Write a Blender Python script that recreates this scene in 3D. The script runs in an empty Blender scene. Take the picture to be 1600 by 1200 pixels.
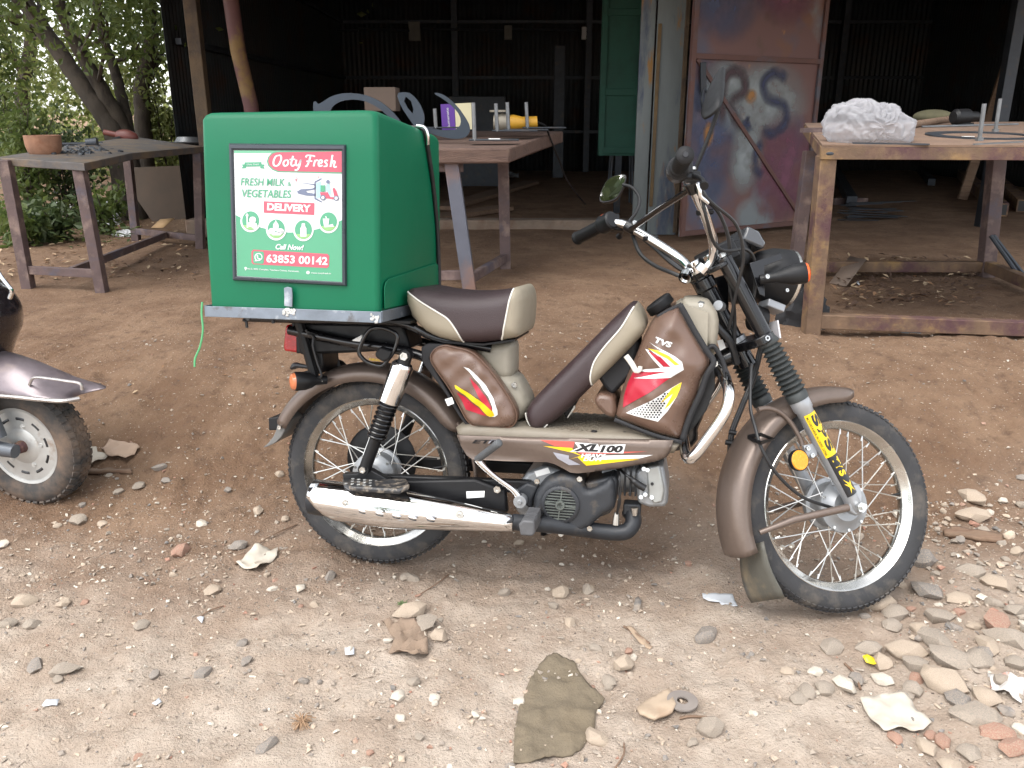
import bpy, bmesh, math, random
import numpy as np
from mathutils import Vector as V, Matrix
from mathutils.geometry import delaunay_2d_cdt
random.seed(7)
rng = np.random.default_rng(7)
sc = bpy.context.scene
COL = sc.collection
R = math.radians
# ------------------------------------------------------------------ camera
F, PITCH, CH = 1299.57, R(18), 1.2296          # focal length in photo pixels, tilt, height
cam = bpy.data.objects.new('camera', bpy.data.cameras.new('camera'))
COL.objects.link(cam)
cam.location = (0, 0, CH)
cam.rotation_euler = (R(90) - PITCH, 0, 0)
cam.data.sensor_fit = 'HORIZONTAL'
cam.data.sensor_width = 36
cam.data.lens = 36 * F / 1600
cam.data.clip_start = .05
cam.data.clip_end = 2000
sc.camera = cam
# ------------------------------------------------------------------ sky, sun, exposure
SUN_EL, SUN_AZ = R(64), R(224)      # azimuth clockwise from +Y: the light comes from behind the camera, a little left
w = bpy.data.worlds.new('World'); sc.world = w; w.use_nodes = True
nt = w.node_tree
sky = nt.nodes.new('ShaderNodeTexSky'); sky.sky_type = 'NISHITA'; sky.sun_disc = False
sky.sun_elevation = SUN_EL; sky.sun_rotation = SUN_AZ
sky.air_density = 1.0; sky.dust_density = 1.5; sky.ozone_density = 1.0
hs = nt.nodes.new('ShaderNodeHueSaturation'); hs.inputs['Saturation'].default_value = .22
nt.links.new(sky.outputs[0], hs.inputs['Color'])
nt.links.new(hs.outputs[0], nt.nodes['Background'].inputs[0])
nt.nodes['Background'].inputs[1].default_value = .15
sun = bpy.data.objects.new('sun', bpy.data.lights.new('sun', 'SUN'))
COL.objects.link(sun)
sun.data.energy = 1.3; sun.data.angle = R(50); sun.data.color = (1, .96, .9)
sd = V((math.sin(SUN_AZ) * math.cos(SUN_EL), math.cos(SUN_AZ) * math.cos(SUN_EL), math.sin(SUN_EL)))
sun.rotation_euler = sd.to_track_quat('Z', 'Y').to_euler()
sun.location = sd * 20
sc.view_settings.view_transform = 'Standard'
sc.view_settings.look = 'None'
sc.view_settings.gamma = 1
sc.view_settings.use_curve_mapping = False
sc.view_settings.exposure = 1.8
sc.render.engine = 'CYCLES'
sc.cycles.use_denoising = True
sc.cycles.max_bounces = 8

# ------------------------------------------------------------------ photo pixel -> space
def ray(x, y):
    u, v = (x - 800) / F, (y - 600) / F
    return V((u, math.cos(PITCH) - v * math.sin(PITCH), -math.sin(PITCH) - v * math.cos(PITCH)))
CAM = V((0, 0, CH))
def aty(x, y, Y):                    # on the upright plane at distance Y
    d = ray(x, y); return CAM + d * (Y / d.y)
def atz(x, y, Z):                    # on the level plane at height Z
    d = ray(x, y); return CAM + d * ((Z - CH) / d.z)
def ss(a, b, t):
    t = min(1, max(0, (t - a) / (b - a))); return t * t * (3 - 2 * t)
def gz(x, y):                        # the lie of the land: road edge, low bank, yard
    yy = y + .10 * math.sin(1.9 * x + .6) + .05 * math.sin(4.3 * x)
    top = .20 + .13 * ss(-2.6, -.3, x)
    z = .0143 * (max(-3, min(4, x)) + .385) * (1 - ss(2.4, 3.3, y))
    z += top * ss(2.2, 3.35, yy)
    z += .035 * math.exp(-((x - 1.75) / .55) ** 2 - ((y - 1.75) / .45) ** 2)
    z += .02 * math.exp(-((x + 1.1) / .5) ** 2 - ((y - 2.45) / .25) ** 2)
    return z
def atg(x, y):                       # on the ground
    d = ray(x, y); t, s = .5, .5
    p = CAM + d * t
    while p.z > gz(p.x, p.y) and t < 80:
        t += .02; p = CAM + d * t
    for _ in range(12):
        s *= .5; q = CAM + d * (t - .02 * s)
        if q.z < gz(q.x, q.y): t -= .02 * s
    return CAM + d * t
# bike frame: x forward, y to its left (away from us), z up from where the rear wheel stands
YAW, LEAN, BP, STEER, RAKE, OFF = R(11.7476), R(8.0769), R(.811), R(29.5973), R(30.0732), .0028
RB = Matrix.Rotation(-YAW, 4, 'Z') @ Matrix.Rotation(-LEAN, 4, 'X') @ Matrix.Rotation(-BP, 4, 'Y')
MB4 = Matrix.Translation(V((-.3807, 2.1665, -.9643 + CH))) @ RB @ Matrix.Translation(V((0, 0, -.268)))
MBI = MB4.inverted()
AX = V((-math.sin(RAKE), 0, math.cos(RAKE)))
PIV = V((1.228, 0, .268)) - V((math.cos(RAKE), 0, math.sin(RAKE))) * OFF
ST = Matrix.Translation(PIV) @ Matrix.Rotation(STEER, 4, AX) @ Matrix.Translation(-PIV)
def on_plane(MI, x, y, yy):
    o = MI @ CAM; d = MI.to_3x3() @ ray(x, y)
    return o + d * ((yy - o.y) / d.y)
def bk(p, yy): return on_plane(MBI, p[0], p[1], yy)
STI = (MB4 @ ST).inverted()
def sk(p, yy): return on_plane(STI, p[0], p[1], yy)
def zm(x0, y0, s): return lambda *a: [(x0 + a[i] / s, y0 + a[i + 1] / s) for i in range(0, len(a), 2)]
z2 = zm(400, 430, 2.552); z3 = zm(700, 430, 2.791); z4 = zm(880, 80, 3.0); z5 = zm(1050, 460, 2.307)
z6 = zm(620, 440, 4.0); z7 = zm(700, 640, 4.4444); zp = zm(350, 220, 5.0)

# ------------------------------------------------------------------ materials
MATS = {}
def lin(r, g, b):
    f = lambda c: (c / 255 / 12.92) if c < 10.31 else ((c / 255 + .055) / 1.055) ** 2.4
    return (f(r), f(g), f(b))
def M(name, col, rough=.5, metal=0., var=.15, vs=9., bump=0., bs=80., col2=None, mix=(.45, .6), ms=6., col3=None, mix3=(.55, .62), ms3=14.,
      coat=0., trans=0., emit=None, spec=.5, rvar=.1, alpha=1., stretch=None, sheen=0.):
    if name in MATS: return MATS[name]
    m = bpy.data.materials.new(name); m.use_nodes = True; MATS[name] = m
    n, l = m.node_tree.nodes, m.node_tree.links
    b = n['Principled BSDF']
    tc = n.new('ShaderNodeTexCoord'); co = tc.outputs['Object']
    if stretch:
        mp = n.new('ShaderNodeMapping'); mp.inputs['Scale'].default_value = stretch
        l.new(co, mp.inputs[0]); co = mp.outputs[0]
    def noise(s, d=6, r=.6):
        t = n.new('ShaderNodeTexNoise'); t.inputs['Scale'].default_value = s; t.inputs['Detail'].default_value = d
        t.inputs['Roughness'].default_value = r; l.new(co, t.inputs['Vector']); return t.outputs['Fac']
    def rng_(src, a, b_, lo, hi):
        t = n.new('ShaderNodeMapRange'); t.inputs[1].default_value = a; t.inputs[2].default_value = b_
        t.inputs[3].default_value = lo; t.inputs[4].default_value = hi; l.new(src, t.inputs[0]); return t.outputs[0]
    nz = noise(vs)
    hsv = n.new('ShaderNodeHueSaturation'); hsv.inputs['Color'].default_value = (*col, 1)
    l.new(rng_(nz, .3, .7, 1 - var, 1 + var), hsv.inputs['Value'])
    out = hsv.outputs[0]
    def over(out, c, rg, s):
        mx = n.new('ShaderNodeMix'); mx.data_type = 'RGBA'; l.new(out, mx.inputs[6]); mx.inputs[7].default_value = (*c, 1)
        l.new(rng_(noise(s, 8, .65), rg[0], rg[1], 0, 1), mx.inputs[0]); return mx.outputs[2]
    if col2: out = over(out, col2, mix, ms)
    if col3: out = over(out, col3, mix3, ms3)
    l.new(out, b.inputs['Base Color'])
    l.new(rng_(nz, .3, .7, max(.02, rough - rvar), min(1, rough + rvar)), b.inputs['Roughness'])
    b.inputs['Metallic'].default_value = metal
    b.inputs['Specular IOR Level'].default_value = spec
    b.inputs['Coat Weight'].default_value = coat; b.inputs['Coat Roughness'].default_value = .08
    b.inputs['Transmission Weight'].default_value = trans
    b.inputs['Alpha'].default_value = alpha
    b.inputs['Sheen Weight'].default_value = sheen
    if emit: b.inputs['Emission Color'].default_value = (*col, 1); b.inputs['Emission Strength'].default_value = emit
    if bump:
        bp_ = n.new('ShaderNodeBump'); bp_.inputs['Strength'].default_value = bump; bp_.inputs['Distance'].default_value = .01
        l.new(noise(bs, 5, .7), bp_.inputs['Height']); l.new(bp_.outputs[0], b.inputs['Normal'])
    return m

# ------------------------------------------------------------------ mesh building
class B:
    def __init__(s): s.v = []; s.f = []
    def add(s, vs, fs):
        k = len(s.v); s.v += [tuple(q) for q in vs]; s.f += [tuple(i + k for i in g) for g in fs]; return s
    def box(s, c, d, m=None):
        x, y, z = (k / 2 for k in d)
        q = [V(a) for a in ((-x, -y, -z), (x, -y, -z), (x, y, -z), (-x, y, -z), (-x, -y, z), (x, -y, z), (x, y, z), (-x, y, z))]
        if m is not None: q = [m @ a for a in q]
        return s.add([V(c) + a for a in q], [(0, 3, 2, 1), (4, 5, 6, 7), (0, 1, 5, 4), (1, 2, 6, 5), (2, 3, 7, 6), (3, 0, 4, 7)])
    def beam(s, a, b, wd, h, up=(0, 0, 1)):        # box from a to b
        a, b = V(a), V(b); d = (b - a); L = d.length; d.normalize()
        sd_ = d.cross(V(up)); sd_ = sd_.normalized() if sd_.length > 1e-5 else V((1, 0, 0)); u = sd_.cross(d)
        m = Matrix((d, sd_, u)).transposed()
        return s.box((a + b) / 2, (L, wd, h), m)
    def tube(s, pts, r, n=10, cap=True, closed=False):
        pts = [V(p) for p in pts]; N = len(pts)
        if not hasattr(r, '__len__'): r = [r] * N
        t = [(pts[(i + 1) % N if closed else min(i + 1, N - 1)] - pts[(i - 1) % N if closed else max(i - 1, 0)]).normalized() for i in range(N)]
        u = t[0].orthogonal().normalized(); vs = []
        for i in range(N):
            u = (u - t[i] * u.dot(t[i]))
            u = u.normalized() if u.length > 1e-6 else t[i].orthogonal().normalized()
            w_ = t[i].cross(u)
            for k in range(n):
                a = 2 * math.pi * k / n; vs.append(pts[i] + (u * math.cos(a) + w_ * math.sin(a)) * r[i])
        fs = []
        for i in range(N if closed else N - 1):
            j = (i + 1) % N
            for k in range(n): fs.append((i * n + k, i * n + (k + 1) % n, j * n + (k + 1) % n, j * n + k))
        if cap and not closed: fs += [tuple(range(n - 1, -1, -1)), tuple((N - 1) * n + k for k in range(n))]
        return s.add(vs, fs)
    def lathe(s, prof, p0, ax, n=24, closed=False, arc=None, start=None):
        p0, ax = V(p0), V(ax).normalized(); u = V(start).normalized() if start else ax.orthogonal().normalized(); w_ = ax.cross(u)
        vs = []; m = len(prof); full = arc is None; N = n if full else n + 1
        for k in range(N):
            a = (2 * math.pi if full else arc) * k / n; d = u * math.cos(a) + w_ * math.sin(a)
            for t, r in prof: vs.append(p0 + ax * t + d * r)
        fs = []
        for k in range(n):
            k2 = (k + 1) % N
            for i in range(m if closed else m - 1):
                j = (i + 1) % m; fs.append((k * m + i, k2 * m + i, k2 * m + j, k * m + j))
        if full and not closed:
            if prof[0][1] > 1e-6: fs.append(tuple(k * m for k in range(n - 1, -1, -1)))
            if prof[-1][1] > 1e-6: fs.append(tuple(k * m + m - 1 for k in range(n)))
        return s.add(vs, fs)
    def prism(s, pts, y0, y1):                       # outline in the x-z plane, extruded along y
        n = len(pts); pts = [(p[0], p[1]) for p in pts]
        ar = sum(pts[i][0] * pts[(i + 1) % n][1] - pts[(i + 1) % n][0] * pts[i][1] for i in range(n))
        if ar < 0: pts = pts[::-1]
        vs = [(x, y0, z) for x, z in pts] + [(x, y1, z) for x, z in pts]
        return s.add(vs, [tuple(range(n)), tuple(range(2 * n - 1, n - 1, -1))] + [(i, i + n, (i + 1) % n + n, (i + 1) % n) for i in range(n)])
    def ell(s, c, r, n=14, m=9, rot=None):
        vs = []; c = V(c)
        for i in range(m + 1):
            t = math.pi * i / m
            for k in range(n):
                a = 2 * math.pi * k / n
                q = V((r[0] * math.sin(t) * math.cos(a), r[1] * math.sin(t) * math.sin(a), r[2] * math.cos(t)))
                vs.append(c + (rot @ q if rot else q))
        return s.add(vs, [(i * n + k, (i + 1) * n + k, (i + 1) * n + (k + 1) % n, i * n + (k + 1) % n) for i in range(m) for k in range(n)])
    def loft(s, loops, cap=True):
        n = len(loops[0]); vs = [p for lp in loops for p in lp]; fs = []
        for i in range(len(loops) - 1):
            for k in range(n): fs.append((i * n + k, i * n + (k + 1) % n, (i + 1) * n + (k + 1) % n, (i + 1) * n + k))
        if cap: fs += [tuple(range(n - 1, -1, -1)), tuple((len(loops) - 1) * n + k for k in range(n))]
        return s.add(vs, fs)
    def sheet(s, rows):                               # grid of points
        n = len(rows[0]); return s.add([p for r in rows for p in r],
            [(i * n + k, i * n + k + 1, (i + 1) * n + k + 1, (i + 1) * n + k) for i in range(len(rows) - 1) for k in range(n - 1)])
def mesh(name, b, mats, smooth=True, ang=38, fix=True):
    me = bpy.data.meshes.new(name); me.from_pydata(b.v, [], b.f)
    for m in (mats if isinstance(mats, (list, tuple)) else [mats]): me.materials.append(m)
    if fix and len(b.f) < 30000:
        bm = bmesh.new(); bm.from_mesh(me); bmesh.ops.remove_doubles(bm, verts=bm.verts, dist=1e-6)
        bmesh.ops.recalc_face_normals(bm, faces=bm.faces); bm.to_mesh(me); bm.free()
    if smooth:
        me.polygons.foreach_set('use_smooth', [True] * len(me.polygons))
        me.set_sharp_from_angle(angle=R(ang))
    me.update(); return me
def link(name, me, parent=None):
    o = bpy.data.objects.new(name, me); COL.objects.link(o)
    if parent is not None: o.parent = parent
    return o
def obj(name, b, mat, parent=None, smooth=True, bev=0, ang=38, fix=True, solid=0, sub=0, seg=2, ml=None):
    o = link(name, mesh(name, b, mat, smooth, ang, fix), parent)
    if solid:
        md = o.modifiers.new('s', 'SOLIDIFY'); md.thickness = solid; md.offset = 0
    if bev:
        md = o.modifiers.new('b', 'BEVEL'); md.width = bev; md.segments = seg; md.limit_method = 'ANGLE'; md.angle_limit = R(40); md.harden_normals = False
    if sub:
        md = o.modifiers.new('u', 'SUBSURF'); md.levels = sub; md.render_levels = sub
    if ml is not None: o.matrix_local = ml
    return o
def tag(o, label, cat, group=None, kind=None):
    o['label'] = label; o['category'] = cat
    if group: o['group'] = group
    if kind: o['kind'] = kind
    return o
def empty(name, label=None, cat=None, loc=(0, 0, 0), mat=None, group=None, parent=None):
    o = bpy.data.objects.new(name, None); COL.objects.link(o); o.empty_display_size = .05
    if mat is not None: o.matrix_world = mat
    else: o.location = loc
    if label: tag(o, label, cat, group)
    if parent is not None: o.parent = parent
    return o
def struct(o): o['kind'] = 'structure'; return o
def chaik(p, n=2, closed=True):
    p = [V(q) for q in p]
    for _ in range(n):
        q = []; L = len(p)
        if not closed: q.append(p[0])
        for i in range(L if closed else L - 1):
            a, b = p[i], p[(i + 1) % L]; q += [a * .75 + b * .25, a * .25 + b * .75]
        if not closed: q.append(p[-1])
        p = q
    return p
def crom(p, n=6, closed=False):                       # smooth curve through points
    p = [V(q) for q in p]; L = len(p); out = []
    for i in range(L if closed else L - 1):
        a, b, c, d = (p[(i - 1) % L] if closed or i > 0 else p[0] * 2 - p[1]), p[i], p[(i + 1) % L], (p[(i + 2) % L] if closed or i + 2 < L else p[-1] * 2 - p[-2])
        for k in range(n):
            t = k / n
            out.append(.5 * ((2 * b) + (c - a) * t + (2 * a - 5 * b + 4 * c - d) * t * t + (3 * b - a - 3 * c + d) * t ** 3))
    if not closed: out.append(p[-1])
    return out
def resample(p, step, closed=True):
    p = [V((q[0], q[1])) for q in p]; out = []
    for i in range(len(p) if closed else len(p) - 1):
        a, b = p[i], p[(i + 1) % len(p)]; n = max(1, int(round((b - a).length / step)))
        out += [a.lerp(b, k / n) for k in range(n)]
    if not closed: out.append(p[-1])
    return out
def inside(poly, P):
    P = np.asarray(P); x, y = P[:, 0], P[:, 1]; r = np.zeros(len(P), bool); n = len(poly)
    for i in range(n):
        x1, y1 = poly[i][0], poly[i][1]; x2, y2 = poly[(i + 1) % n][0], poly[(i + 1) % n][1]
        if y1 == y2: continue
        r ^= ((y1 > y) != (y2 > y)) & (x < (x2 - x1) * (y - y1) / (y2 - y1) + x1)
    return r
def edist(poly, P):
    P = np.asarray(P, float); A_ = np.array([(q[0], q[1]) for q in poly]); D = np.roll(A_, -1, 0) - A_; best = np.full(len(P), 1e9)
    for a, d in zip(A_, D):
        L = d @ d
        if L < 1e-14: continue
        t = np.clip(((P - a) @ d) / L, 0, 1); best = np.minimum(best, np.hypot(*(P - a - t[:, None] * d).T))
    return best
def tri2d(loops, step, lines=()):                     # triangulate 2D loops and split lines with inner points
    vs, es = [], []
    for lp in loops:
        k = len(vs); vs += lp; es += [(k + i, k + (i + 1) % len(lp)) for i in range(len(lp))]
    for ln in lines:
        k = len(vs); vs += ln; es += [(k + i, k + i + 1) for i in range(len(ln) - 1)]
    P = np.array([(v[0], v[1]) for v in loops[0]]); lo, hi = P.min(0), P.max(0)
    g = np.array([(x + (j % 2) * step / 2, z) for j, z in enumerate(np.arange(lo[1], hi[1], step * .87)) for x in np.arange(lo[0], hi[0], step)])
    if len(g):
        g = g[inside(loops[0], g)]
        if len(g): g = g[edist(loops[0], g) > step * .4]
        for ln in lines:
            if len(g): 
                A_ = np.array([(q[0], q[1]) for q in ln]); g = g[np.min(np.hypot(g[:, None, 0] - A_[None, :, 0], g[:, None, 1] - A_[None, :, 1]), 1) > step * .4]
        vs = vs + [V((x, z)) for x, z in g]
    v, e, f, *_ = delaunay_2d_cdt([V((q[0], q[1])) for q in vs], es, [], 0, 1e-7)
    v = np.array([(q[0], q[1]) for q in v]); f = np.array([t for t in f if len(t) == 3])
    c = v[f].mean(1); ok = inside(loops[0], c)
    for lp in loops[1:]: ok &= ~inside(lp, c)
    f = f[ok]
    a = v[f]; ar = (a[:, 1, 0] - a[:, 0, 0]) * (a[:, 2, 1] - a[:, 0, 1]) - (a[:, 2, 0] - a[:, 0, 0]) * (a[:, 1, 1] - a[:, 0, 1])
    f[ar < 0] = f[ar < 0][:, ::-1]
    return v, f
def pillow(parent, outline, y0, y1, r, regions, step=.012, lines=(), dome=0., domer=.06, ml=None, wob=None, ang=60):
    """rounded slab with the given x-z outline between y0 (near) and y1 (far); regions: (name, material, polygon or None)"""
    out = resample(outline, step); lines = [resample(l_, step, False) for l_ in lines]
    v, f = tri2d([out], step, lines)
    def surf(P):
        d = edist(out, P); k = np.clip(d, 0, r)
        y = r - np.sqrt(np.maximum(0, r * r - (r - k) ** 2))
        y = y - dome * np.sin(np.clip(d / domer, 0, 1) * math.pi / 2)
        if wob is not None: y = y + wob(np.asarray(P)) * np.clip(d / r, 0, 1)
        return y
    y = surf(v); n = len(v)
    VV = np.concatenate([np.c_[v[:, 0], y0 + y, v[:, 1]], np.c_[v[:, 0], y1 - y, v[:, 1]]])
    cnt = {}
    for i, t in enumerate(f):
        for a, b in ((t[0], t[1]), (t[1], t[2]), (t[2], t[0])): cnt.setdefault((min(a, b), max(a, b)), []).append((i, a, b))
    cen = v[f].mean(1); reg = np.zeros(len(f), int)
    for k, (_, _, poly) in enumerate(regions):
        if poly is not None: reg[inside(poly, cen)] = k
    res = []
    for k, (nm, mt, _) in enumerate(regions):
        b = B(); fs = [tuple(t) for t in f[reg == k]] + [tuple(q + n for q in t[::-1]) for t in f[reg == k]]
        for e, L in cnt.items():
            if len(L) == 1 and reg[L[0][0]] == k:
                _, a, c = L[0]; fs.append((c, a, a + n, c + n))
        used = sorted({i for g in fs for i in g}); mp = {i: j for j, i in enumerate(used)}
        b.add(VV[used], [tuple(mp[i] for i in g) for g in fs])
        res.append(obj(nm, b, mt, parent, ang=ang, fix=False, ml=ml))
    return res, (lambda P: y0 + surf(P))
def decal(name, polys, fn, mat, parent, ml=None, step=.007, B_=None):
    """thin print: 2D polygons laid on a surface fn(points)->3D points"""
    b = B_ or B()
    for lp in polys:
        lp = [V((q[0], q[1])) for q in lp]
        v, f = tri2d([resample(lp, step)], step)
        b.add(fn(v), [tuple(t) for t in f])
    return obj(name, b, mat, parent, fix=False, ml=ml) if B_ is None else b
def text_tris(s, shear=0., bold=0., spacing=1.):
    cu = bpy.data.curves.new('t', 'FONT'); cu.body = s; cu.shear = shear; cu.offset = bold; cu.space_character = spacing; cu.resolution_u = 3
    o = bpy.data.objects.new('t', cu); COL.objects.link(o)
    me = bpy.data.meshes.new_from_object(o.evaluated_get(bpy.context.evaluated_depsgraph_get()))
    v = np.array([(q.co.x, q.co.y) for q in me.vertices]); f = [tuple(p.vertices) for p in me.polygons]
    bpy.data.objects.remove(o); bpy.data.meshes.remove(me); bpy.data.curves.remove(cu)
    lo, hi = v.min(0), v.max(0)
    return (v - lo) / (hi - lo), f
def text_px(b, s, p0, p1, h, fn, shear=0., bold=0., up=None, spacing=1.):
    """lettering from photo pixel p0 (bottom left) to p1 (bottom right), h pixels tall; fn maps pixels to 3D"""
    v, f = text_tris(s, shear, bold, spacing); p0, p1 = np.array(p0, float), np.array(p1, float)
    d = p1 - p0; u = np.array(up, float) if up is not None else np.array([d[1], -d[0]]) / np.hypot(*d)
    b.add(fn(p0 + v[:, :1] * d + v[:, 1:] * h * u), f)
def rotz(a): return Matrix.Rotation(a, 4, 'Z')
# ================================================================== ground
def ssn(a, b, t):
    t = np.clip((t - a) / (b - a), 0, 1); return t * t * (3 - 2 * t)
def gzn(x, y):
    yy = y + .10 * np.sin(1.9 * x + .6) + .05 * np.sin(4.3 * x)
    top = .20 + .13 * ssn(-2.6, -.3, x)
    z = .0143 * (np.clip(x, -3, 4) + .385) * (1 - ssn(2.4, 3.3, y)) + top * ssn(2.2, 3.35, yy)
    z = z + .035 * np.exp(-((x - 1.75) / .55) ** 2 - ((y - 1.75) / .45) ** 2)
    return z + .02 * np.exp(-((x + 1.1) / .5) ** 2 - ((y - 2.45) / .25) ** 2)
_T = rng.random((256, 256))
def vnoise(x, y):
    xi, yi = np.floor(x).astype(int), np.floor(y).astype(int); fx, fy = x - xi, y - yi
    fx = fx * fx * (3 - 2 * fx); fy = fy * fy * (3 - 2 * fy)
    g = lambda a, b: _T[a & 255, b & 255]
    return (g(xi, yi) * (1 - fx) + g(xi + 1, yi) * fx) * (1 - fy) + (g(xi, yi + 1) * (1 - fx) + g(xi + 1, yi + 1) * fx) * fy - .5
def fbm(x, y, s, o=4):
    r = 0; a = 1.
    for k in range(o): r = r + a * vnoise(x * s + 17.3 * k, y * s + 9.1 * k); s *= 2.1; a *= .5
    return r
def relief(x, y):
    near = (1 - ssn(3.2, 6, y)) * ssn(-4, -2.2, x) * (1 - ssn(2.4, 4, x))
    # keep the tyre prints level with the wheels
    pr = np.exp(-((x + .385) / .10) ** 2 - ((y - 2.13) / .08) ** 2) + np.exp(-((x - .818) / .10) ** 2 - ((y - 1.88) / .08) ** 2)
    h = .022 * fbm(x, y, 2.2, 3) + .017 * fbm(x, y, 9, 3) + .010 * fbm(x, y, 34, 3)
    for (ox, oy, s_) in ((.02, -.012, 1), ):                      # shallow wheel rut the moped left when it was pushed in
        yr = 2.13 - .208 * (x + .385); h = h - .010 * np.exp(-((y - yr) / .035) ** 2) * ssn(-2.2, -.4, x) * (1 - ssn(.7, .82, x))
    bank = np.exp(-((y - 2.65) / .3) ** 2); h = h + bank * .018 * fbm(x * 1.6, y * .7, 14, 3)
    return (h * near * (1 - np.clip(pr, 0, 1)) - .004 * np.clip(pr, 0, 1)) + (1 - near) * .03 * fbm(x, y, 1.1, 3) * ssn(2, 4, np.abs(y))
def ghn(x, y): x = np.asarray(x, float); y = np.asarray(y, float); return gzn(x, y) + relief(x, y)
def gh(x, y): return float(ghn(np.array([x]), np.array([y]))[0])
geo = lambda a, n, k: a * np.cumprod(np.full(n, k))
xs = np.concatenate([-2.6 - np.cumsum(geo(.03, 42, 1.22))[::-1], np.arange(-2.6, 2.8, .0135), 2.8 + np.cumsum(geo(.03, 42, 1.22))])
ys = np.concatenate([1.0 - np.cumsum(geo(.03, 42, 1.22))[::-1], np.arange(1.0, 3.4, .0135), np.arange(3.4, 7.5, .05), 7.5 + np.cumsum(geo(.08, 42, 1.2))])
X, Y_ = np.meshgrid(xs, ys); Z = ghn(X.ravel(), Y_.ravel()); nx, ny = len(xs), len(ys)
i = np.arange(nx * ny).reshape(ny, nx)
quad = np.stack([i[:-1, :-1], i[:-1, 1:], i[1:, 1:], i[1:, :-1]], -1).reshape(-1, 4)
gme = bpy.data.meshes.new('ground'); gme.vertices.add(nx * ny); gme.vertices.foreach_set('co', np.c_[X.ravel(), Y_.ravel(), Z].ravel())
gme.loops.add(quad.size); gme.loops.foreach_set('vertex_index', quad.ravel()); gme.polygons.add(len(quad))
gme.polygons.foreach_set('loop_start', np.arange(0, quad.size, 4)); gme.polygons.foreach_set('loop_total', np.full(len(quad), 4))
gme.polygons.foreach_set('use_smooth', np.ones(len(quad), bool)); gme.update(); gme.validate()

def ground_mat():
    m = bpy.data.materials.new('dusty_earth'); m.use_nodes = True; n, l = m.node_tree.nodes, m.node_tree.links; b = n['Principled BSDF']
    tc = n.new('ShaderNodeTexCoord').outputs['Object']; sep = n.new('ShaderNodeSeparateXYZ'); l.new(tc, sep.inputs[0])
    def noise(s, d=6, r=.6, dist=0.):
        t = n.new('ShaderNodeTexNoise'); t.inputs['Scale'].default_value = s; t.inputs['Detail'].default_value = d; t.inputs['Roughness'].default_value = r
        t.inputs['Distortion'].default_value = dist; l.new(tc, t.inputs['Vector']); return t.outputs['Fac']
    def mr(src, a, c, lo=0., hi=1.):
        t = n.new('ShaderNodeMapRange'); t.interpolation_type = 'SMOOTHSTEP'
        for k, q in zip((1, 2, 3, 4), (a, c, lo, hi)): t.inputs[k].default_value = q
        l.new(src, t.inputs[0]); return t.outputs[0]
    def mth(op, a, c):
        t = n.new('ShaderNodeMath'); t.operation = op
        for k, q in enumerate((a, c)):
            if isinstance(q, (int, float)): t.inputs[k].default_value = q
            else: l.new(q, t.inputs[k])
        return t.outputs[0]
    def mix(f, a, c):
        t = n.new('ShaderNodeMix'); t.data_type = 'RGBA'
        if isinstance(f, (int, float)): t.inputs[0].default_value = f
        else: l.new(f, t.inputs[0])
        for k, q in ((6, a), (7, c)):
            if isinstance(q, tuple): t.inputs[k].default_value = (*q, 1)
            else: l.new(q, t.inputs[k])
        return t.outputs[2]
    # roadside dust in front, red earth of the yard behind; the boundary wanders
    yw = mth('ADD', sep.outputs['Y'], mth('MULTIPLY', mth('SUBTRACT', noise(1.3, 5), .5), 1.5))
    road = mr(yw, 2.6, 1.5)
    earth = mix(mr(noise(3.5, 7, .62), .35, .68), (.185, .112, .070), (.255, .165, .107))
    earth = mix(mr(noise(17, 6, .65), .5, .72), earth, (.135, .083, .055))
    dust = mix(mr(noise(5, 7, .65), .35, .65), (.41, .32, .25), (.54, .45, .37))
    dust = mix(mr(noise(24, 6, .7), .55, .75), dust, (.31, .24, .185))
    col = mix(road, earth, dust)
    col = mix(mr(noise(130, 3, .5), .66, .72), col, (.52, .45, .37))       # pale grit
    col = mix(mr(noise(85, 3, .5), .67, .74), col, (.13, .10, .085))        # dark grit
    l.new(col, b.inputs['Base Color']); b.inputs['Roughness'].default_value = .95; b.inputs['Specular IOR Level'].default_value = .2
    h = mth('ADD', mth('MULTIPLY', noise(28, 8, .72), 1.0), mth('MULTIPLY', noise(160, 4, .6), .35))
    bp_ = n.new('ShaderNodeBump'); bp_.inputs['Strength'].default_value = .9; bp_.inputs['Distance'].default_value = .03
    l.new(h, bp_.inputs['Height']); l.new(bp_.outputs[0], b.inputs['Normal'])
    return m
gme.materials.append(ground_mat())
ground = struct(link('ground', gme))

# ------------------------------------------------------------------ stones and gravel
def rock(seed, flat=.7, n=24):
    r = random.Random(seed); bm = bmesh.new()
    for k in range(n):
        d = V((r.gauss(0, 1), r.gauss(0, 1), r.gauss(0, 1))).normalized() * r.uniform(.84, 1.04)
        bm.verts.new((d.x * r.uniform(.9, 1.15), d.y * .85, d.z * flat))
    g = bmesh.ops.convex_hull(bm, input=bm.verts)
    bmesh.ops.delete(bm, geom=list({e for e in list(g['geom_unused']) + list(g['geom_interior']) if isinstance(e, bmesh.types.BMVert)}), context='VERTS')
    bmesh.ops.recalc_face_normals(bm, faces=bm.faces)
    bm.verts.ensure_lookup_table(); v = np.array([q.co[:] for q in bm.verts]); bm.verts.index_update(); f = [tuple(w_.index for w_ in q.verts) for q in bm.faces]
    bm.free(); return v, f
ROCKS = [rock(100 + k, random.uniform(.6, .9), 24 + 2 * k) for k in range(12)]
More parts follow.
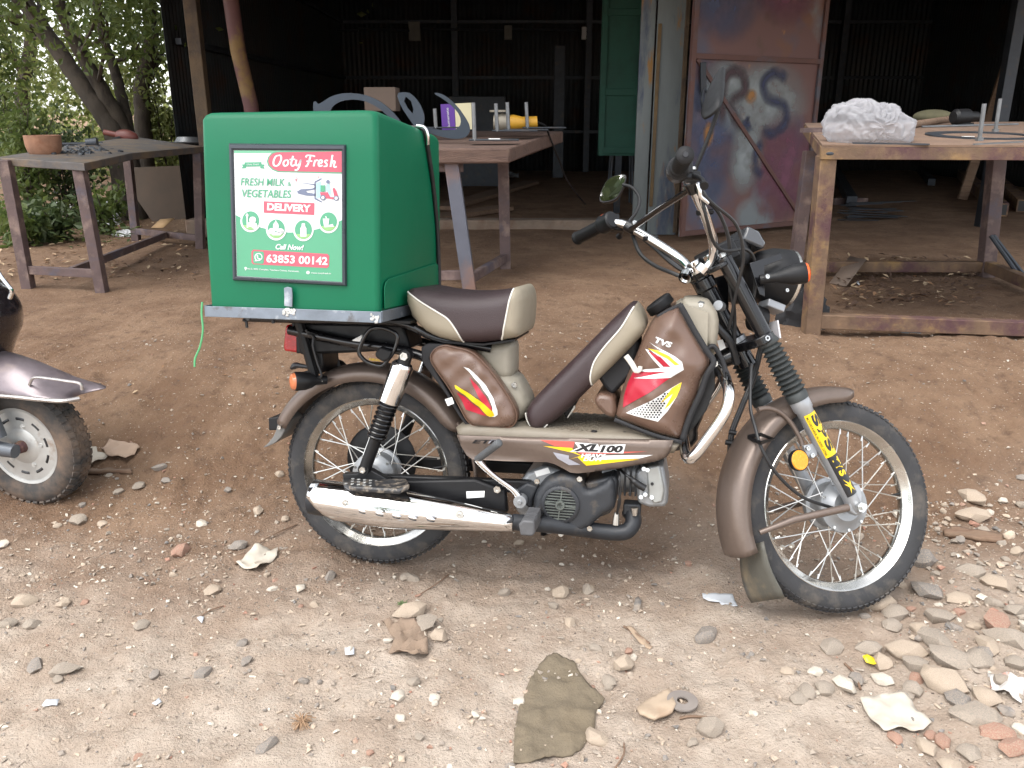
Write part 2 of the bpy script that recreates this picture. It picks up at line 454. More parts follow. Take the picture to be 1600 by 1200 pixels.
m_st = [M('stone_grey', (.275, .235, .192), .9, var=.3, vs=30, bump=.5, bs=70, col2=(.36, .295, .235), mix=(.42, .62), ms=14),
        M('stone_dark', (.17, .157, .145), .85, var=.3, vs=30, bump=.4, bs=70, col2=(.31, .255, .205), mix=(.42, .62), ms=14),
        M('stone_tan', (.40, .32, .245), .9, var=.25, vs=30, bump=.5, bs=70),
        M('stone_pale', (.52, .465, .39), .85, var=.2, vs=30, bump=.4, bs=70, col2=(.38, .31, .245), mix=(.5, .7), ms=14),
        M('brick_chip', (.32, .17, .12), .9, var=.25, vs=30, bump=.5, bs=70, col2=(.38, .29, .22), mix=(.45, .65), ms=14)]
STM = {}
def stone_mesh(k, c, big=False):
    if (k, c) not in STM:
        v, f = ROCKS[k]; b = B().add(v, f); STM[(k, c)] = mesh('stone', b, m_st[c], smooth=True, ang=32)
    return STM[(k, c)]
def put_stone(x, y, r, k, c, rot=0, sink=.35, flat=1., asp=1., parent=ground, name='stone', tilt=0.):
    o = link(name, stone_mesh(k, c), parent)
    o.location = (x, y, gh(x, y) + r * .6 * flat * (1 - 2 * sink)); o.rotation_euler = (tilt, tilt * .6, rot); o.scale = (r * asp, r, r * flat)
    return o
# the ones that can be picked out in the photograph: pixel, radius in pixels, colour, shape
picked = [(640, 912, 16, 0, .8), (517, 905, 14, 1, 1), (788, 930, 13, 0, 1), (640, 965, 30, 2, .5), (665, 985, 28, 0, .5), (632, 912, 11, 0, .8), (316, 1060, 17, 1, .7),
          (330, 930, 18, 2, .5), (220, 985, 15, 0, .6), (12, 985, 14, 0, .9), (55, 1050, 18, 1, .6), (95, 1055, 24, 0, .45), (242, 1065, 12, 1, .9), (378, 1012, 12, 1, .8),
          (386, 1046, 12, 1, .8), (622, 1097, 15, 3, .8), (625, 1122, 12, 3, .8), (646, 1074, 13, 0, .7), (742, 1120, 9, 3, 1), (680, 1108, 8, 3, 1), (415, 1175, 20, 1, .4),
          (548, 1024, 9, 3, 1), (605, 1005, 10, 3, .8), (132, 947, 9, 4, .8), (215, 1185, 9, 4, .8), (578, 1180, 9, 4, .8), (425, 928, 9, 3, .7), (120, 815, 18, 0, .5), (160, 820, 12, 2, .6),
          (875, 932, 20, 2, .5), (920, 920, 17, 2, .5), (892, 972, 16, 2, .7), (865, 950, 12, 0, .7), (975, 1045, 24, 2, .9), (990, 1030, 9, 3, .9), (952, 1065, 17, 0, .6), (930, 1015, 14, 0, .7),
          (812, 1096, 15, 3, .7), (983, 1020, 10, 4, .8), (1110, 1145, 27, 0, .8), (1082, 1160, 12, 0, .7), (1178, 1117, 9, 3, .8), (1076, 885, 9, 4, .7),
          (1303, 1010, 20, 0, .6), (1372, 947, 28, 2, .6), (1400, 960, 22, 0, .5), (1452, 930, 26, 1, .45), (1500, 940, 18, 2, .5), (1395, 980, 17, 0, .8), (1418, 1020, 24, 2, .6), (1465, 1010, 28, 0, .6),
          (1380, 1032, 20, 2, .7), (1435, 1040, 22, 0, .6), (1360, 1015, 18, 0, .7), (1322, 1076, 18, 3, .7), (1290, 1080, 17, 0, .7), (1275, 1055, 13, 3, .8), (1262, 1088, 16, 0, .7), (1490, 1042, 30, 0, .5),
          (1480, 1075, 32, 2, .35), (1545, 1018, 22, 2, .6), (1580, 1010, 26, 0, .6), (1560, 980, 24, 4, .4), (1530, 1042, 26, 0, .5), (1500, 1105, 22, 1, .7), (1545, 1100, 22, 2, .6), (1530, 1130, 34, 0, .45),
          (1560, 1155, 22, 4, .4), (1590, 1045, 18, 0, .6), (1350, 900, 14, 0, .7), (1310, 945, 16, 2, .7), (1290, 925, 14, 2, .6), (1470, 965, 20, 0, .5), (1520, 900, 20, 0, .5), (1560, 920, 22, 2, .5),
          (1440, 985, 16, 2, .6), (1340, 1060, 14, 1, .7), (1230, 1060, 13, 2, .6), (1250, 1095, 15, 0, .7), (1380, 1065, 15, 3, .6), (1590, 960, 18, 0, .5), (1437, 1060, 16, 4, .6), (1420, 1090, 14, 0, .6),
          (1570, 1075, 16, 0, .7), (1585, 1180, 20, 4, .5), (1520, 1180, 20, 0, .6), (1450, 1170, 16, 2, .6), (1400, 1155, 12, 4, .6), (1455, 1150, 10, 4, .6), (1475, 1160, 14, 4, .6),
          (1220, 795 + 130, 12, 2, .5), (355, 770, 9, 1, .7), (250, 738, 12, 1, .5), (215, 762, 14, 0, .5), (185, 770, 10, 0, .7)]
for j, (px_, py_, rp, c, fl_) in enumerate(picked):
    p = atg(px_, py_); r = rp * (p - CAM).length / F * (.92 if px_ > 1240 else .78)
    put_stone(p.x, p.y + r * .3, r, j % 10, c, random.uniform(0, 6.28), .30, .35 + fl_ * .75, random.uniform(.95, 1.3), tilt=random.uniform(-.15, .15))
def dens(x, y, big=False):
    d = (.20 if big else .30) + 1.1 * ss(.8, 1.35, x) * (1 - ss(2.2, 2.6, y)) + .35 * math.exp(-((x + 1.1) / .45) ** 2 - ((y - 2.2) / .25) ** 2)
    d += .25 * math.exp(-((x - .15) / .35) ** 2 - ((y - 1.6) / .18) ** 2) + .2 * math.exp(-((x + .25) / .3) ** 2 - ((y - 1.62) / .2) ** 2)
    return d * (1 - .9 * ss(2.25, 2.75, y))
n_ = 0
while n_ < 215:
    x, y = random.uniform(-1.9, 2.3), random.uniform(1.25, 3.0)
    if random.random() > dens(x, y, True): continue
    r = min(.032, .0075 * math.exp(random.expovariate(1.9))) * (1.4 if x > .95 else .85)
    put_stone(x, y, r, random.randrange(10), random.choices(range(5), (5, 3, 5, 2, 1.2))[0], random.uniform(0, 6.28), .32, random.uniform(.7, 1.15), random.uniform(.9, 1.35), tilt=random.uniform(-.2, .2)); n_ += 1
# fine gravel: too many to count
def gravel(name, n, rlo, rhi, protos, label, wt, seed, reg=None):
    g = np.random.default_rng(seed); b = B(); mi = []; k = 0; cand = g.random((n * 14, 3))
    VS, FS, base = [], [], 0
    for cx, cy, cp in cand:
        x, y = -2.3 + 5.0 * cx, 1.15 + 2.6 * cy ** 1.15
        if (cp > min(1, dens(x, y) * 1.35 + .06)) if reg is None else (cp > reg(x, y)): continue
        v, f = protos[g.integers(len(protos))]; r = rlo * (rhi / rlo) ** (g.random() ** 2.0)
        a = g.random() * 6.28; c_, s_ = math.cos(a), math.sin(a)
        q = v * np.array([r * g.uniform(.8, 1.3), r, r * g.uniform(.5, 1)])
        q = np.c_[q[:, 0] * c_ - q[:, 1] * s_, q[:, 0] * s_ + q[:, 1] * c_, q[:, 2]]
        VS.append((q, x, y, r)); FS += [tuple(i_ + base for i_ in t) for t in f]; base += len(v)
        mi += [int(g.choice(5, p=wt))] * len(f); k += 1
        if k >= n: break
    zz = ghn([q[1] for q in VS], [q[2] for q in VS])
    P = np.concatenate([q + np.array([x, y, z + r * .25]) for (q, x, y, r), z in zip(VS, zz)])
    me = bpy.data.meshes.new(name); me.from_pydata(P.tolist(), [], FS)
    for m in m_st: me.materials.append(m)
    me.polygons.foreach_set('material_index', mi); me.update()
    return tag(link(name, me), label, 'gravel', kind='stuff')
small = [rock(300 + k, .75, 8) for k in range(6)]
gravel('gravel', 17000, .0024, .0105, small, 'loose grey and tan pebbles scattered over the dusty roadside', [.3, .17, .33, .14, .06], 5)
gravel('grit', 14000, .0011, .0028, [rock(330 + k, .8, 6) for k in range(4)], 'fine pale grit and crumbs of earth on the dusty roadside', [.2, .12, .38, .24, .06], 6)

gravel('rubble', 620, .011, .024, [rock(360 + k, .75, 16) for k in range(8)], 'tight bed of small grey and tan rubble between the larger stones at lower right', [.36, .14, .36, .08, .06], 8,
       lambda x, y: .9 * ss(.85, 1.35, x) * (1 - ss(2.15, 2.5, y)))
# ================================================================== moped
z8 = zm(1060, 340, 5.0); zA = zm(420, 480, 5.0); z9 = zm(960, 460, 4.4444)
m_black = M('black_plastic', (.009, .009, .010), .45, spec=.3, var=.25, vs=30, bump=.05, bs=300)
m_gloss = M('black_enamel', (.005, .005, .006), .22, var=.2, coat=.15)
m_grip = M('grip_rubber', (.010, .010, .011), .55, var=.2, spec=.3, bump=.1, bs=300)
m_foot = M('footboard_plastic', lin(122, 114, 101), .55, var=.07, vs=14, bump=.08, bs=400, col2=lin(112, 98, 84), mix=(.5, .75), ms=10)
m_rub = M('rubber', (.028, .028, .03), .75, var=.3, vs=25, bump=.15, bs=220, col2=(.10, .085, .07), mix=(.5, .75), ms=14)
m_boot = M('rubber_boot', (.03, .034, .034), .55, var=.2, vs=40, col2=(.09, .08, .065), mix=(.6, .8), ms=25)
m_cable = M('cable_rubber', (.012, .012, .013), .4, var=.2)
m_chrome = M('chrome', (.74, .74, .745), .07, 1, var=.05, rvar=.05, vs=20)
m_rim = M('steel_rim', (.55, .54, .51), .24, 1, var=.1, vs=25, rvar=.08)
m_spoke = M('spoke_steel', (.62, .61, .58), .3, 1, var=.1)
m_alu = M('cast_aluminium', (.30, .31, .32), .45, .6, var=.12, vs=35, bump=.08, bs=250, col2=(.25, .24, .22), mix=(.6, .75), ms=30)
m_silver = M('silver_paint', (.32, .33, .345), .38, .45, var=.08, vs=20)
m_bolt = M('bolt_steel', (.6, .6, .58), .3, 1, var=.15)
m_brown = M('brown_metallic_paint', lin(104, 91, 83), .40, .4, var=.06, vs=120, rvar=.05, coat=.1, col2=lin(118, 104, 93), mix=(.62, .85), ms=9)
m_leather = M('brown_leatherette', lin(100, 78, 66), .30, .0, var=.08, vs=20, bump=.12, bs=500, spec=.6, rvar=.06)
m_bind = M('black_binding', (.016, .016, .018), .7, var=.2, bump=.1, bs=400)
m_seat = M('seat_vinyl', lin(54, 41, 43), .42, var=.06, vs=12, bump=.25, bs=420, rvar=.05)
m_beige = M('beige_vinyl', lin(144, 135, 118), .5, var=.04, vs=12, bump=.08, bs=420)
m_bplas = M('beige_plastic', lin(148, 141, 127), .5, var=.05, vs=14, bump=.06, bs=400, col2=lin(122, 110, 95), mix=(.55, .8), ms=12)
m_white = M('white_piping', (.66, .64, .58), .5, var=.05)
m_stick = M('sticker_white', (.68, .68, .67), .35, var=.02)
m_sred = M('sticker_red', lin(168, 28, 50), .35, var=.04)
m_syel = M('sticker_yellow', lin(222, 186, 20), .35, var=.03)
m_sblk = M('sticker_black', (.012, .012, .014), .35, var=.03)
m_sgry = M('sticker_grey', lin(150, 150, 158), .35, var=.05)
m_sora = M('sticker_red_faded', lin(190, 85, 75), .4, var=.05)
m_orange = M('orange_lens', lin(235, 90, 15), .2, var=.05, coat=.5)
m_amber = M('amber_reflector', lin(225, 150, 10), .25, var=.15, vs=120, bump=.4, bs=350, coat=.6)
m_redl = M('red_lens', lin(170, 10, 20), .22, var=.15, vs=60, bump=.3, bs=150, coat=.6)
m_mirror = M('mirror_glass', (.85, .86, .87), .02, 1, var=.0, rvar=0)
m_flap = M('rubber_flap', lin(80, 78, 71), .5, var=.15, vs=12, bump=.1, bs=100, col2=lin(120, 108, 88), mix=(.5, .7), ms=9)
m_engine = M('engine_shroud', lin(44, 46, 50), .55, .1, var=.12, vs=20, bump=.1, bs=300, col2=lin(92, 82, 70), mix=(.55, .75), ms=14)
m_fin = M('fan_metal', lin(98, 103, 99), .5, .4, var=.2, vs=30)
m_label = M('paper_label', (.78, .78, .76), .6, var=.03)
m_exh = M('exhaust_black', lin(38, 40, 44), .5, .2, var=.2, vs=25, col2=lin(70, 64, 58), mix=(.55, .75), ms=16)
m_galv = M('galvanised_tray', lin(120, 128, 138), .42, .65, var=.22, vs=14, bump=.1, bs=150, col2=lin(185, 190, 195), mix=(.58, .72), ms=18, col3=lin(88, 82, 76), mix3=(.6, .7), ms3=10)
m_weld = M('bare_weld', (.62, .62, .60), .45, .7, var=.3, vs=60, bump=.8, bs=120)

moped = empty('moped', 'brown metallic moped with spoked wheels, parked on its stand, front wheel turned left', 'moped', mat=MB4)
def part(name, b, mat, par=None, st=False, **k):
    return obj(name, b, mat, par or moped, ml=ST if st else None, **k)
def pxy(pts, y): return [(q.x, q.z) for q in (bk(p, y) for p in pts)]
def pst(pts, y): return [(q.x, q.z) for q in (sk(p, y) for p in pts)]
def P3(*a): return [bk((a[i], a[i + 1]), a[i + 2]) for i in range(0, len(a), 3)]
def S3(*a): return [sk((a[i], a[i + 1]), a[i + 2]) for i in range(0, len(a), 3)]
def bolt(p, ax=(0, -1, 0), r=.007, h=.006, par=None, st=False, name='bolt', mat=None):
    b = B().lathe([(0, 0), (0, r), (h, r), (h, r * .55), (h * .6, r * .5), (h * .6, 0)], p, ax, 6)
    return part(name, b, mat or m_bolt, par, st, ang=25)

# ---------------------------------------------------------------- wheels
def wheel(c, mlp, hub_r, yn, yf):
    w_ = empty('wheel', parent=moped); w_.matrix_local = mlp @ Matrix.Translation(c)
    Y = (0, 1, 0)
    prof = [(-.019, .206), (-.025, .216), (-.029, .232), (-.0285, .246), (-.025, .256), (-.018, .2625), (-.009, .2655), (0, .2665),
            (.009, .2655), (.018, .2625), (.025, .256), (.0285, .246), (.029, .232), (.025, .216), (.019, .206)]
    t = obj('tyre', B().lathe(prof, (0, 0, 0), Y, 72, closed=True), m_rub, w_)
    tr = B()
    for k in range(96):
        a = 2 * math.pi * k / 96; rm = Matrix.Rotation(-a, 3, 'Y')
        for s in (-1, 1):
            q = rm @ Matrix.Rotation(s * .42, 3, 'Y') if 0 else rm
            tr.box(rm @ V((.2578, s * .0228, 0)), (.0045, .010, .0112), rm @ Matrix.Rotation(s * .75, 3, 'Z'))
            tr.box(rm @ V((.2652, s * .010, .006 * s)), (.0042, .012, .0105), rm @ Matrix.Rotation(s * .35, 3, 'X'))
    obj('tread', tr, m_rub, t, smooth=False)
    pr = [(-.023, .2165), (-.0255, .213), (-.0225, .2085), (-.017, .2045), (-.011, .196), (-.006, .1925), (.006, .1925), (.011, .196), (.017, .2045), (.0225, .2085), (.0255, .213), (.023, .2165)]
    obj('rim', B().lathe(pr, (0, 0, 0), Y, 72, closed=True), m_rim, w_)
    hp = [(yn, 0), (yn, hub_r * .55), (yn + .004, hub_r * .62), (yn + .012, hub_r * .80), (yn + .014, hub_r * .98), (yn + .022, hub_r), (yn + .026, hub_r * .9),
          (yf - .026, hub_r * .86), (yf - .022, hub_r), (yf - .012, hub_r), (yf - .010, hub_r * .9), (yf, hub_r * .8), (yf, 0)]
    h = obj('hub', B().lathe(hp, (0, 0, 0), Y, 36), m_alu, w_)
    for k in range(9):
        a = 2 * math.pi * k / 9
        obj('bolt', B().lathe([(0, 0), (0, .004), (.003, .004), (.003, 0)], (hub_r * .9 * math.cos(a), yn + .0135, hub_r * .9 * math.sin(a)), (0, -1, 0), 8), m_bolt, h)
    # ribs round the brake plate
    me = mesh('spoke', B().tube([(0, 0, 0), (0, 0, 1)], 1.0, 6), m_spoke)
    for k in range(36):
        a = 2 * math.pi * (k + .5) / 36; near = k % 2 == 0; sg = 1 if (k // 2) % 2 == 0 else -1
        a2 = a + sg * R(38)
        p = V((math.cos(a2) * hub_r * .93, (yn + .017) if near else (yf - .017), math.sin(a2) * hub_r * .93))
        q = V((math.cos(a) * .194, -.006 if near else .006, math.sin(a) * .194)); d = q - p
        o = link('spoke', me, w_); rq = d.to_track_quat('Z', 'Y').to_matrix().to_4x4()
        o.matrix_local = Matrix.Translation(p) @ rq @ Matrix.Diagonal((.0017, .0017, d.length, 1))
    nb = B()
    for k in range(36):
        a = 2 * math.pi * (k + .5) / 36; d = V((math.cos(a), 0, math.sin(a))); y = -.006 if k % 2 == 0 else .006
        nb.tube([d * .193 + V((0, y, 0)), d * .180 + V((0, y * 1.3, 0))], .0022, 6)
    obj('nipples', nb, m_bolt, w_)
    a = R(8); d = V((math.cos(a), 0, math.sin(a)))
    obj('valve', B().tube([d * .193, d * .168 + V((0, -.008, 0))], .0035, 8), m_black, w_)
    return w_
I4 = Matrix.Identity(4)
rear = wheel((0, 0, .268), I4, .062, -.05, .045)
front = wheel((1.228, 0, .268), ST, .068, -.052, .045)
# sprocket side of the rear wheel
part('sprocket_cover', B().lathe([(.052, .05), (.052, .098), (.058, .106), (.066, .104), (.066, 0)], (-.01, 0, .285), (0, 1, 0), 36), m_black)
# ---------------------------------------------------------------- fenders
def fender(c, a0, a1, r0, r1, hw, st, n=40, lip=.042):
    rows = []
    for k in range(n + 1):
        t = k / n; a = a0 + (a1 - a0) * t; r = r0 + (r1 - r0) * t
        if k < 3: sq = (.55, .8, .93)[k]
        else: sq = 1
        sec = [(-hw, -lip), (-hw * .99, -lip * .5), (-hw * .9, -.012), (-hw * .65, -.003), (0, .002), (hw * .65, -.003), (hw * .9, -.012), (hw * .99, -lip * .5), (hw, -lip)]
        rows.append([(c[0] + math.cos(a) * (r + h * sq), y * (.6 + .4 * sq), c[1] + math.sin(a) * (r + h * sq)) for y, h in sec])
    return rows
fr = fender((1.228, .268), R(84), R(203), .298, .318, .058, True)
ff = part('front_fender', B().sheet(fr), m_brown, st=True, solid=.003)
rr = fender((0, .268), R(30), R(154), .302, .318, .06, False)
rf = part('rear_fender', B().sheet(rr), m_brown, solid=.003)
# hugging inner guard between rear wheel and frame
part('inner_guard', B().sheet([[(math.cos(a) * (.300 + .0 * k) , y, .268 + math.sin(a) * .300) for y in (-.06, -.03, .03, .06)] for k, a in enumerate(np.linspace(R(34), R(-16), 14))]), m_brown, solid=.006)
# rear fender tail: flared flap and small reflector
tl = zA(88, 860, 135, 900, 130, 960, 105, 1010, 60, 1055, 0, 1085, -40, 1095, 0, 1060, 40, 1010, 62, 960)
part('mud_flap', B().prism(pxy(tl, -.05), -.055, .055), M('grey_rubber', lin(105, 104, 102), .5, var=.15), bev=.002)
part('reflector', B().prism(pxy(zA(8, 862, 90, 850, 90, 955, 12, 958), -.03), -.04, .04), m_black, bev=.003)
part('reflector_lens', B().prism(pxy(zA(5, 868, 14, 866, 18, 950, 8, 952), -.035), -.037, .037), m_redl)
bolt(bk(zA(88, 938)[0], -.058), r=.006)
# front mud flap
fl = S3(*[k for p, y in zip(z5(232, 925, 318, 880, 405, 1085, 292, 1108, 268, 1050), (-.05, -.05, -.05, -.05, -.05)) for k in (*p, y)])
fk = S3(1157, 860, .058, 1193, 846, -.058, 1228, 934, -.066, 1173, 942, .066)
rows = []
for t in np.linspace(0, 1, 8):
    L_, R__ = fk[0].lerp(fk[3], t), fk[1].lerp(fk[2], t)
    rows.append([L_.lerp(R__, (.04 if t > .97 else 0) + u * (.92 if t > .97 else 1)) + V((-.008 * math.sin(u * math.pi) - .010 * math.sin(t * 3.1), 0, 0)) for u in np.linspace(0, 1, 7)])
part('front_mud_flap', B().sheet(rows), m_flap, st=True, solid=.004)
for a, y in ((200, -.04), (200, -.015)):
    d = V((math.cos(R(a)), 0, math.sin(R(a)))); bolt(V((1.228, y, .268)) + d * .314, ax=d, st=True, r=.006, par=ff)
# ---------------------------------------------------------------- fork
def fp(s, y, f=0.): return V((1.228, y, .268)) + AX * s + V((math.cos(RAKE), 0, math.sin(RAKE))) * f
for y in (-.08, .08):
    leg = part('fork_leg', B().lathe([(-.018, 0), (-.018, .012), (-.008, .018), (.05, .0185), (.07, .0195), (.27, .0205), (.275, .024), (.312, .0245), (.318, .02), (.318, 0)], fp(0, y), AX, 24), m_silver, st=True)
    if y < 0:
        # yellow and black print wrapped on the near leg
        def wrap(s0, s1, a0, a1, rr, nm, mt):
            rows = [[fp(s, y) + V((math.cos(RAKE), 0, math.sin(RAKE))) * math.sin(a) * rr + V((0, -1, 0)) * math.cos(a) * rr for a in np.linspace(a0, a1, 9)] for s in np.linspace(s0, s1, 8)]
            return obj(nm, B().sheet(rows), mt, leg, fix=False)
        wrap(.145, .262, R(-52), R(58), .0213, 'sticker', m_syel)
        wrap(.035, .145, R(-46), R(58), .0206, 'sticker', m_sblk)
        def wtext(s, s0, s1, a0, a1, rr, mt, sh=0, bo=.02):
            v, f = text_tris(s, sh, bo); pts = []
            for u_, t_ in v:
                sx = s0 + (s1 - s0) * u_; a = a0 + (a1 - a0) * t_
                pts.append(fp(sx, y) + V((math.cos(RAKE), 0, math.sin(RAKE))) * math.sin(a) * rr + V((0, -1, 0)) * math.cos(a) * rr)
            obj('lettering', B().add(pts, f), mt, leg, fix=False)
        for ch, s0 in zip('SPS', (.256, .222, .188)): wtext(ch, s0, s0 - .031, R(-16), R(40), .0219, m_sblk, 0, .05)
        wtext('MOTORS,KARUR. Ph: 220707, 227566', .256, .152, R(-46), R(-30), .0219, m_sblk, 0, .01)
        for ch, s0 in zip('TVS', (.138, .121, .104)): wtext(ch, s0, s0 - .0155, R(-22), R(30), .0212, m_syel, .1, .05)
        lg = B(); star = [(0, .1), (.45, .42), (.3, 0), (.62, .4), (1, .25), (.7, .6), (1, 1), (.6, .72), (.25, 1), (.4, .62)]
        v, f = tri2d([[V(q) for q in star]], .2)
        lg.add([fp(.082 - .042 * u_, y) + V((math.cos(RAKE), 0, math.sin(RAKE))) * math.sin(R(-25) + R(60) * t_) * .0212 + V((0, -1, 0)) * math.cos(R(-25) + R(60) * t_) * .0212 for u_, t_ in v], [tuple(t) for t in f])
        obj('emblem', lg, m_syel, leg, fix=False)
    pr = [(.300, .020), (.300, .026), (.318, .027)]
    for k in range(11):
        s = .322 + k * .0128; r0 = .0245 - k * .0003
        pr += [(s, r0 - .003), (s + .0064, r0 + .0055)]
    pr += [(.470, .021), (.478, .021), (.478, .016)]
    part('fork_boot', B().lathe(pr, fp(0, y), AX, 24), m_boot, st=True, ang=80)
    part('fork_tube', B().lathe([(.462, .019), (.67, .0195), (.69, .0185), (.695, 0)], fp(0, y), AX, 20), m_gloss, st=True)
    bolt(fp(.694, y), ax=AX, r=.009, h=.01, st=True)
up_x = V((math.cos(RAKE), 0, math.sin(RAKE)))
def clamp(s, h, name, hw, d):
    out = []
    for k in range(24):
        a = 2 * math.pi * k / 24
        out.append((math.copysign(min(1, abs(math.cos(a)) ** .6), math.cos(a)) * d, math.copysign(abs(math.sin(a)) ** .5, math.sin(a)) * hw))
    lo = [[fp(s + dz, q[1], q[0] - .012) for q in out] for dz in (0, h)]
    return part(name, B().loft(lo), m_gloss, st=True, bev=.003)
c1 = clamp(.462, .022, 'lower_clamp', .105, .03); c2 = clamp(.672, .012, 'upper_clamp', .098, .03)
bolt(fp(.473, -.03, .03), ax=up_x, st=True, r=.008, par=None); bolt(fp(.473, -.10, -.012), ax=(0, -1, 0), st=True, r=.007)
part('steering_head', B().lathe([(.42, .022), (.455, .022), (.455, .027), (.495, .027), (.5, .021), (.635, .021), (.64, .027), (.665, .027), (.668, .02), (.70, .018), (.702, 0)], fp(0, 0, -.028), AX, 24), m_gloss)
part('steering_nut', B().lathe([(.686, .024), (.692, .024), (.692, .019), (.705, .017), (.705, .011), (.715, .010), (.715, 0)], fp(0, 0, -.026), AX, 18), m_chrome, st=True)
part('head_collar', B().lathe([(.485, .0275), (.497, .0275), (.497, .0215)], fp(0, 0, -.028), AX, 20), m_silver)
lb = P3(*[k for p in z8(300, 960, 345, 950, 372, 1015, 325, 1040) for k in (*p, -.022)])
part('barcode_label', B().add([q + V((0, -.003, 0)) for q in lb], [(0, 1, 2, 3)]), m_label)
# frame down tube from the head to the footboard
part('down_tube', B().tube(crom([fp(.46, 0, -.03), V((.90, 0, .60)), V((.86, 0, .46)), V((.80, 0, .40)), V((.3, 0, .37))], 6), .022, 12), m_gloss)
# ---------------------------------------------------------------- front brake, stays, reflector
stay = S3(1187, 832, -.062, 1240, 812, -.085, 1325, 793, -.098)
part('fender_stay', B().tube(stay, [.0065, .009, .0095], 10), m_brown, st=True)
part('fender_stay', B().tube([V((q.x, -q.y, q.z)) for q in stay], [.0065, .009, .0095], 10), m_brown, st=True)
part('front_axle', B().tube([fp(0, -.105), fp(0, .105)], .007, 10), m_bolt, st=True)
part('axle_nut', B().lathe([(0, 0), (0, .013), (.010, .013), (.010, .007), (.018, .007), (.018, 0)], fp(0, -.098), (0, -1, 0), 6), m_bolt, st=True, ang=25)
for s in (-1, 1):
    part('axle_lug', B().prism([(1.228 - .006 + a, .268 + c) for a, c in ((-.02, .05), (.012, .055), (.02, .03), (.018, -.012), (0, -.02), (-.016, -.01))], s * .08 - .012, s * .08 + .012), m_silver, st=True, bev=.003)
br = S3(*[k for p in z5(310, 415, 345, 410, 390, 425, 430, 465, 462, 520, 470, 545) for k in (*p, -.062)])
part('brake_hose_pipe', B().tube(crom(br, 5), .0062, 10), m_brown, st=True)
rc = sk(z5(453, 598)[0], -.075)
rfl = part('side_reflector', B().lathe([(-.004, 0), (-.004, .0255), (.004, .027), (.008, .0265), (.008, 0)], rc, (.12, -1, .05), 32), m_black, st=True)
obj('lens', B().lathe([(.008, 0), (.008, .0245), (.0105, .023), (.0115, 0)], rc, (.12, -1, .05), 32), m_amber, rfl)
part('reflector_bracket', B().prism(pst(z5(470, 545, 515, 535, 520, 580, 500, 592, 480, 585), -.07), -.077, -.066), m_silver, st=True, bev=.002)
for p in z5(487, 555, 503, 580): bolt(sk(p, -.078), r=.006, st=True)
part('brake_plate', B().lathe([(.046, .03), (.05, .058), (.058, .056), (.058, 0)], fp(0, 0), (0, 1, 0), 24), m_alu, st=True)
# cables at the front
def cable(name, pts, r=.0042, st=True, mat=None, n=6):
    return part(name, B().tube(crom(pts, n), r, 8), mat or m_cable, st=st)
cable('brake_cable', S3(*[k for p, y in zip(z5(285, 250, 282, 400, 300, 480, 325, 560, 380, 650, 470, 730, 580, 770), (-.02, -.04, -.07, -.09, -.09, -.08, -.07)) for k in (*p, y)]), .0042)
part('cable_guide', B().tube(S3(*[k for p, y in zip(z5(278, 512, 320, 505, 365, 522, 320, 535, 278, 518), (-.03, -.09, -.06, -.1, -.03)) for k in (*p, y)]), .005, 8), m_black, st=True)
for dx in (0, 7):
    cable('control_cable', P3(*[k for p, y in zip(z5(330 + dx, 140, 290 + dx, 300, 250 + dx, 400, 212 + dx, 500, 205 + dx, 580, 188 + dx, 640, 190 + dx, 680), (.0, .0, -.02, -.03, -.03, -.03, .02)) for k in (*p, y)]), .0052, st=False)
part('cable_tie', B().tube(P3(*[k for p in z5(192, 532, 235, 540) for k in (*p, -.035)]), .007, 8), m_black)
part('cable_tie', B().tube(P3(*[k for p in z5(205, 495, 232, 500) for k in (*p, -.035)]), .006, 8), m_black)

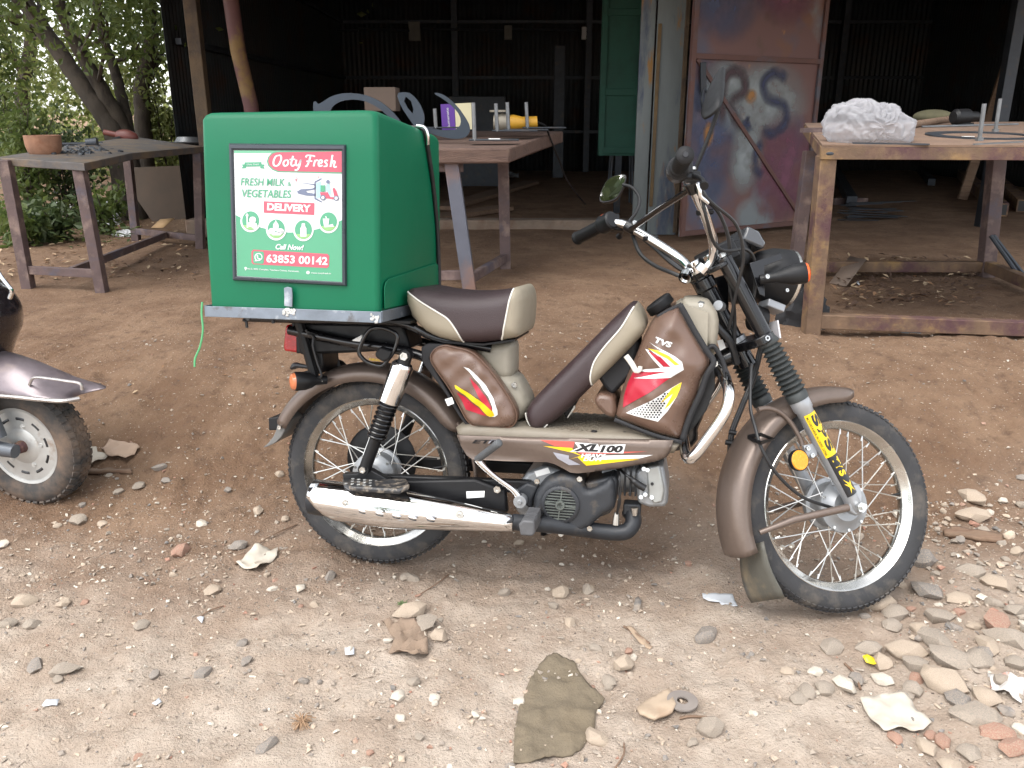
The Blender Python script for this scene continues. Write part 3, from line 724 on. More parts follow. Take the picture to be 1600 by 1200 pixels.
# ---------------------------------------------------------------- handlebar
bar_n = [V((.842, -.045, .838)), V((.860, -.058, .862)), V((.852, -.085, .895)), V((.815, -.125, .938)), V((.765, -.168, .985)), V((.740, -.188, 1.006)), V((.715, -.208, 1.017)), V((.69, -.235, 1.017)), V((.652, -.345, 1.004))]
for s in (1, -1):
    pts = [V((q.x, q.y * s, q.z)) for q in bar_n]
    bar = part('handlebar', B().tube(crom(pts, 6), .0115, 16), m_chrome, st=True)
    d = (pts[-1] - pts[-2]).normalized(); e = pts[-1]
    gp = [(0, 0), (0, .005), (.002, .018), (.006, .0195), (.012, .0185)]
    for k in range(14): gp += [(.014 + k * .0065, .0165), (.017 + k * .0065, .0178)]
    gp += [(.108, .0165), (.110, .021), (.116, .021), (.116, 0)]
    part('grip', B().lathe(gp, e + d * .004, -d, 24), m_grip, st=True, ang=70)
    part('grip_end', B().lathe([(0, 0), (0, .0055), (.0015, .006), (.0015, 0)], e + d * .006, -d, 12), m_sblk, st=True)
    # switch block
    q = e - d * .135; rq = d.to_track_quat('Z', 'Y').to_matrix()
    sw = part('switch_housing', B().lathe([(-.024, 0), (-.024, .02), (-.02, .025), (.018, .026), (.022, .021), (.022, 0)], q, d, 18), m_black, st=True)
    obj('switch_box', B().box(q + V((.012, 0, .006)), (.036, .034, .034), None), m_black, sw, bev=.004)
    if s < 0: pass
    obj('button', B().lathe([(0, 0), (0, .006), (.004, .006), (.004, 0)], q + V((-.012, s * -.004, .018)), V((-.5, 0, .8)), 10), m_orange if s < 0 else m_sred, sw)
    # lever
    lv = [q + V((.045, 0, .004)), q + d * .03 + V((.08, 0, .012)), q + d * .07 + V((.10, 0, .016)), q + d * .11 + V((.118, 0, .018)), q + d * .135 + V((.128, 0, .014))]
    if s > 0: lv = [q + V((.03, 0, -.01)), q + d * .03 + V((.045, 0, -.02)), q + d * .06 + V((.05, 0, -.032)), q + d * .085 + V((.05, 0, -.05))]
    part('brake_lever' if s < 0 else 'decompression_lever', B().tube(crom(lv, 4), [.008 - .0025 * min(1, k / 8) + (.004 if k > 4 * (len(lv) - 1) - 2 else 0) for k in range(4 * (len(lv) - 1) + 1)], 10), m_black, st=True)
    part('lever_perch', B().box(q + V((.03, 0, -.012)), (.04, .03, .022)), m_black, st=True, bev=.004)
    bolt(q + V((.038, 0, .004)), ax=(0, 0, 1), st=True, r=.006)
    cl = B()
    part('bar_clamp', B().lathe([(-.009, .013), (-.009, .017), (.009, .017), (.009, .013)], pts[0] + V((0, 0, .006)), (pts[1] - pts[0]), 14, closed=True), m_chrome, st=True)
    part('bar_clamp_block', B().box(fp(.700, s * .045, -.008) , (.032, .03, .034), Matrix.Rotation(-RAKE, 3, 'Y')), m_chrome, st=True, bev=.005)
brc = [V((.745, -.172, .992)), V((.775, -.06, 1.0)), V((.785, .06, 1.004)), V((.745, .172, .992))]
part('cross_brace', B().tube(crom([brc[0], V((.748, 0, .996)), brc[3]], 5), .0075, 10), m_gloss, st=True)
for s in (-1, 1):
    part('brace_clamp', B().lathe([(-.014, .012), (-.014, .0155), (.014, .0155), (.014, .012)], V((.748, s * .181, .999)), (bar_n[5] - bar_n[4]) * V((1, -s, 1)), 14, closed=True), m_gloss, st=True)
    bolt(V((.742, s * .15 - .008, 1.0)), ax=(0, -1, 0), st=True)
# mirrors
MF = V((.773, .21, 1.05))
part('mirror_stem', B().tube(crom([V((.742, .19, 1.012)), V((.772, .195, 1.05)), V((.785, .205, 1.09)), V((.772, .225, 1.125)), V((.752, .245, 1.138))], 5), .0048, 10), m_black, st=True)
def mirror(corners, th, rc, glass_out):
    """rounded mirror head from its outline points, glass on the side glass_out"""
    c = sum(corners, V()) / len(corners); n = V()
    for i_ in range(len(corners)): n += (corners[i_] - c).cross(corners[(i_ + 1) % len(corners)] - c)
    n.normalize()
    if n.dot(glass_out) < 0: n = -n
    lp = chaik([p - n * (p - c).dot(n) for p in corners], 2)
    sc_ = lambda k, o: [c + (p - c) * k + n * o for p in lp]
    hd = part('mirror', B().loft([sc_(.72, -th), sc_(.93, -th * .7), sc_(1, -.004), sc_(1, .001), sc_(.93, .002)]), m_black, st=True)
    obj('mirror_glass', B().add(sc_(.93, .0035), [tuple(range(len(lp)))]), m_mirror, hd, fix=False)
    return hd
mc = S3(934, 318, .285, 941, 294, .29, 951, 277, .285, 976, 271, .265, 980, 279, .258, 969, 303, .258, 960, 314, .262)
mirror(mc, .022, 1, V((-.9, -.5, .2)))
part('mirror_stem', B().tube(crom([V((.742, -.192, 1.012)), V((.752, -.21, 1.05)), V((.766, -.232, 1.10)), V((.778, -.25, 1.15))], 5), .0048, 10), m_black, st=True)
mc = S3(1128, 98, -.225, 1133, 112, -.24, 1133, 152, -.30, 1128, 168, -.315, 1110, 180, -.30, 1098, 188, -.27, 1099, 178, -.25, 1113, 140, -.215)
mirror(mc, .012, 1, (MB4 @ ST).to_3x3().inverted() @ V((0, 1, 0)))
# cables from the bar
cable('control_cable', [V((.742, -.19, 1.0)), V((.77, -.19, .985)), V((.80, -.16, .975)), V((.845, -.13, .955)), V((.885, -.10, .90)), V((.90, -.07, .82)), V((.93, -.04, .74)), V((.95, 0, .62))], .0046)
cable('control_cable', [V((.765, -.19, .985)), V((.80, -.185, .96)), V((.87, -.16, .925)), V((.905, -.13, .86)), V((.91, -.09, .79)), V((.92, -.03, .70))], .0042)
cable('control_cable', [V((.77, -.18, .99)), V((.79, -.17, .93)), V((.83, -.13, .885)), V((.87, -.11, .875)), V((.93, -.10, .885)), V((.965, -.08, .86)), V((.975, -.06, .80)), V((.97, -.04, .72))], .0042)
cable('control_cable', [V((.76, .20, .99)), V((.775, .18, .93)), V((.80, .14, .89)), V((.83, .09, .86)), V((.87, .05, .83))], .0055)
cable('control_cable', [V((.75, .20, 1.0)), V((.79, .17, .965)), V((.84, .10, .885)), V((.88, .06, .85))], .0075)
part('brake_pipe', B().tube(crom([V((.752, -.20, 1.0)), V((.757, -.20, .985)), V((.762, -.195, .972)), V((.775, -.19, .966)), V((.785, -.185, .962))], 5), .005, 10), m_chrome, st=True)
for q in ((.80, -.14, .952), (.79, .146, .962)):
    part('cable_tie', B().tube([V(q) + V((-.018, 0, .0)), V(q) + V((.02, 0, .006))], .007, 8), m_black, st=True)
# ---------------------------------------------------------------- speedometer, headlight, indicators
sp = part('speedometer', B().lathe([(-.045, 0), (-.045, .03), (-.03, .042), (0, .047), (.016, .047), (.018, .043), (.018, 0)], V((.945, 0, .905)), V((-.35, 0, .94)), 28), m_black, st=True)
obj('speedometer_glass', B().lathe([(.019, 0), (.019, .04)], V((.945, 0, .905)), V((-.35, 0, .94)), 28), M('meter_glass', (.05, .05, .06), .06, var=.02, coat=1), sp)
part('meter_bracket', B().box((.905, 0, .89), (.05, .13, .05), Matrix.Rotation(-.5, 3, 'Y')), m_black, st=True, bev=.006)
part('wind_screen', B().prism([(.955, .925), (.968, .962), (1.0, .95), (1.02, .92), (1.01, .905)], -.045, .045), M('smoked_plastic', (.05, .052, .056), .15, var=.05, coat=.6), st=True, bev=.006)
hl = V((1.062, 0, .845)); hd = V((.95, 0, -.12)).normalized()
lampb = part('headlight', B().lathe([(-.075, 0), (-.07, .03), (-.05, .058), (-.015, .073), (.02, .077), (.03, .077)], hl, hd, 36), m_black, st=True)
obj('bezel', B().lathe([(.030, .0775), (.037, .0785), (.042, .073), (.04, .07)], hl, hd, 36), m_rim, lampb)
obj('lens', B().lathe([(.04, .071), (.05, .05), (.055, 0)], hl, hd, 36), M('headlight_glass', (.7, .72, .74), .05, var=.03, coat=1), lampb)
for a, c in ((.0, -.055), (.03, .06)):
    pass
bolt(hl + V((.0, -.06, -.045)), r=.005, st=True)
for s in (-1, 1):
    o = s
    part('lamp_bracket', B().prism([(.945, .855), (1.03, .885), (1.035, .87), (.985, .85), (.985, .775), (.97, .78)], s * .088 - .002, s * .088 + .002), m_gloss, st=True, bev=.001)
    a = V((.962, s * .105, .812)); d = V((.9, s * .36, .14)).normalized()
    ind = part('indicator', B().lathe([(0, 0), (0, .011), (.035, .013), (.05, .018), (.075, .0245), (.105, .026), (.108, .0245), (.108, 0)], a, d, 20), m_black, st=True)
    obj('lens', B().lathe([(.107, .0245), (.113, .022), (.117, .012), (.118, 0)], a, d, 20), m_orange, ind)
    bolt(a + V((-.002, s * .02 - .013, .0)), r=.006, st=True, par=None)
part('horn_bracket', B().box((1.045, -.02, .765), (.05, .05, .02), Matrix.Rotation(.3, 3, 'Y')), m_silver, st=True, bev=.003)
part('horn', B().lathe([(-.02, 0), (-.02, .03), (.0, .036), (.012, .034), (.012, 0)], V((1.02, .0, .735)), (1, 0, -.1), 20), m_black, st=True)
part('pale_bracket', B().box((1.05, -.02, .705), (.004, .05, .045), Matrix.Rotation(-.15, 3, 'Y')), M('bracket_white', (.7, .68, .7), .4, var=.04), st=True)  # small pale bracket below the horn
part('wiring_loom', B().tube(crom([fp(.60, -.03, -.05), fp(.55, -.05, -.05), fp(.50, -.045, -.04), fp(.44, -.03, -.05)], 5), .009, 8), m_cable)
part('lock_barrel', B().lathe([(0, 0), (0, .0125), (.02, .0125), (.02, 0)], fp(.585, -.03, -.02), (-.5, -1, .3), 14), m_alu)

# ---------------------------------------------------------------- seats
so = pxy(z6(45, 95, 58, 55, 85, 42, 150, 48, 260, 72, 420, 84, 580, 76, 690, 52, 730, 36, 755, 42, 776, 75, 786, 130, 782, 250, 768, 335, 745, 354, 655, 372, 540, 386, 415, 389, 300, 371, 190, 332, 100, 252, 60, 172), -.115)
l1 = pxy(z6(38, 75, 75, 70, 170, 130, 270, 190, 330, 230, 375, 290, 400, 340, 414, 392), -.115)
l2 = pxy(z6(728, 30, 718, 80, 702, 160, 685, 250, 668, 330, 645, 378), -.115)
l1 = [(q.x, q.y) for q in crom([V((*q, 0)) for q in l1], 4)]
def ext_line(l, k=.02):
    a, b_ = V(l[0]) + (V(l[0]) - V(l[1])).normalized() * k, V(l[-1]) + (V(l[-1]) - V(l[-2])).normalized() * k
    return [tuple(a)] + list(l) + [tuple(b_)]
so = [(q.x, q.y) for q in chaik([V((*q, 0)) for q in so], 2)]
regA = ext_line(l1) + [(l1[-1][0] - .2, l1[-1][1] - .05), (l1[0][0] - .1, l1[0][1] - .1)]
regB = ext_line(l2) + [(l2[-1][0] + .2, l2[-1][1] - .05), (l2[0][0] + .2, l2[0][1] + .1)]
res, sf = pillow(moped, so, -.125, .125, .034, [('seat', m_seat, None), ('seat_panel', m_beige, regA), ('seat_panel', m_beige, regB)], step=.008, lines=[l1, l2], dome=.008, domer=.05)
def piping(par, line, sfn, y0, y1, outline, name='piping', mat=None, r=.0022, ml=None):
    L = np.array([(q[0], q[1]) for q in resample(line, .006, False)]); L = L[inside(outline, L)]
    y = sfn(L); near = [V((a[0], yy - .0008, a[1])) for a, yy in zip(L, y)]
    far = [V((a[0], (y0 + y1) - yy + .0008, a[1])) for a, yy in zip(L, y)]
    b = B().tube([near[0]] + near, r, 6, closed=False)
    b.tube(far, r, 6); b.tube([near[0], far[0]], r, 6); b.tube([near[-1], far[-1]], r, 6)
    return obj(name, b, mat or m_white, par, ml=ml)
piping(res[0], l1, sf, -.125, .125, so); piping(res[0], l2, sf, -.125, .125, so)
part('seat_pan', B().prism(pxy(z6(200, 345, 300, 372, 540, 388, 740, 360, 735, 372, 540, 400, 300, 385, 215, 360), -.1), -.1, .1), m_black)
# front cushion leaning against the tank
fo = pxy(z6(795, 850, 800, 815, 830, 755, 1100, 490, 1300, 285, 1430, 165, 1455, 150, 1485, 152, 1512, 185, 1535, 225, 1555, 285, 1545, 320, 1510, 365, 1360, 520, 1215, 660, 1090, 785, 1000, 868, 935, 908, 900, 935, 860, 945, 832, 925), -.1)
l3 = pxy(z6(1495, 140, 1470, 175, 1400, 290, 1300, 405, 1238, 495, 1215, 570, 1212, 620, 1222, 675), -.1)
l3 = [(q.x, q.y) for q in crom([V((*q, 0)) for q in l3], 4)]
fo = [(q.x, q.y) for q in chaik([V((*q, 0)) for q in fo], 2)]
regC = ext_line(l3) + [(l3[-1][0] + .3, l3[-1][1] - .05), (l3[0][0] + .3, l3[0][1])]
fc, ff_ = pillow(moped, fo, -.105, .105, .026, [('front_cushion', m_seat, None), ('cushion_panel', m_beige, regC)], step=.008, lines=[l3], dome=.006, domer=.04)
piping(fc[0], l3, ff_, -.105, .105, fo)
lo_ = pxy(z6(830, 750, 800, 815, 797, 850, 832, 918, 862, 938, 900, 930, 935, 900), -.1)
piping(fc[0], lo_, ff_, -.105, .105, [(q[0] * 1.0, q[1]) for q in fo])
part('cushion_hinge', B().prism(pxy(z6(1040, 800, 1110, 735, 1130, 745, 1100, 800, 1065, 850, 1050, 840), -.03), -.035, .035), m_black, bev=.003)
part('hinge_tab', B().prism(pxy(z6(1065, 845, 1112, 770, 1118, 785, 1070, 852), -.04), -.05, -.036), m_white, bev=.002)
# ---------------------------------------------------------------- beige seat post and cover below the seat
sp_o = [(q.x, q.y) for q in chaik([V((*q, 0)) for q in pxy(z6(440, 388, 700, 380, 722, 395, 724, 480, 722, 590, 700, 612, 640, 620, 600, 590, 520, 480), -.05)], 1)]
pillow(moped, sp_o, -.058, .058, .022, [('seat_post', m_bplas, None)], step=.01)
cv = [(q.x, q.y) for q in chaik([V((*q, 0)) for q in pxy(z6(560, 560, 730, 590, 790, 680, 828, 770, 815, 800, 780, 880, 600, 900, 520, 700), -.06)], 1)]
cvr, cvf = pillow(moped, cv, -.065, .065, .03, [('frame_cover', m_bplas, None)], step=.01)
bolt(bk(z6(735, 645)[0], -.064), r=.008, par=cvr[0])
# leather bags on either side
bag = [(q.x, q.y) for q in chaik([V((*q, 0)) for q in pxy(z6(205, 480, 235, 420, 300, 394, 350, 408, 470, 432, 560, 520, 640, 625, 735, 770, 756, 845, 735, 895, 690, 914, 500, 908, 440, 870, 400, 790, 330, 660, 255, 560), -.115)], 2)]
def wob1(P):
    return .004 * np.sin(P[:, 0] * 60 + P[:, 1] * 38) * np.sin(P[:, 1] * 45 - P[:, 0] * 22 + 1) + .0015 * np.sin(P[:, 0] * 95 - P[:, 1] * 110)
for s in (-1, 1):
    y0, y1 = (-.128, -.066) if s < 0 else (.066, .128)
    bg, bf = pillow(moped, bag, y0, y1, .014, [('side_bag', m_leather, None)], step=.006, dome=.008, domer=.06, wob=wob1)
    rim_ = bag + [bag[0]]
    obj('seam', B().tube([V((q[0], y0 + .010 if s < 0 else y1 - .010, q[1])) for q in resample(bag, .01)], .0026, 6, closed=True), M('brown_piping', lin(88, 64, 50), .4), bg[0])
    if s < 0:
        bfn = lambda off: (lambda P: np.c_[np.asarray(P)[:, 0], bf(P) - off, np.asarray(P)[:, 1]])
        def z6d(*a): return [V(q) for q in pxy(z6(*a), -.13)]
        decal('sticker', [z6d(420, 530, 450, 540, 510, 590, 560, 650, 605, 730, 632, 800, 633, 830, 612, 846, 575, 845, 600, 815, 602, 780, 575, 720, 520, 640, 460, 570)], bfn(.0012), m_stick, bg[0])
        decal('sticker', [z6d(458, 598, 500, 640, 560, 715, 598, 790, 600, 805, 540, 755, 520, 720, 480, 650), z6d(378, 690, 428, 720, 480, 760, 520, 790, 562, 838, 432, 800)], bfn(.0014), m_sred, bg[0])
        decal('sticker', [z6d(365, 643, 372, 645, 520, 735, 605, 812, 610, 838, 590, 846, 568, 838, 520, 780, 430, 710, 370, 665)], bfn(.0018), m_syel, bg[0])
    # black binding behind the bag
    part('bag_binding', B().prism(pxy(z6(155, 410, 190, 388, 300, 390, 235, 425, 205, 480, 260, 580, 420, 850, 470, 915, 440, 905, 390, 840, 300, 690, 160, 500), -.1), *((-.105, -.07) if s < 0 else (.07, .105))), m_bind, bev=.003)
part('warning_tag', B().add([bk(q, -.128) for q in z6(300, 735, 345, 722, 358, 762, 318, 778)], [(0, 1, 2, 3)]), m_label)
# ---------------------------------------------------------------- footboard and side skirts
fbz = .436
fb = [(.262, fbz + .002), (.30, fbz + .012), (.60, fbz + .008), (.72, fbz + .014), (.80, fbz + .004), (.835, fbz - .004), (.82, fbz - .03), (.27, fbz - .03)]
fbr, fbf = pillow(moped, [(q[0], q[1]) for q in fb], -.128, .128, .010, [('footboard', m_foot, None)], step=.012)
rib = B()
for k in range(26):
    for j in range(9):
        x = .46 + k * .0125; y = -.10 + j * .025 + (k % 2) * .0125
        if x < .74: rib.box((x, y, fbz + .0095 - .0003), (.0075, .014, .0016), Matrix.Rotation(.5 if j % 2 else -.5, 3, 'Z'))
obj('anti_slip_ribs', rib, m_foot, fbr[0], smooth=False)
for x, y in ((.29, -.10), (.39, -.112), (.62, -.108), (.70, -.10)):
    bolt(V((x, y, fbz + .010)), ax=(0, 0, 1), r=.008, h=.003, mat=m_sblk, par=fbr[0])
skp = pxy(z7(62, 178, 120, 180, 560, 195, 1100, 205, 1565, 214, 1548, 285, 1520, 328, 1440, 360, 1200, 406, 1000, 432, 900, 442, 850, 436, 800, 408, 740, 378, 690, 364, 400, 357, 170, 345, 130, 316, 90, 250), -.135)
for s in (-1, 1):
    y0, y1 = (-.142, -.116) if s < 0 else (.116, .142)
    def wob2(P):
        # pressed crease running from the kick lever to the lower front corner
        t = (P[:, 0] - .38); cr = fbz - .018 - .20 * np.clip(t, 0, .30)
        return .010 * np.clip((cr - P[:, 1]) / .045, 0, 1)
    sk_, skf = pillow(moped, skp, y0, y1, .006, [('side_skirt', m_brown, None)], step=.010, wob=wob2)
    if s < 0:
        sfn = lambda off: (lambda P: np.c_[np.asarray(P)[:, 0], skf(P) - off, np.asarray(P)[:, 1]])
        pfn = lambda off: (lambda Q: sfn(off)(np.array(pxy([tuple(q) for q in Q], -.142))))
        def z7d(*a): return [V(q) for q in pxy(z7(*a), -.142)]
        S_ = sk_[0]
        decal('sticker', [z7d(640, 210, 880, 222, 870, 268, 740, 252)], sfn(.0010), m_sora, S_)
        decal('sticker', [z7d(660, 252, 860, 265, 890, 300, 930, 318, 840, 345, 900, 330, 960, 390, 1330, 345, 1180, 345, 1000, 350, 870, 300)], sfn(.0012), m_syel, S_)
        decal('sticker', [z7d(730, 295, 840, 318, 840, 342, 920, 384, 840, 388, 760, 340)], sfn(.0011), m_sgry, S_)
        decal('sticker', [z7d(1090, 318, 1425, 314, 1330, 338, 1000, 350)], sfn(.0013), m_stick, S_)
        decal('sticker', [z7d(900, 295, 1385, 290, 1200, 304, 930, 312)], sfn(.0012), m_sora, S_)
        decal('sticker', [z7d(880, 226, 1042, 238, 1050, 262, 1062, 244, 1234, 240, 1218, 303, 1050, 298, 845, 292, 905, 262)], sfn(.0016), m_stick, S_)
        b = B(); text_px(b, 'XL', z7(868, 288)[0], z7(1046, 292)[0], 12, pfn(.0020), .35, .06)
        text_px(b, '100', z7(1055, 296)[0], z7(1216, 298)[0], 11.2, pfn(.0020), .25, .05)
        obj('lettering', b, m_sblk, S_, fix=False)
        b = B(); text_px(b, 'HEAVY', z7(924, 332)[0], z7(1100, 334)[0], 6.2, pfn(.0022), .2, .05); text_px(b, 'DUTY', z7(940, 355)[0], z7(1085, 357)[0], 5, pfn(.0022), .2, .05)
        obj('lettering', b, m_stick, S_, fix=False)
        b = B(); text_px(b, 'ETFi', z7(165, 236)[0], z7(372, 238)[0], 6, pfn(.0012), .3, .03); obj('lettering', b, m_sblk, S_, fix=False)
        decal('sticker', [z7d(275, 236, 300, 208, 372, 210, 350, 238)], sfn(.0010), m_sgry, S_)
# ---------------------------------------------------------------- tank with leather cover
to = [(q.x, q.y) for q in chaik([V((*q, 0)) for q in pxy(z9(450, 78, 330, 130, 272, 175, 200, 300, 130, 470, 55, 640, 15, 800, 0, 860, 60, 890, 300, 985, 455, 1025, 490, 960, 520, 830, 580, 700, 610, 590, 680, 470, 600, 340, 540, 230, 470, 110), -.115)], 2)]
def wob3(P):
    x, z = P[:, 0], P[:, 1]
    return (.008 * np.sin(x * 42 + z * 30) * np.cos(z * 36 - x * 18) + .0025 * np.sin(x * 78 - z * 54) + .0008 * np.sin(x * 130 + z * 150))
tk, tf = pillow(moped, to, -.138, .138, .05, [('tank_cover', m_leather, None)], step=.007, dome=.012, domer=.09, wob=wob3)
T_ = tk[0]
tfn = lambda off: (lambda P: np.c_[np.asarray(P)[:, 0], tf(P) - off, np.asarray(P)[:, 1]])
tpx = lambda off: (lambda Q: tfn(off)(np.array(pxy([tuple(q) for q in Q], -.145))))
def z9d(*a): return [V(q) for q in pxy(z9(*a), -.145)]
decal('sticker', [z9d(238, 335, 340, 385, 420, 430, 470, 468, 482, 522, 390, 578, 120, 590, 330, 542, 120, 535, 320, 508, 212, 385, 236, 388, 340, 500, 390, 500, 300, 420, 238, 380, 330, 390)], tfn(.0014), m_stick, T_)
decal('sticker', [z9d(128, 545, 370, 533, 120, 588, 388, 578, 250, 672, 55, 796, 60, 720, 90, 620), z9d(230, 390, 320, 430, 388, 498, 345, 500)], tfn(.0018), m_sred, T_)
decal('sticker', [z9d(232, 378, 300, 385, 380, 425, 452, 486, 420, 488, 370, 445, 300, 408)], tfn(.0022), m_syel, T_)
decal('sticker', [z9d(78, 828, 240, 740, 400, 648, 468, 612, 432, 712, 370, 810, 302, 884)], tfn(.0014), m_stick, T_)
decal('sticker', [z9d(468, 612, 455, 660, 432, 712, 380, 770, 345, 800, 405, 690, 322, 750, 400, 652)], tfn(.0020), m_syel, T_)
dots = B(); hexp = [V(q) for q in z9d(95, 826, 250, 742, 385, 668, 370, 700, 345, 770, 300, 870)]
pp = np.array([(q.x, q.y) for q in hexp])
lo2, hi2 = pp.min(0), pp.max(0); st_ = .0075
for j, zz in enumerate(np.arange(lo2[1], hi2[1], st_ * .8)):
    for x in np.arange(lo2[0], hi2[0], st_):
        q = np.array([[x + (j % 2) * st_ / 2, zz]])
        if inside(hexp, q)[0]:
            rr_ = st_ * (.22 + .2 * (x - lo2[0]) / (hi2[0] - lo2[0])); t = np.array([[q[0, 0] + rr_ * math.cos(a), q[0, 1] + rr_ * math.sin(a)] for a in np.arange(6) * math.pi / 3])
            dots.add(tfn(.0018)(t), [tuple(range(6))])
obj('sticker_dots', dots, m_sblk, T_, fix=False)
b = B(); text_px(b, 'TVS', z9(275, 332)[0], z9(392, 372)[0], 9, tpx(.0025), .15, .05); obj('lettering', b, m_stick, T_, fix=False)
# black binding along the front and bottom edges of the cover
def strip(name, pts, y, wd, mat=m_bind, par=T_):
    q = [bk(p, y) for p in pts]; rows = []
    for i, a in enumerate(q):
        d = (q[min(i + 1, len(q) - 1)] - q[max(0, i - 1)]).normalized(); n = V((0, 1, 0)).cross(d)
        rows.append([a - n * wd / 2, a + n * wd / 2])
    return obj(name, B().sheet(rows), mat, par, solid=.004)
strip('binding', crom([V((*p, 0)) for p in z9(455, 70, 500, 150, 560, 260, 640, 390, 690, 470, 640, 560, 600, 680, 545, 800, 505, 900, 470, 1020)], 4), -.118, .014)
strip('binding', crom([V((*p, 0)) for p in z9(0, 868, 150, 930, 300, 985, 470, 1028)], 4), -.128, .010)
strip('binding', crom([V((*p, 0)) for p in z9(300, 160, 380, 115, 470, 70)], 4), -.10, .012)
part('cover_strap', B().tube(crom(P3(*[k for p in z9(640, 380, 690, 360, 740, 440, 770, 520, 800, 600, 790, 650) for k in (*p, -.09)]), 4), .006, 8), m_bind)
part('cover_gusset', B().prism(pxy(z9(690, 480, 700, 640, 640, 800, 560, 910, 510, 960, 530, 840, 600, 660), -.09), -.1, .1), M('black_mesh', (.02, .02, .021), .8, var=.3, bump=.4, bs=600), bev=.004)
hp = [(q.x, q.y) for q in chaik([V((*q, 0)) for q in pxy(z9(470, 35, 560, 28, 640, 32, 668, 50, 728, 150, 722, 280, 700, 400, 690, 440, 640, 370, 560, 240, 480, 110), -.07)], 1)]
hpr, hpf = pillow(moped, hp, -.085, .085, .018, [('tank_panel', m_bplas, None)], step=.010, dome=.004)
bolt(bk(z9(600, 73)[0], -.078), r=.011, par=hpr[0], mat=M('cap_grey', lin(90, 92, 92), .4)); bolt(bk(z9(600, 73)[0], -.082), r=.006, par=hpr[0])
bolt(bk(z9(698, 480)[0], -.11), r=.008)
# the loose flap of the cover behind the tank
part('cover_flap', B().prism(pxy(z9(-15, 700, -70, 640, -150, 520, -90, 420, -20, 300, 60, 260, 180, 330, 120, 560), -.05), -.06, .10), m_bind, bev=.01)
part('cover_flap', B().prism(pxy(z9(0, 700, 20, 800, 10, 855, -60, 830, -130, 760, -135, 700, -90, 680), -.08), -.10, .11), m_leather, bev=.012)
part('cushion_hook', B().tube(crom(P3(*[k for p in z9(80, 425, 120, 480, 150, 530, 175, 525, 180, 500) for k in (*p, -.145)]), 4), [.007] * 9 + [.0055] * 8, 8), m_white)
cap = V((.775, -.02, .755)); cd = V((-.62, -.05, .78))
part('fuel_cap', B().lathe([(-.03, .02), (0, .022), (0, .034), (.004, .036), (.022, .036), (.026, .031), (.026, 0)], cap, cd, 12), m_black, bev=.001)
part('tank', B().prism(pxy(z9(330, 150, 460, 60, 650, 120, 640, 500, 480, 900, 60, 850, 150, 500), -.08), -.10, .10), m_bplas)
# ---------------------------------------------------------------- leg guard
for s in (-1, 1):
    gpts = crom([V((.915, s * .045, .612)), V((.930, s * .11, .600)), V((.940, s * .175, .575)), V((.932, s * .195, .53)), V((.895, s * .2, .465)), V((.866, s * .195, .420)), V((.852, s * .17, .412)), V((.845, s * .10, .425)), V((.84, s * .05, .44))], 6)
    part('leg_guard', B().tube(gpts, .0135, 16), m_chrome)
# ---------------------------------------------------------------- engine
def disc(c, y, prof, n=40): return B().lathe(prof, (c[0], y, c[1]), (0, -1, 0), n)
ec = (.543, .257)
sh = pxy(z7(600, 590, 640, 520, 700, 475, 790, 450, 870, 460, 930, 490, 950, 555, 1000, 552, 1080, 510, 1150, 460, 1165, 640, 1150, 700, 1090, 730, 1030, 770, 970, 830, 900, 858, 800, 862, 700, 840, 620, 770, 585, 690), -.13)
shr, _ = pillow(moped, [(q.x, q.y) for q in chaik([V((*q, 0)) for q in sh], 1)], -.135, -.03, .014, [('fan_shroud', m_engine, None)], step=.010)
fan = obj('fan_ring', disc(ec, -.13, [(0, .049), (.010, .049), (.013, .045), (.013, .0405), (.004, .040), (.004, .049)]), m_engine, shr[0])
obj('fan_shade', disc(ec, -.1275, [(0, 0), (.0085, 0), (.0085, .041), (0, .041)]), m_sblk, shr[0])  # black disc stands for the shade inside the fan opening
fb_ = B()
for k in range(-5, 6):
    h = k * .0074; wd_ = math.sqrt(max(0, .0405 ** 2 - h * h))
    if wd_ > .005: fb_.box((ec[0], -.1395, ec[1] + h), (2 * wd_, .004, .0024))
for k in range(2):
    fb_.box((ec[0], -.1400, ec[1]), (.003, .004, .08), Matrix.Rotation(.1 + k * math.pi / 2, 3, 'Y'))
obj('fan_grille', fb_, m_fin, shr[0], smooth=False)
obj('fan_hub', disc(ec, -.139, [(0, 0), (0, .013), (.006, .012), (.006, .007), (.003, .006), (.003, 0)], 20), m_fin, shr[0])
for q in z7(620, 495, 915, 480, 985, 822, 785, 860): bolt(bk(q, -.132), r=.0075, par=shr[0])
part('crankcase', B().prism(pxy(z7(470, 540, 560, 420, 680, 370, 760, 400, 900, 440, 1000, 560, 960, 820, 700, 850, 560, 780, 480, 680), -.06), -.085, .085), m_alu, bev=.01)
part('crankcase_label', B().add([bk(q, -.0885) for q in z7(600, 430, 695, 402, 712, 440, 615, 468)], [(0, 1, 2, 3)]), m_label)
part('intake_cover', B().prism(pxy(z7(470, 550, 560, 490, 640, 520, 600, 600, 590, 680, 520, 620), -.09), -.115, -.03), m_engine, bev=.006)
cyl = B()
for k in range(7): cyl.box((.70 + k * .014, .0, .315 + k * .002), (.005, .13, .10 - abs(k - 3) * .004))
part('cylinder_fins', cyl, m_engine, smooth=False)
part('cylinder', B().tube([V((.64, -.01, .31)), V((.80, -.01, .325))], .05, 20), m_alu)
part('cylinder_head', B().prism(pxy(z7(1300, 440, 1330, 400, 1480, 370, 1500, 390, 1530, 560, 1530, 640, 1500, 665, 1400, 668, 1320, 640), -.08), -.095, .07), m_alu, bev=.008)
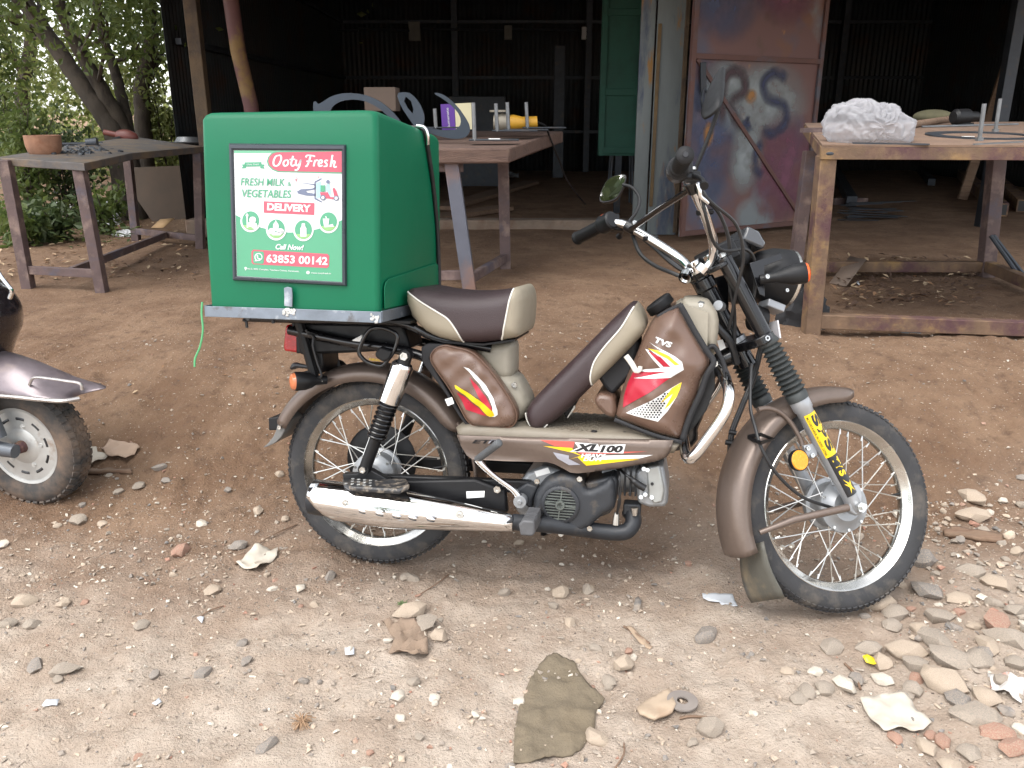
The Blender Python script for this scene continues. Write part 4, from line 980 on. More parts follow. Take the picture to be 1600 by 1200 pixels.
part('head_cover', B().prism(pxy(z7(1380, 400, 1470, 385, 1505, 560, 1490, 640, 1430, 655, 1390, 600), -.1), -.104, -.09), M('head_cover_metal', (.36, .37, .36), .45, .6, var=.1, vs=30), bev=.005)
b = B().lathe([(0, .0042), (.001, .0042)], bk(z7(1418, 516)[0], -.106), (0, -1, 0), 12); part('stamp', b, m_sblk)
for q in z7(1360, 412, 1385, 420, 1415, 610, 1340, 608, 1370, 590):
    part('head_bolt', B().tube([bk(q, -.108), bk(q, -.06)], .0055, 8), m_bolt)
part('air_shroud', B().prism(pxy(z7(950, 500, 1150, 450, 1180, 470, 1170, 600, 1130, 710, 1040, 740, 1000, 600), -.1), -.118, .02), m_engine, bev=.008)
part('spark_cap', B().tube(crom(P3(*[k for p in z7(1370, 548, 1330, 525, 1290, 495, 1265, 470) for k in (*p, -.115)]), 4), [.009] * 5 + [.0085] * 4 + [.006] * 4, 12), m_cable)
cable('spark_lead', P3(*[k for p, y in zip(z7(1268, 475, 1235, 450, 1200, 420, 1180, 380), (-.115, -.11, -.09, -.06)) for k in (*p, y)]), .0038, st=False)
cable('sensor_wire', P3(*[k for p, y in zip(z7(1170, 400, 1195, 470, 1185, 560, 1195, 640, 1172, 725), (-.09, -.122, -.125, -.122, -.11)) for k in (*p, y)]), .0028, st=False)
cable('sensor_wire', P3(*[k for p, y in zip(z7(1185, 400, 1188, 480, 1200, 560, 1185, 640, 1175, 725), (-.09, -.122, -.125, -.122, -.11)) for k in (*p, y)]), .0026, st=False)
part('oxygen_sensor', B().tube(P3(*[k for p in z7(1172, 715, 1168, 755, 1165, 798) for k in (*p, -.10)]), [.006, .008, .009], 8), m_bolt)
part('exhaust_flange', B().box(bk(z7(1280, 680)[0], -.06), (.045, .045, .03)), m_engine, bev=.004)
part('flange_stud', B().tube(P3(*[k for p in z7(1295, 680, 1297, 735) for k in (*p, -.10)]), [.010, .006], 8), m_bolt)
# exhaust: bend, header, silencer with chrome shield
part('exhaust_pipe', B().tube(crom(P3(*[k for p, y in zip(z7(1255, 700, 1285, 745, 1280, 800, 1225, 850, 1100, 850, 950, 830, 700, 800, 450, 780), (-.06, -.075, -.085, -.095, -.10, -.11, -.14, -.165)) for k in (*p, y)]), 6), .021, 18), m_exh)
ma, mb = bk(z2(232, 888)[0], -.175), bk(z2(1020, 988)[0], -.165)
L = (mb - ma).length; md_ = (mb - ma).normalized()
part('silencer', B().lathe([(-.012, 0), (-.012, .034), (-.006, .043), (.06, .046), (L, .017), (L + .05, .019), (L + .05, 0)], ma, md_, 28), m_exh)
hs_ = []
for k in range(25):
    t = k / 24
    r_ = .046 + .004 * math.sin(min(1, t / .35) * math.pi * .5) - .033 * max(0, (t - .38) / .62) ** 1.15
    a0 = R(-100) if t > .2 else R(-100 + 118 * (1 - t / .2))
    row = []
    for a in np.linspace(a0, R(112), 15):
        u_ = V((0, -1, 0)); w_ = md_.cross(u_); w_ = w_ if w_.z > 0 else -w_
        row.append(ma + md_ * (t * (L + .005)) + (u_ * math.cos(a) + w_ * math.sin(a)) * (r_ + .003))
    hs_.append(row)
shd = part('heat_shield', B().sheet(hs_), m_chrome, solid=.003)
for k, q in enumerate(z2(424, 940, 493, 950, 560, 960, 625, 967, 697, 972)):
    p = bk(q, -.2235); obj('slot', B().ell(p + V((0, .0, 0)), (.0125, .0045, .0055), 14, 7, Matrix.Rotation(R(10), 3, 'Y')), m_chrome, shd)
    obj('slot_shade', B().ell(p + V((0, -.001, -.0045)), (.0115, .0035, .0022), 12, 6, Matrix.Rotation(R(10), 3, 'Y')), m_sblk, shd)  # black ellipsoid painted in as the shade under each louvre
for q in z2(357, 912, 812, 955):
    p = bk(q, -.222 if q[0] < 600 else -.205)
    obj('washer', B().lathe([(0, .004), (0, .0115), (.003, .0105), (.003, 0)], p, (0, -1, .08), 18), m_bolt, shd); bolt(p + V((0, -.003, 0)), r=.005, h=.004, par=shd)
# foot plate on the silencer
pl = pxy(z2(340, 812, 615, 818, 620, 835, 575, 862, 380, 850, 352, 830), -.2)
b = B(); rows = []
ft = [bk(z2(345, 815)[0], -.13), bk(z2(600, 815)[0], -.13), bk(z2(612, 838)[0], -.21), bk(z2(570, 862)[0], -.225), bk(z2(375, 848)[0], -.225), bk(z2(350, 830)[0], -.2)]
fp_ = part('foot_plate', B().loft([[q + V((0, 0, -.010)) for q in ft], [q + V((0, 0, .003)) for q in ft]]), M('painted_black', (.02, .02, .022), .45, var=.3, vs=40, col2=lin(120, 110, 98), mix=(.5, .62), ms=45), bev=.004)
hb = B()
c0 = sum(ft, V()) / 6
for i in range(9):
    for j in range(3):
        hb.lathe([(.0, 0), (.0, .0045), (.0012, .0045), (.0012, 0)], c0 + V((-.07 + i * .0165 + (j % 2) * .008, -.022 + j * .022, .0035 - i * .0004)), (0, 0, 1), 8)
obj('plate_studs', hb, m_weld, fp_)
# swing arm, chain cover, stand
for s in (-1, 1):
    part('swing_arm', B().beam((-.04, s * .1, .272), (.46, s * .09, .285), .022, .035), m_black, bev=.005)
part('swing_guard', B().prism(pxy(z2(600, 812, 880, 805, 1000, 850, 1010, 940, 720, 880, 610, 860), -.1), -.122, -.098), m_black, bev=.006)
part('swing_label', B().add([bk(q, -.1235) for q in z2(838, 862, 912, 860, 910, 885, 840, 890)], [(0, 1, 2, 3)]), m_label)
bolt(bk(z2(965, 850)[0], -.122), r=.010, h=.012); 
part('axle_bracket', B().prism(pxy(z2(355, 785, 410, 785, 440, 760, 470, 770, 540, 810, 360, 812), -.125), -.145, -.12), m_black, bev=.003)
# shock absorbers
for s in (-1, 1):
    y = s * .145
    tp, bt = V((.137, y, .625)), V((.020, y, .318)); d = (bt - tp).normalized(); Ls = (bt - tp).length
    shk = part('shock_absorber', B().lathe([(.0, 0), (.0, .016), (.022, .018), (.03, .02), (Ls * .40, .020), (Ls * .72, .020), (Ls * .73, .0165), (Ls * .99, .0165), (Ls, .012), (Ls, 0)], tp, d, 20), m_black)
    obj('shock_cover', B().lathe([(.020, 0), (.022, .024), (.028, .0285), (.032, .0290), (Ls * .40, .0290), (Ls * .405, .027)], tp, d, 28), m_chrome, shk)
    sp_ = []
    for k in range(150):
        t = k / 149; a = t * 2 * math.pi * 8.5; u_ = d.orthogonal().normalized(); w_ = d.cross(u_)
        sp_.append(tp + d * (Ls * (.40 + .33 * t)) + (u_ * math.cos(a) + w_ * math.sin(a)) * .0225)
    obj('spring', B().tube(sp_, .0036, 8), m_gloss, shk)
    for q in (tp, bt): obj('mount', B().lathe([(-.014, 0), (-.014, .015), (.014, .015), (.014, 0)], q, (0, 1, 0), 18), m_black, shk)
    bolt(tp + V((0, s * .014, 0)), ax=(0, s, 0), r=.011, h=.008, par=shk); bolt(bt + V((0, s * .014, 0)), ax=(0, s, 0), r=.009, h=.007, par=shk)
# kick starter and pedal
ks, ke = bk(z7(505, 632)[0], -.135), bk(z7(205, 345)[0], -.165)
mid = crom([ks, bk(z7(455, 560)[0], -.14), bk(z7(330, 470)[0], -.155), bk(z7(240, 390)[0], -.165), ke], 4)
part('kick_lever', B().tube(mid, [.012, .012, .0105, .0095, .0085, .008, .0075, .007, .007, .007, .007, .0075, .008, .0085, .009, .010, .010], 12), m_chrome)
part('kick_boss', B().lathe([(-.012, 0), (-.012, .017), (.014, .017), (.014, .006), (.018, .006), (.018, 0)], ks, (0, -1, 0), 16), m_alu, bev=.001)
kp = bk(z7(350, 235)[0], -.235)
kpd = (kp - ke).normalized()
pr = [(0, 0), (0, .0095)]
for k in range(12): pr += [(.006 + k * .0072, .0082), (.010 + k * .0072, .0098)]
pr += [((kp - ke).length + .004, .0098), ((kp - ke).length + .006, .006), ((kp - ke).length + .006, 0)]
part('kick_pedal', B().lathe(pr, ke, kpd, 14), M('pedal_rubber', lin(78, 80, 82), .6, var=.15), ang=70)
pg = bk(z7(580, 760)[0], -.20)
peg = part('foot_peg', B().prism([(pg.x - .016, pg.z - .022), (pg.x + .014, pg.z - .022), (pg.x + .02, pg.z - .012), (pg.x + .018, pg.z + .018), (pg.x - .012, pg.z + .018), (pg.x - .02, pg.z + .004)], -.265, -.165), M('peg_rubber', lin(82, 82, 84), .6, var=.2, vs=30), bev=.005)
rb = B()
for k in range(8): rb.box((pg.x + .003, -.255 + k * .0115, pg.z + .019), (.028, .006, .004))
obj('ribs', rb, MATS['peg_rubber'], peg, smooth=False)
part('peg_bar', B().tube([V((pg.x + .01, -.18, pg.z - .002)), V((pg.x + .02, .2, pg.z - .02))], .010, 12), m_black)
part('side_stand', B().tube(crom([V((.50, .09, .22)), V((.46, .18, .10)), V((.43, .245, -.028))], 4), .010, 10), m_black)
part('stand_foot', B().box((.43, .25, -.028), (.05, .03, .008)), m_black)
# ---------------------------------------------------------------- carrier, tray, tail lamp
for s in (-1, 1):
    part('carrier_rail', B().tube(crom([V((-.34, s * .085, .700)), V((-.1, s * .1, .703)), V((.10, s * .1, .703)), V((.20, s * .085, .665)), V((.34, s * .06, .64))], 5), .011, 10), m_gloss)
    part('subframe_tube', B().tube(crom([V((-.22, s * .075, .67)), V((-.05, s * .085, .645)), V((.15, s * .09, .62)), V((.34, s * .08, .53)), V((.42, s * .07, .40))], 5), .013, 10), m_gloss)
    part('carrier_strut', B().tube([V((-.19, s * .08, .70)), V((-.15, s * .075, .545))], .013, 8), m_black)
for x in (-.33, -.15, .05):
    part('carrier_bar', B().tube([V((x, -.1, .702)), V((x, .1, .702))], .009, 8), m_gloss)
part('carrier_plate', B().box((-.10, 0, .71), (.50, .30, .006)), m_black)
part('tool_box', B().prism([(-.20, .60), (-.21, .69), (.10, .695), (.12, .63), (-.02, .615)], -.06, .06), m_black, bev=.008)
part('wire_loop', B().tube(crom(P3(*[k for p, y in zip(zA(290, 175, 310, 210, 350, 230, 345, 300, 375, 420, 410, 520, 400, 550, 360, 540), (-.09, -.09, -.095, -.1, -.1, -.1, -.1, -.09)) for k in (*p, y)]), 4), .0035, 8), m_cable)
part('wire_loop', B().tube(crom(P3(*[k for p in zA(300, 190, 400, 225, 480, 240, 560, 290, 650, 310) for k in (*p, -.09)]), 4), .003, 8), m_cable)
part('wire_connector', B().box(bk(zA(700, 258)[0], -.09), (.035, .012, .016), Matrix.Rotation(-.5, 3, 'Y')), m_label, bev=.003)
hk = bk(zA(48, 130)[0], -.11)
part('hook', B().tube(P3(380, 499, -.20, 385, 503, -.2, 386, 512, -.2), .004, 8), m_sblk)
part('hook', B().tube(P3(426, 500, -.20, 428, 505, -.2), .005, 8), m_sblk)
# helmet lock loop
part('helmet_lock', B().tube(crom(P3(*[k for p in zA(800, 170, 850, 160, 920, 170, 990, 205, 1005, 250, 985, 330, 930, 410, 890, 455, 840, 455, 770, 430, 720, 385, 705, 345, 730, 270, 770, 200, 800, 170) for k in (*p, -.13)]), 4), .0055, 10), m_gloss)
part('lock_body', B().prism(pxy(zA(840, 355, 880, 305, 945, 330, 975, 345, 950, 400, 905, 425, 845, 385), -.13), -.142, -.118), m_black, bev=.004)
b = B(); text_px(b, 'WARNING', bk and zA(780, 415)[0], zA(870, 425)[0], 4, lambda Q: [bk(tuple(q), -.104) for q in Q], 0, .02)
part('warning_print', b, m_syel, fix=False)
tlm = part('tail_light', B().prism(pxy(zA(240, 150, 330, 160, 330, 345, 245, 355), -.03), -.055, .055), m_black, bev=.004)
obj('lens', B().prism(pxy(zA(142, 140, 165, 134, 246, 140, 243, 354, 130, 338, 128, 300), -.04), -.052, .052), m_redl, tlm, bev=.006)
part('lamp_bracket', B().prism(pxy(zA(185, 100, 205, 100, 205, 185, 188, 185), -.05), -.055, -.05), m_black)
part('fender_bracket', B().prism(pxy(zA(320, 330, 420, 330, 430, 440, 410, 520, 240, 535, 250, 510, 330, 490), -.05), -.055, .055), m_black, bev=.004)
part('loose_wire_end', B().tube(crom(P3(*[k for p in zA(172, 480, 210, 455, 260, 460, 330, 470) for k in (*p, -.06)]), 3), [.004, .007, .009, .009, .008, .007, .007, .006, .006, .006][:10], 8), m_sblk)
for s in (-1, 1):
    a = V((-.115, s * .075, .538)); d = V((-.75, s * .65, .02)).normalized()
    ind = part('indicator', B().lathe([(0, 0), (0, .012), (.03, .013), (.042, .020), (.06, .025), (.085, .026), (.088, .024), (.088, 0)], a, d, 20), m_black)
    obj('lens', B().lathe([(.087, .024), (.095, .021), (.099, .012), (.100, 0)], a, d, 20), M('clear_orange_lens', lin(205, 120, 80), .15, var=.1, coat=.6), ind)
    bolt(a + V((-.01, s * .014, 0)), ax=(0, s, 0), r=.007)
# welded angle-iron tray that carries the box
TX0, TX1, TY, TZ0, TZ1 = -.352, .116, .2655, .719, .746
tray = part('box_tray', B().box(((TX0 + TX1) / 2, 0, TZ0 + .002), (TX1 - TX0 - .004, TY * 2 - .004, .003)), m_galv)
for s in (-1, 1):
    obj('angle_iron', B().box(((TX0 + TX1) / 2, s * TY, (TZ0 + TZ1) / 2), (TX1 - TX0, .004, TZ1 - TZ0)), m_galv, tray, bev=.0008)
    obj('angle_iron', B().box((TX0 if s < 0 else TX1, 0, (TZ0 + TZ1) / 2 + .0012), (.004, TY * 2 - .002, TZ1 - TZ0)), m_galv, tray, bev=.0008)
tab = [(q.x, q.z) for q in (bk(p, -.27) for p in [(444, 478), (444, 462), (443.5, 450), (449, 448), (456, 450), (457, 462), (456.5, 480)])]
obj('clamp_tab', B().prism(tab, -.2705, -.2665), m_galv, tray, bev=.001)
wb = B()
for k in range(26):
    q = bk((442 + rng.random() * 18, 483 + rng.random() * 10), -.2690); wb.ell(q, (.004, .0012, .0035), 8, 5)
for k in range(16):
    q = bk((578 + rng.random() * 13, 491 + rng.random() * 13), -.2690); wb.ell(q, (.003, .0012, .004), 8, 5)
obj('weld_spatter', wb, m_weld, tray)
# ================================================================== delivery box on the carrier
m_green = M('green_fibreglass', lin(0, 96, 65), .45, var=.04, vs=6, bump=.03, bs=40, coat=.0, spec=.28, rvar=.04, col2=lin(20, 112, 82), mix=(.70, .8), ms=60)
m_frame = M('poster_frame', lin(42, 48, 56), .32, var=.1, vs=20)
m_pw = M('poster_white', (.60, .615, .62), .22, var=.01, rvar=.02, coat=.4)
m_pg = M('poster_mint', lin(96, 168, 130), .22, var=.03, rvar=.02, coat=.4)
m_pg2 = M('poster_leaf', lin(58, 140, 102), .22, var=.03, rvar=.02, coat=.4)
m_pr = M('poster_red', lin(178, 62, 82), .22, var=.03, rvar=.02, coat=.4)
m_pd = M('poster_slate', lin(98, 106, 128), .22, var=.03, rvar=.02)
m_pl = M('poster_lime', lin(128, 170, 106), .22, var=.03, rvar=.02)
m_pb = M('poster_blue', lin(150, 205, 225), .22, var=.03, rvar=.02)
dbox = empty('delivery_box', 'large green fibreglass delivery box with a framed poster, mounted behind the moped seat', 'delivery box', mat=MB4 @ Matrix.Translation(V((-.118, 0, .7225))))
BO = V((-.118, 0, .7225))
bx0, bx1, by, bz0, bz1 = -.3462, .1094, .2594, .7225, 1.2152
loops = []
def rr(x0, x1, y0, y1, z, r, n=6):
    out = []
    for cx, cy, a0 in ((x1 - r, y1 - r, 0), (x0 + r, y1 - r, 90), (x0 + r, y0 + r, 180), (x1 - r, y0 + r, 270)):
        for k in range(n + 1):
            a = R(a0 + 90 * k / n); out.append(V((cx + r * math.cos(a), cy + r * math.sin(a), z)) - BO)
    return out
for z, ins, r in ((bz0, .004, .012), (bz0 + .05, .003, .013), (.95, .0, .014), (1.10, .001, .015), (bz1 - .018, .002, .016), (bz1 - .008, .006, .02), (bz1 - .002, .012, .024), (bz1, .022, .03)):
    loops.append(rr(bx0 + ins, bx1 - ins, -by + ins, by - ins, z, r))
body = obj('body', B().loft(loops), m_green, dbox, ang=50)
# shallow pressed foot at the front face
pn = [V((bx1 + .0015, y, z)) - BO for y, z in ((-.235, .75), (-.235, .80), (-.225, .815), (-.20, .822), (.20, .85), (.225, .84), (.235, .82), (.235, .75))]
obj('foot_recess', B().loft([pn, [q + V((.003, 0, 0)) for q in pn]]), m_green, dbox, bev=.002)
YP = -by - .0005
def bxp(Q, off): return [bk((float(q[0]), float(q[1])), YP - off) - BO for q in Q]
fo_ = [(358, 224), (541, 226), (542, 447), (364.4, 438)]; fi_ = [(365, 234.5), (535, 235.5), (535.6, 441), (370, 431.6)]
o3, i3 = bxp(fo_, 0), bxp(fi_, 0)
for k in range(4):
    j = (k + 1) % 4; mo, mi_ = o3[k].lerp(i3[k], .5), o3[j].lerp(i3[j], .5)
    d = V((0, -1, 0))
    a = [o3[k], o3[k].lerp(i3[k], .25) + d * .006, o3[k].lerp(i3[k], .75) + d * .0068, i3[k] + d * .004, i3[k]]
    c_ = [o3[j], o3[j].lerp(i3[j], .25) + d * .006, o3[j].lerp(i3[j], .75) + d * .0068, i3[j] + d * .004, i3[j]]
    obj('frame_strip', B().loft([a, c_]), m_frame, dbox, ang=20)
poster = obj('poster', B().add(bxp(fi_, .0012), [(0, 1, 2, 3)]), m_pw, dbox, fix=False)
LAY = [0]
def art(name, mat, polys, lay, step=6):
    b = B()
    for lp in polys:
        v, f = tri2d([[V(q) for q in lp]], 60); b.add(bxp(v, .0012 + .0005 * lay), [tuple(t) for t in f])
    return obj(name, b, mat, poster, fix=False)
def circ(cx, cy, r, n=28, ry=None): return [(cx + r * math.cos(2 * math.pi * k / n), cy + (ry or r) * math.sin(2 * math.pi * k / n)) for k in range(n)]
ftx = lambda off: (lambda Q: bxp(Q, off))
art('print', m_pg, [zp(78, 74, 924, 72, 924, 96, 78, 96)], 1)
art('print', m_pg2, [zp(924, 72, 924, 256, 420, 244, 375, 225, 345, 195, 334, 160, 345, 125, 370, 98, 400, 86)], 2)
art('print', m_pr, [zp(924, 82, 924, 246, 425, 236, 385, 220, 355, 190, 345, 160, 355, 125, 380, 100, 410, 90)], 3)
# lower green field with wavy top
wav = [(92, 580), (130, 600), (200, 660), (300, 680), (340, 690), (410, 715), (520, 716), (620, 712), (700, 698), (760, 680), (860, 650), (924, 618)]
art('print', m_pg2, [zp(*[k for p in wav for k in p], 926, 1100, 930, 1104, 102, 1056)], 1)
for cx, cy in ((208, 628), (408, 692), (620, 698), (816, 636)):
    art('print', m_pw, [zp(*[k for p in circ(cx, cy, 80, 30, 86) for k in p])], 3)
    art('print', m_pg2, [zp(*[k for p in circ(cx, cy - 4, 67, 30, 74) for k in p])], 4)
    art('print', m_pl, [zp(*[k for p in [(cx + 66 * math.cos(a), cy - 4 + 72 * math.sin(a)) for a in np.linspace(.5, math.pi - .5, 16)] for k in p])], 5)
art('print', m_pw, [zp(180, 565, 192, 580, 186, 600, 176, 600, 168, 580), zp(176, 600, 186, 600, 190, 680, 178, 680), zp(*[k for p in circ(224, 618, 26) for k in p]), zp(*[k for p in circ(236, 662, 24) for k in p]), zp(*[k for p in circ(206, 652, 20) for k in p])], 6)
art('print', m_pw, [zp(*[k for p in circ(405, 668, 22, 20, 34) for k in p]), zp(*[k for p in circ(372, 706, 26, 20, 24) for k in p]), zp(*[k for p in circ(440, 706, 28, 20, 22) for k in p]), zp(395, 640, 405, 618, 415, 640), zp(360, 715, 470, 705, 440, 738, 380, 738)], 6)
art('print', m_pw, [zp(596, 684, 606, 668, 608, 645, 632, 645, 634, 668, 644, 684, 644, 748, 596, 748)], 6)
art('print', m_pw, [zp(772, 608, 822, 608, 814, 668, 782, 668), zp(800, 662, 850, 650, 858, 672, 780, 676), zp(790, 590, 798, 588, 806, 608, 798, 608)], 6)
art('print', m_pr, [zp(310, 472, 706, 486, 704, 580, 310, 562)], 2)
rb_ = [(228, 850), (808, 884), (822, 898), (820, 980), (806, 994), (228, 964), (215, 950), (214, 866)]
art('print', m_pr, [zp(*[k for p in rb_ for k in p])], 2)
art('print', m_pg2, [zp(236, 862, 304, 866, 312, 876, 310, 954, 300, 962, 236, 958, 228, 946, 228, 872)], 3)
art('print', m_pw, [zp(*[k for p in circ(269, 908, 31) for k in p]), zp(240, 942, 250, 915, 272, 938)], 4)
art('print', m_pg2, [zp(*[k for p in circ(269, 908, 24) for k in p])], 5)
art('print', m_pw, [zp(255, 894, 264, 892, 268, 904, 264, 910, 274, 920, 280, 916, 288, 922, 284, 930, 272, 928, 258, 914)], 6)
# logo ribbon
art('print', m_pg2, [zp(160, 168, 292, 166, 290, 200, 160, 202), zp(138, 184, 166, 184, 174, 214, 136, 216, 146, 200), zp(288, 182, 318, 186, 308, 202, 318, 218, 282, 214)], 2)
b = B(); text_px(b, 'Ooty Fresh', zp(178, 192)[0], zp(272, 190)[0], 2.6, ftx(.0030), .2, .0); obj('lettering', b, m_pw, poster, fix=False)
b = B(); text_px(b, 'DELIVERY', zp(336, 543)[0], zp(676, 558)[0], 11.5, ftx(.0030), 0, .045); obj('lettering', b, m_pw, poster, fix=False)
b = B(); text_px(b, 'Call Now!', zp(402, 848)[0], zp(622, 856)[0], 8.6, ftx(.0030), .25, .03); obj('lettering', b, m_pw, poster, fix=False)
b = B(); text_px(b, '63853 00142', zp(330, 950)[0], zp(808, 972)[0], 13, ftx(.0032), 0, .028); obj('lettering', b, m_pw, poster, fix=False)
b = B(); text_px(b, 'No.5, MRS Complex, Teachers Colony, Karamadai.', zp(182, 1008)[0], zp(588, 1030)[0], 3.2, ftx(.0030), 0, .01); obj('lettering', b, m_pw, poster, fix=False)
b = B(); text_px(b, 'www.ootyfresh.in', zp(678, 1040)[0], zp(836, 1046)[0], 3.0, ftx(.0030), 0, .01); obj('lettering', b, m_pw, poster, fix=False)
art('print', m_pw, [zp(*[k for p in circ(656, 1029, 13) for k in p]), zp(*[k for p in circ(169, 994, 9) for k in p]), zp(162, 1000, 177, 1000, 169, 1014)], 3)
b = B(); text_px(b, 'FRESH MILK', zp(130, 350)[0], zp(474, 354)[0], 12.0, ftx(.0030), .12, .012); obj('lettering', b, m_pg2, poster, fix=False)
b = B(); text_px(b, 'VEGETABLES', zp(138, 440)[0], zp(524, 448)[0], 12.4, ftx(.0030), .12, .016); obj('lettering', b, m_pg2, poster, fix=False)
b = B(); text_px(b, '&', zp(494, 354)[0], zp(524, 356)[0], 7, ftx(.0030), 0, 0); obj('lettering', b, m_pg2, poster, fix=False)
# handwritten name in brush strokes
def stroke(b, pts, wd, fn, n=5):
    q = [V((p[0], p[1], 0)) for p in pts]; q = crom(q, n); L, Rr = [], []
    for i_, p in enumerate(q):
        d = (q[min(i_ + 1, len(q) - 1)] - q[max(0, i_ - 1)]).normalized(); nn = V((-d.y, d.x, 0)) * wd / 2 * (.75 + .35 * abs(d.y))
        L.append(p + nn); Rr.append(p - nn)
    k = len(q); b.add(fn([(a.x, a.y) for a in L] + [(a.x, a.y) for a in Rr]), [(i_, i_ + 1, k + i_ + 1, k + i_) for i_ in range(k - 1)])
nb = B(); fnm = ftx(.0032)
for st_pts in ([(430, 112), (405, 122), (388, 155), (388, 185), (405, 197), (428, 185), (445, 150), (446, 122), (430, 112), (416, 118)],
               [(492, 150), (474, 156), (464, 178), (474, 196), (490, 192), (502, 172), (496, 152), (484, 150)],
               [(540, 118), (526, 170), (528, 192), (540, 196), (552, 186)], [(512, 146), (556, 144)],
               [(566, 148), (560, 178), (570, 194), (588, 180), (600, 148)], [(600, 148), (588, 200), (570, 228), (552, 226)],
               [(640, 130), (650, 114), (690, 116), (712, 122)], [(676, 118), (664, 160), (648, 196), (634, 198)], [(644, 160), (690, 158)],
               [(712, 150), (700, 200)], [(706, 172), (720, 152), (736, 154)],
               [(738, 182), (764, 170), (764, 152), (748, 154), (738, 178), (746, 198), (770, 192)],
               [(812, 156), (798, 152), (788, 164), (802, 180), (800, 198), (778, 200)],
               [(848, 110), (832, 204)], [(836, 186), (852, 160), (866, 164), (858, 196), (868, 206), (880, 200)]):
    stroke(nb, [zp(*p)[0] for p in st_pts], 2.6, fnm)
obj('lettering', nb, m_pw, poster, fix=False)
# delivery drawing: winding road, sign post, rider on scooter
art('print', m_pd, [zp(566, 326, 700, 336, 720, 344, 712, 356, 700, 346, 640, 336), zp(720, 356, 690, 372, 600, 378, 568, 396, 580, 414, 640, 428, 716, 432, 716, 414, 650, 404, 640, 392, 716, 380), zp(706, 318, 762, 290, 764, 300, 716, 326, 716, 446, 770, 478, 760, 482, 706, 456)], 2)
art('print', m_pb, [zp(722, 330, 756, 316, 752, 440, 722, 448), zp(800, 340, 818, 336, 832, 384, 828, 432, 812, 432, 810, 400, 796, 388)], 3)
art('print', m_pr, [zp(748, 402, 812, 402, 830, 440, 862, 440, 848, 376, 858, 364, 872, 380, 894, 440, 850, 456, 760, 444), zp(552, 284, 572, 284, 562, 324), zp(728, 272, 744, 272, 736, 292)], 4)
art('print', m_pw, [zp(*[k for p in circ(561, 292, 7) for k in p]), zp(*[k for p in circ(735, 276, 5) for k in p])], 5)
art('print', m_pd, [zp(*[k for p in circ(772, 444, 21) for k in p]), zp(*[k for p in circ(876, 448, 20) for k in p]), zp(*[k for p in circ(812, 320, 15) for k in p])], 5)
art('print', m_pw, [zp(*[k for p in circ(772, 444, 12) for k in p]), zp(*[k for p in circ(876, 448, 12) for k in p])], 6)
art('print', m_pg2, [zp(752, 348, 790, 346, 790, 396, 752, 398)], 4)
# rubber tie-down cord over the front face
cp = [V((x, y, z)) - BO for x, y, z in ((.06, .095, 1.219), (.10, .095, 1.217), (.1135, .096, 1.203), (.1145, .125, 1.15), (.1145, .17, 1.06), (.1145, .205, .95), (.1145, .222, .84), (.1145, .225, .765))]
cord = obj('tie_cord', B().tube(crom(cp, 6), .006, 10), m_cable, dbox)
obj('cord_hook', B().tube(crom([V((.09, .093, 1.222)) - BO, V((.112, .094, 1.217)) - BO, V((.1195, .098, 1.195)) - BO, V((.117, .108, 1.175)) - BO], 5), .0055, 10), m_chrome, dbox)
# green plastic string tied to the tray corner
q0 = [MB4 @ bk(p, -.272) for p in [(316, 472), (315, 490), (317, 515), (313, 540), (305, 560), (304, 573)]]
sg = obj('string', B().tube(crom([q - q0[0] for q in q0], 6), .0026, 8), M('green_string', lin(84, 160, 108), .5, var=.1)); sg.location = q0[0]
tag(sg, 'thin light green string hanging from the left corner of the box tray', 'string')
# ================================================================== helpers for things placed in the yard
def wobj(name, b, mat, parent, **k):           # mesh given in world space, child of an unrotated empty
    L = parent.location; b.v = [(q[0] - L[0], q[1] - L[1], q[2] - L[2]) for q in b.v]
    return obj(name, b, mat, parent, **k)
def top(name, b, mat, label, cat, group=None, base=None, **k):   # one-mesh thing, origin at its base
    P = np.array(b.v); c = base if base is not None else ((P[:, 0].min() + P[:, 0].max()) / 2, (P[:, 1].min() + P[:, 1].max()) / 2, P[:, 2].min())
    b.v = [(q[0] - c[0], q[1] - c[1], q[2] - c[2]) for q in b.v]
    o = obj(name, b, mat, None, **k); o.location = c
    return tag(o, label, cat, group)
m_rust = M('rusty_steel', lin(112, 90, 72), .75, .25, var=.3, vs=14, bump=.3, bs=90, col2=lin(142, 114, 76), mix=(.52, .66), ms=7, col3=lin(84, 58, 60), mix3=(.5, .62), ms3=4)
m_redox = M('red_oxide_paint', lin(92, 76, 74), .7, .1, var=.22, vs=14, bump=.25, bs=90, col2=lin(136, 116, 106), mix=(.5, .7), ms=9, col3=lin(78, 78, 92), mix3=(.55, .7), ms3=4)
m_plate = M('work_plate', lin(92, 88, 86), .7, .3, var=.3, vs=9, bump=.2, bs=60, col2=lin(122, 104, 84), mix=(.45, .65), ms=6)
m_dust = M('dusty_top', lin(112, 90, 74), .9, 0, var=.25, vs=9, bump=.25, bs=60, col2=lin(100, 82, 72), mix=(.5, .7), ms=6)
m_dark = M('dark_steel', lin(58, 62, 68), .5, .5, var=.25, vs=12, col2=lin(84, 74, 66), mix=(.55, .75), ms=10)
m_wood = M('old_plank', lin(118, 96, 78), .85, 0, var=.25, vs=6, bump=.4, bs=40, stretch=(1, 8, 8), col2=lin(96, 70, 56), mix=(.5, .7), ms=5)
m_grey = M('grey_steel', lin(120, 122, 124), .45, .7, var=.2, vs=20)
m_conc = M('concrete', lin(128, 112, 98), .9, 0, var=.2, vs=8, bump=.4, bs=60, col2=lin(110, 84, 66), mix=(.5, .7), ms=5)

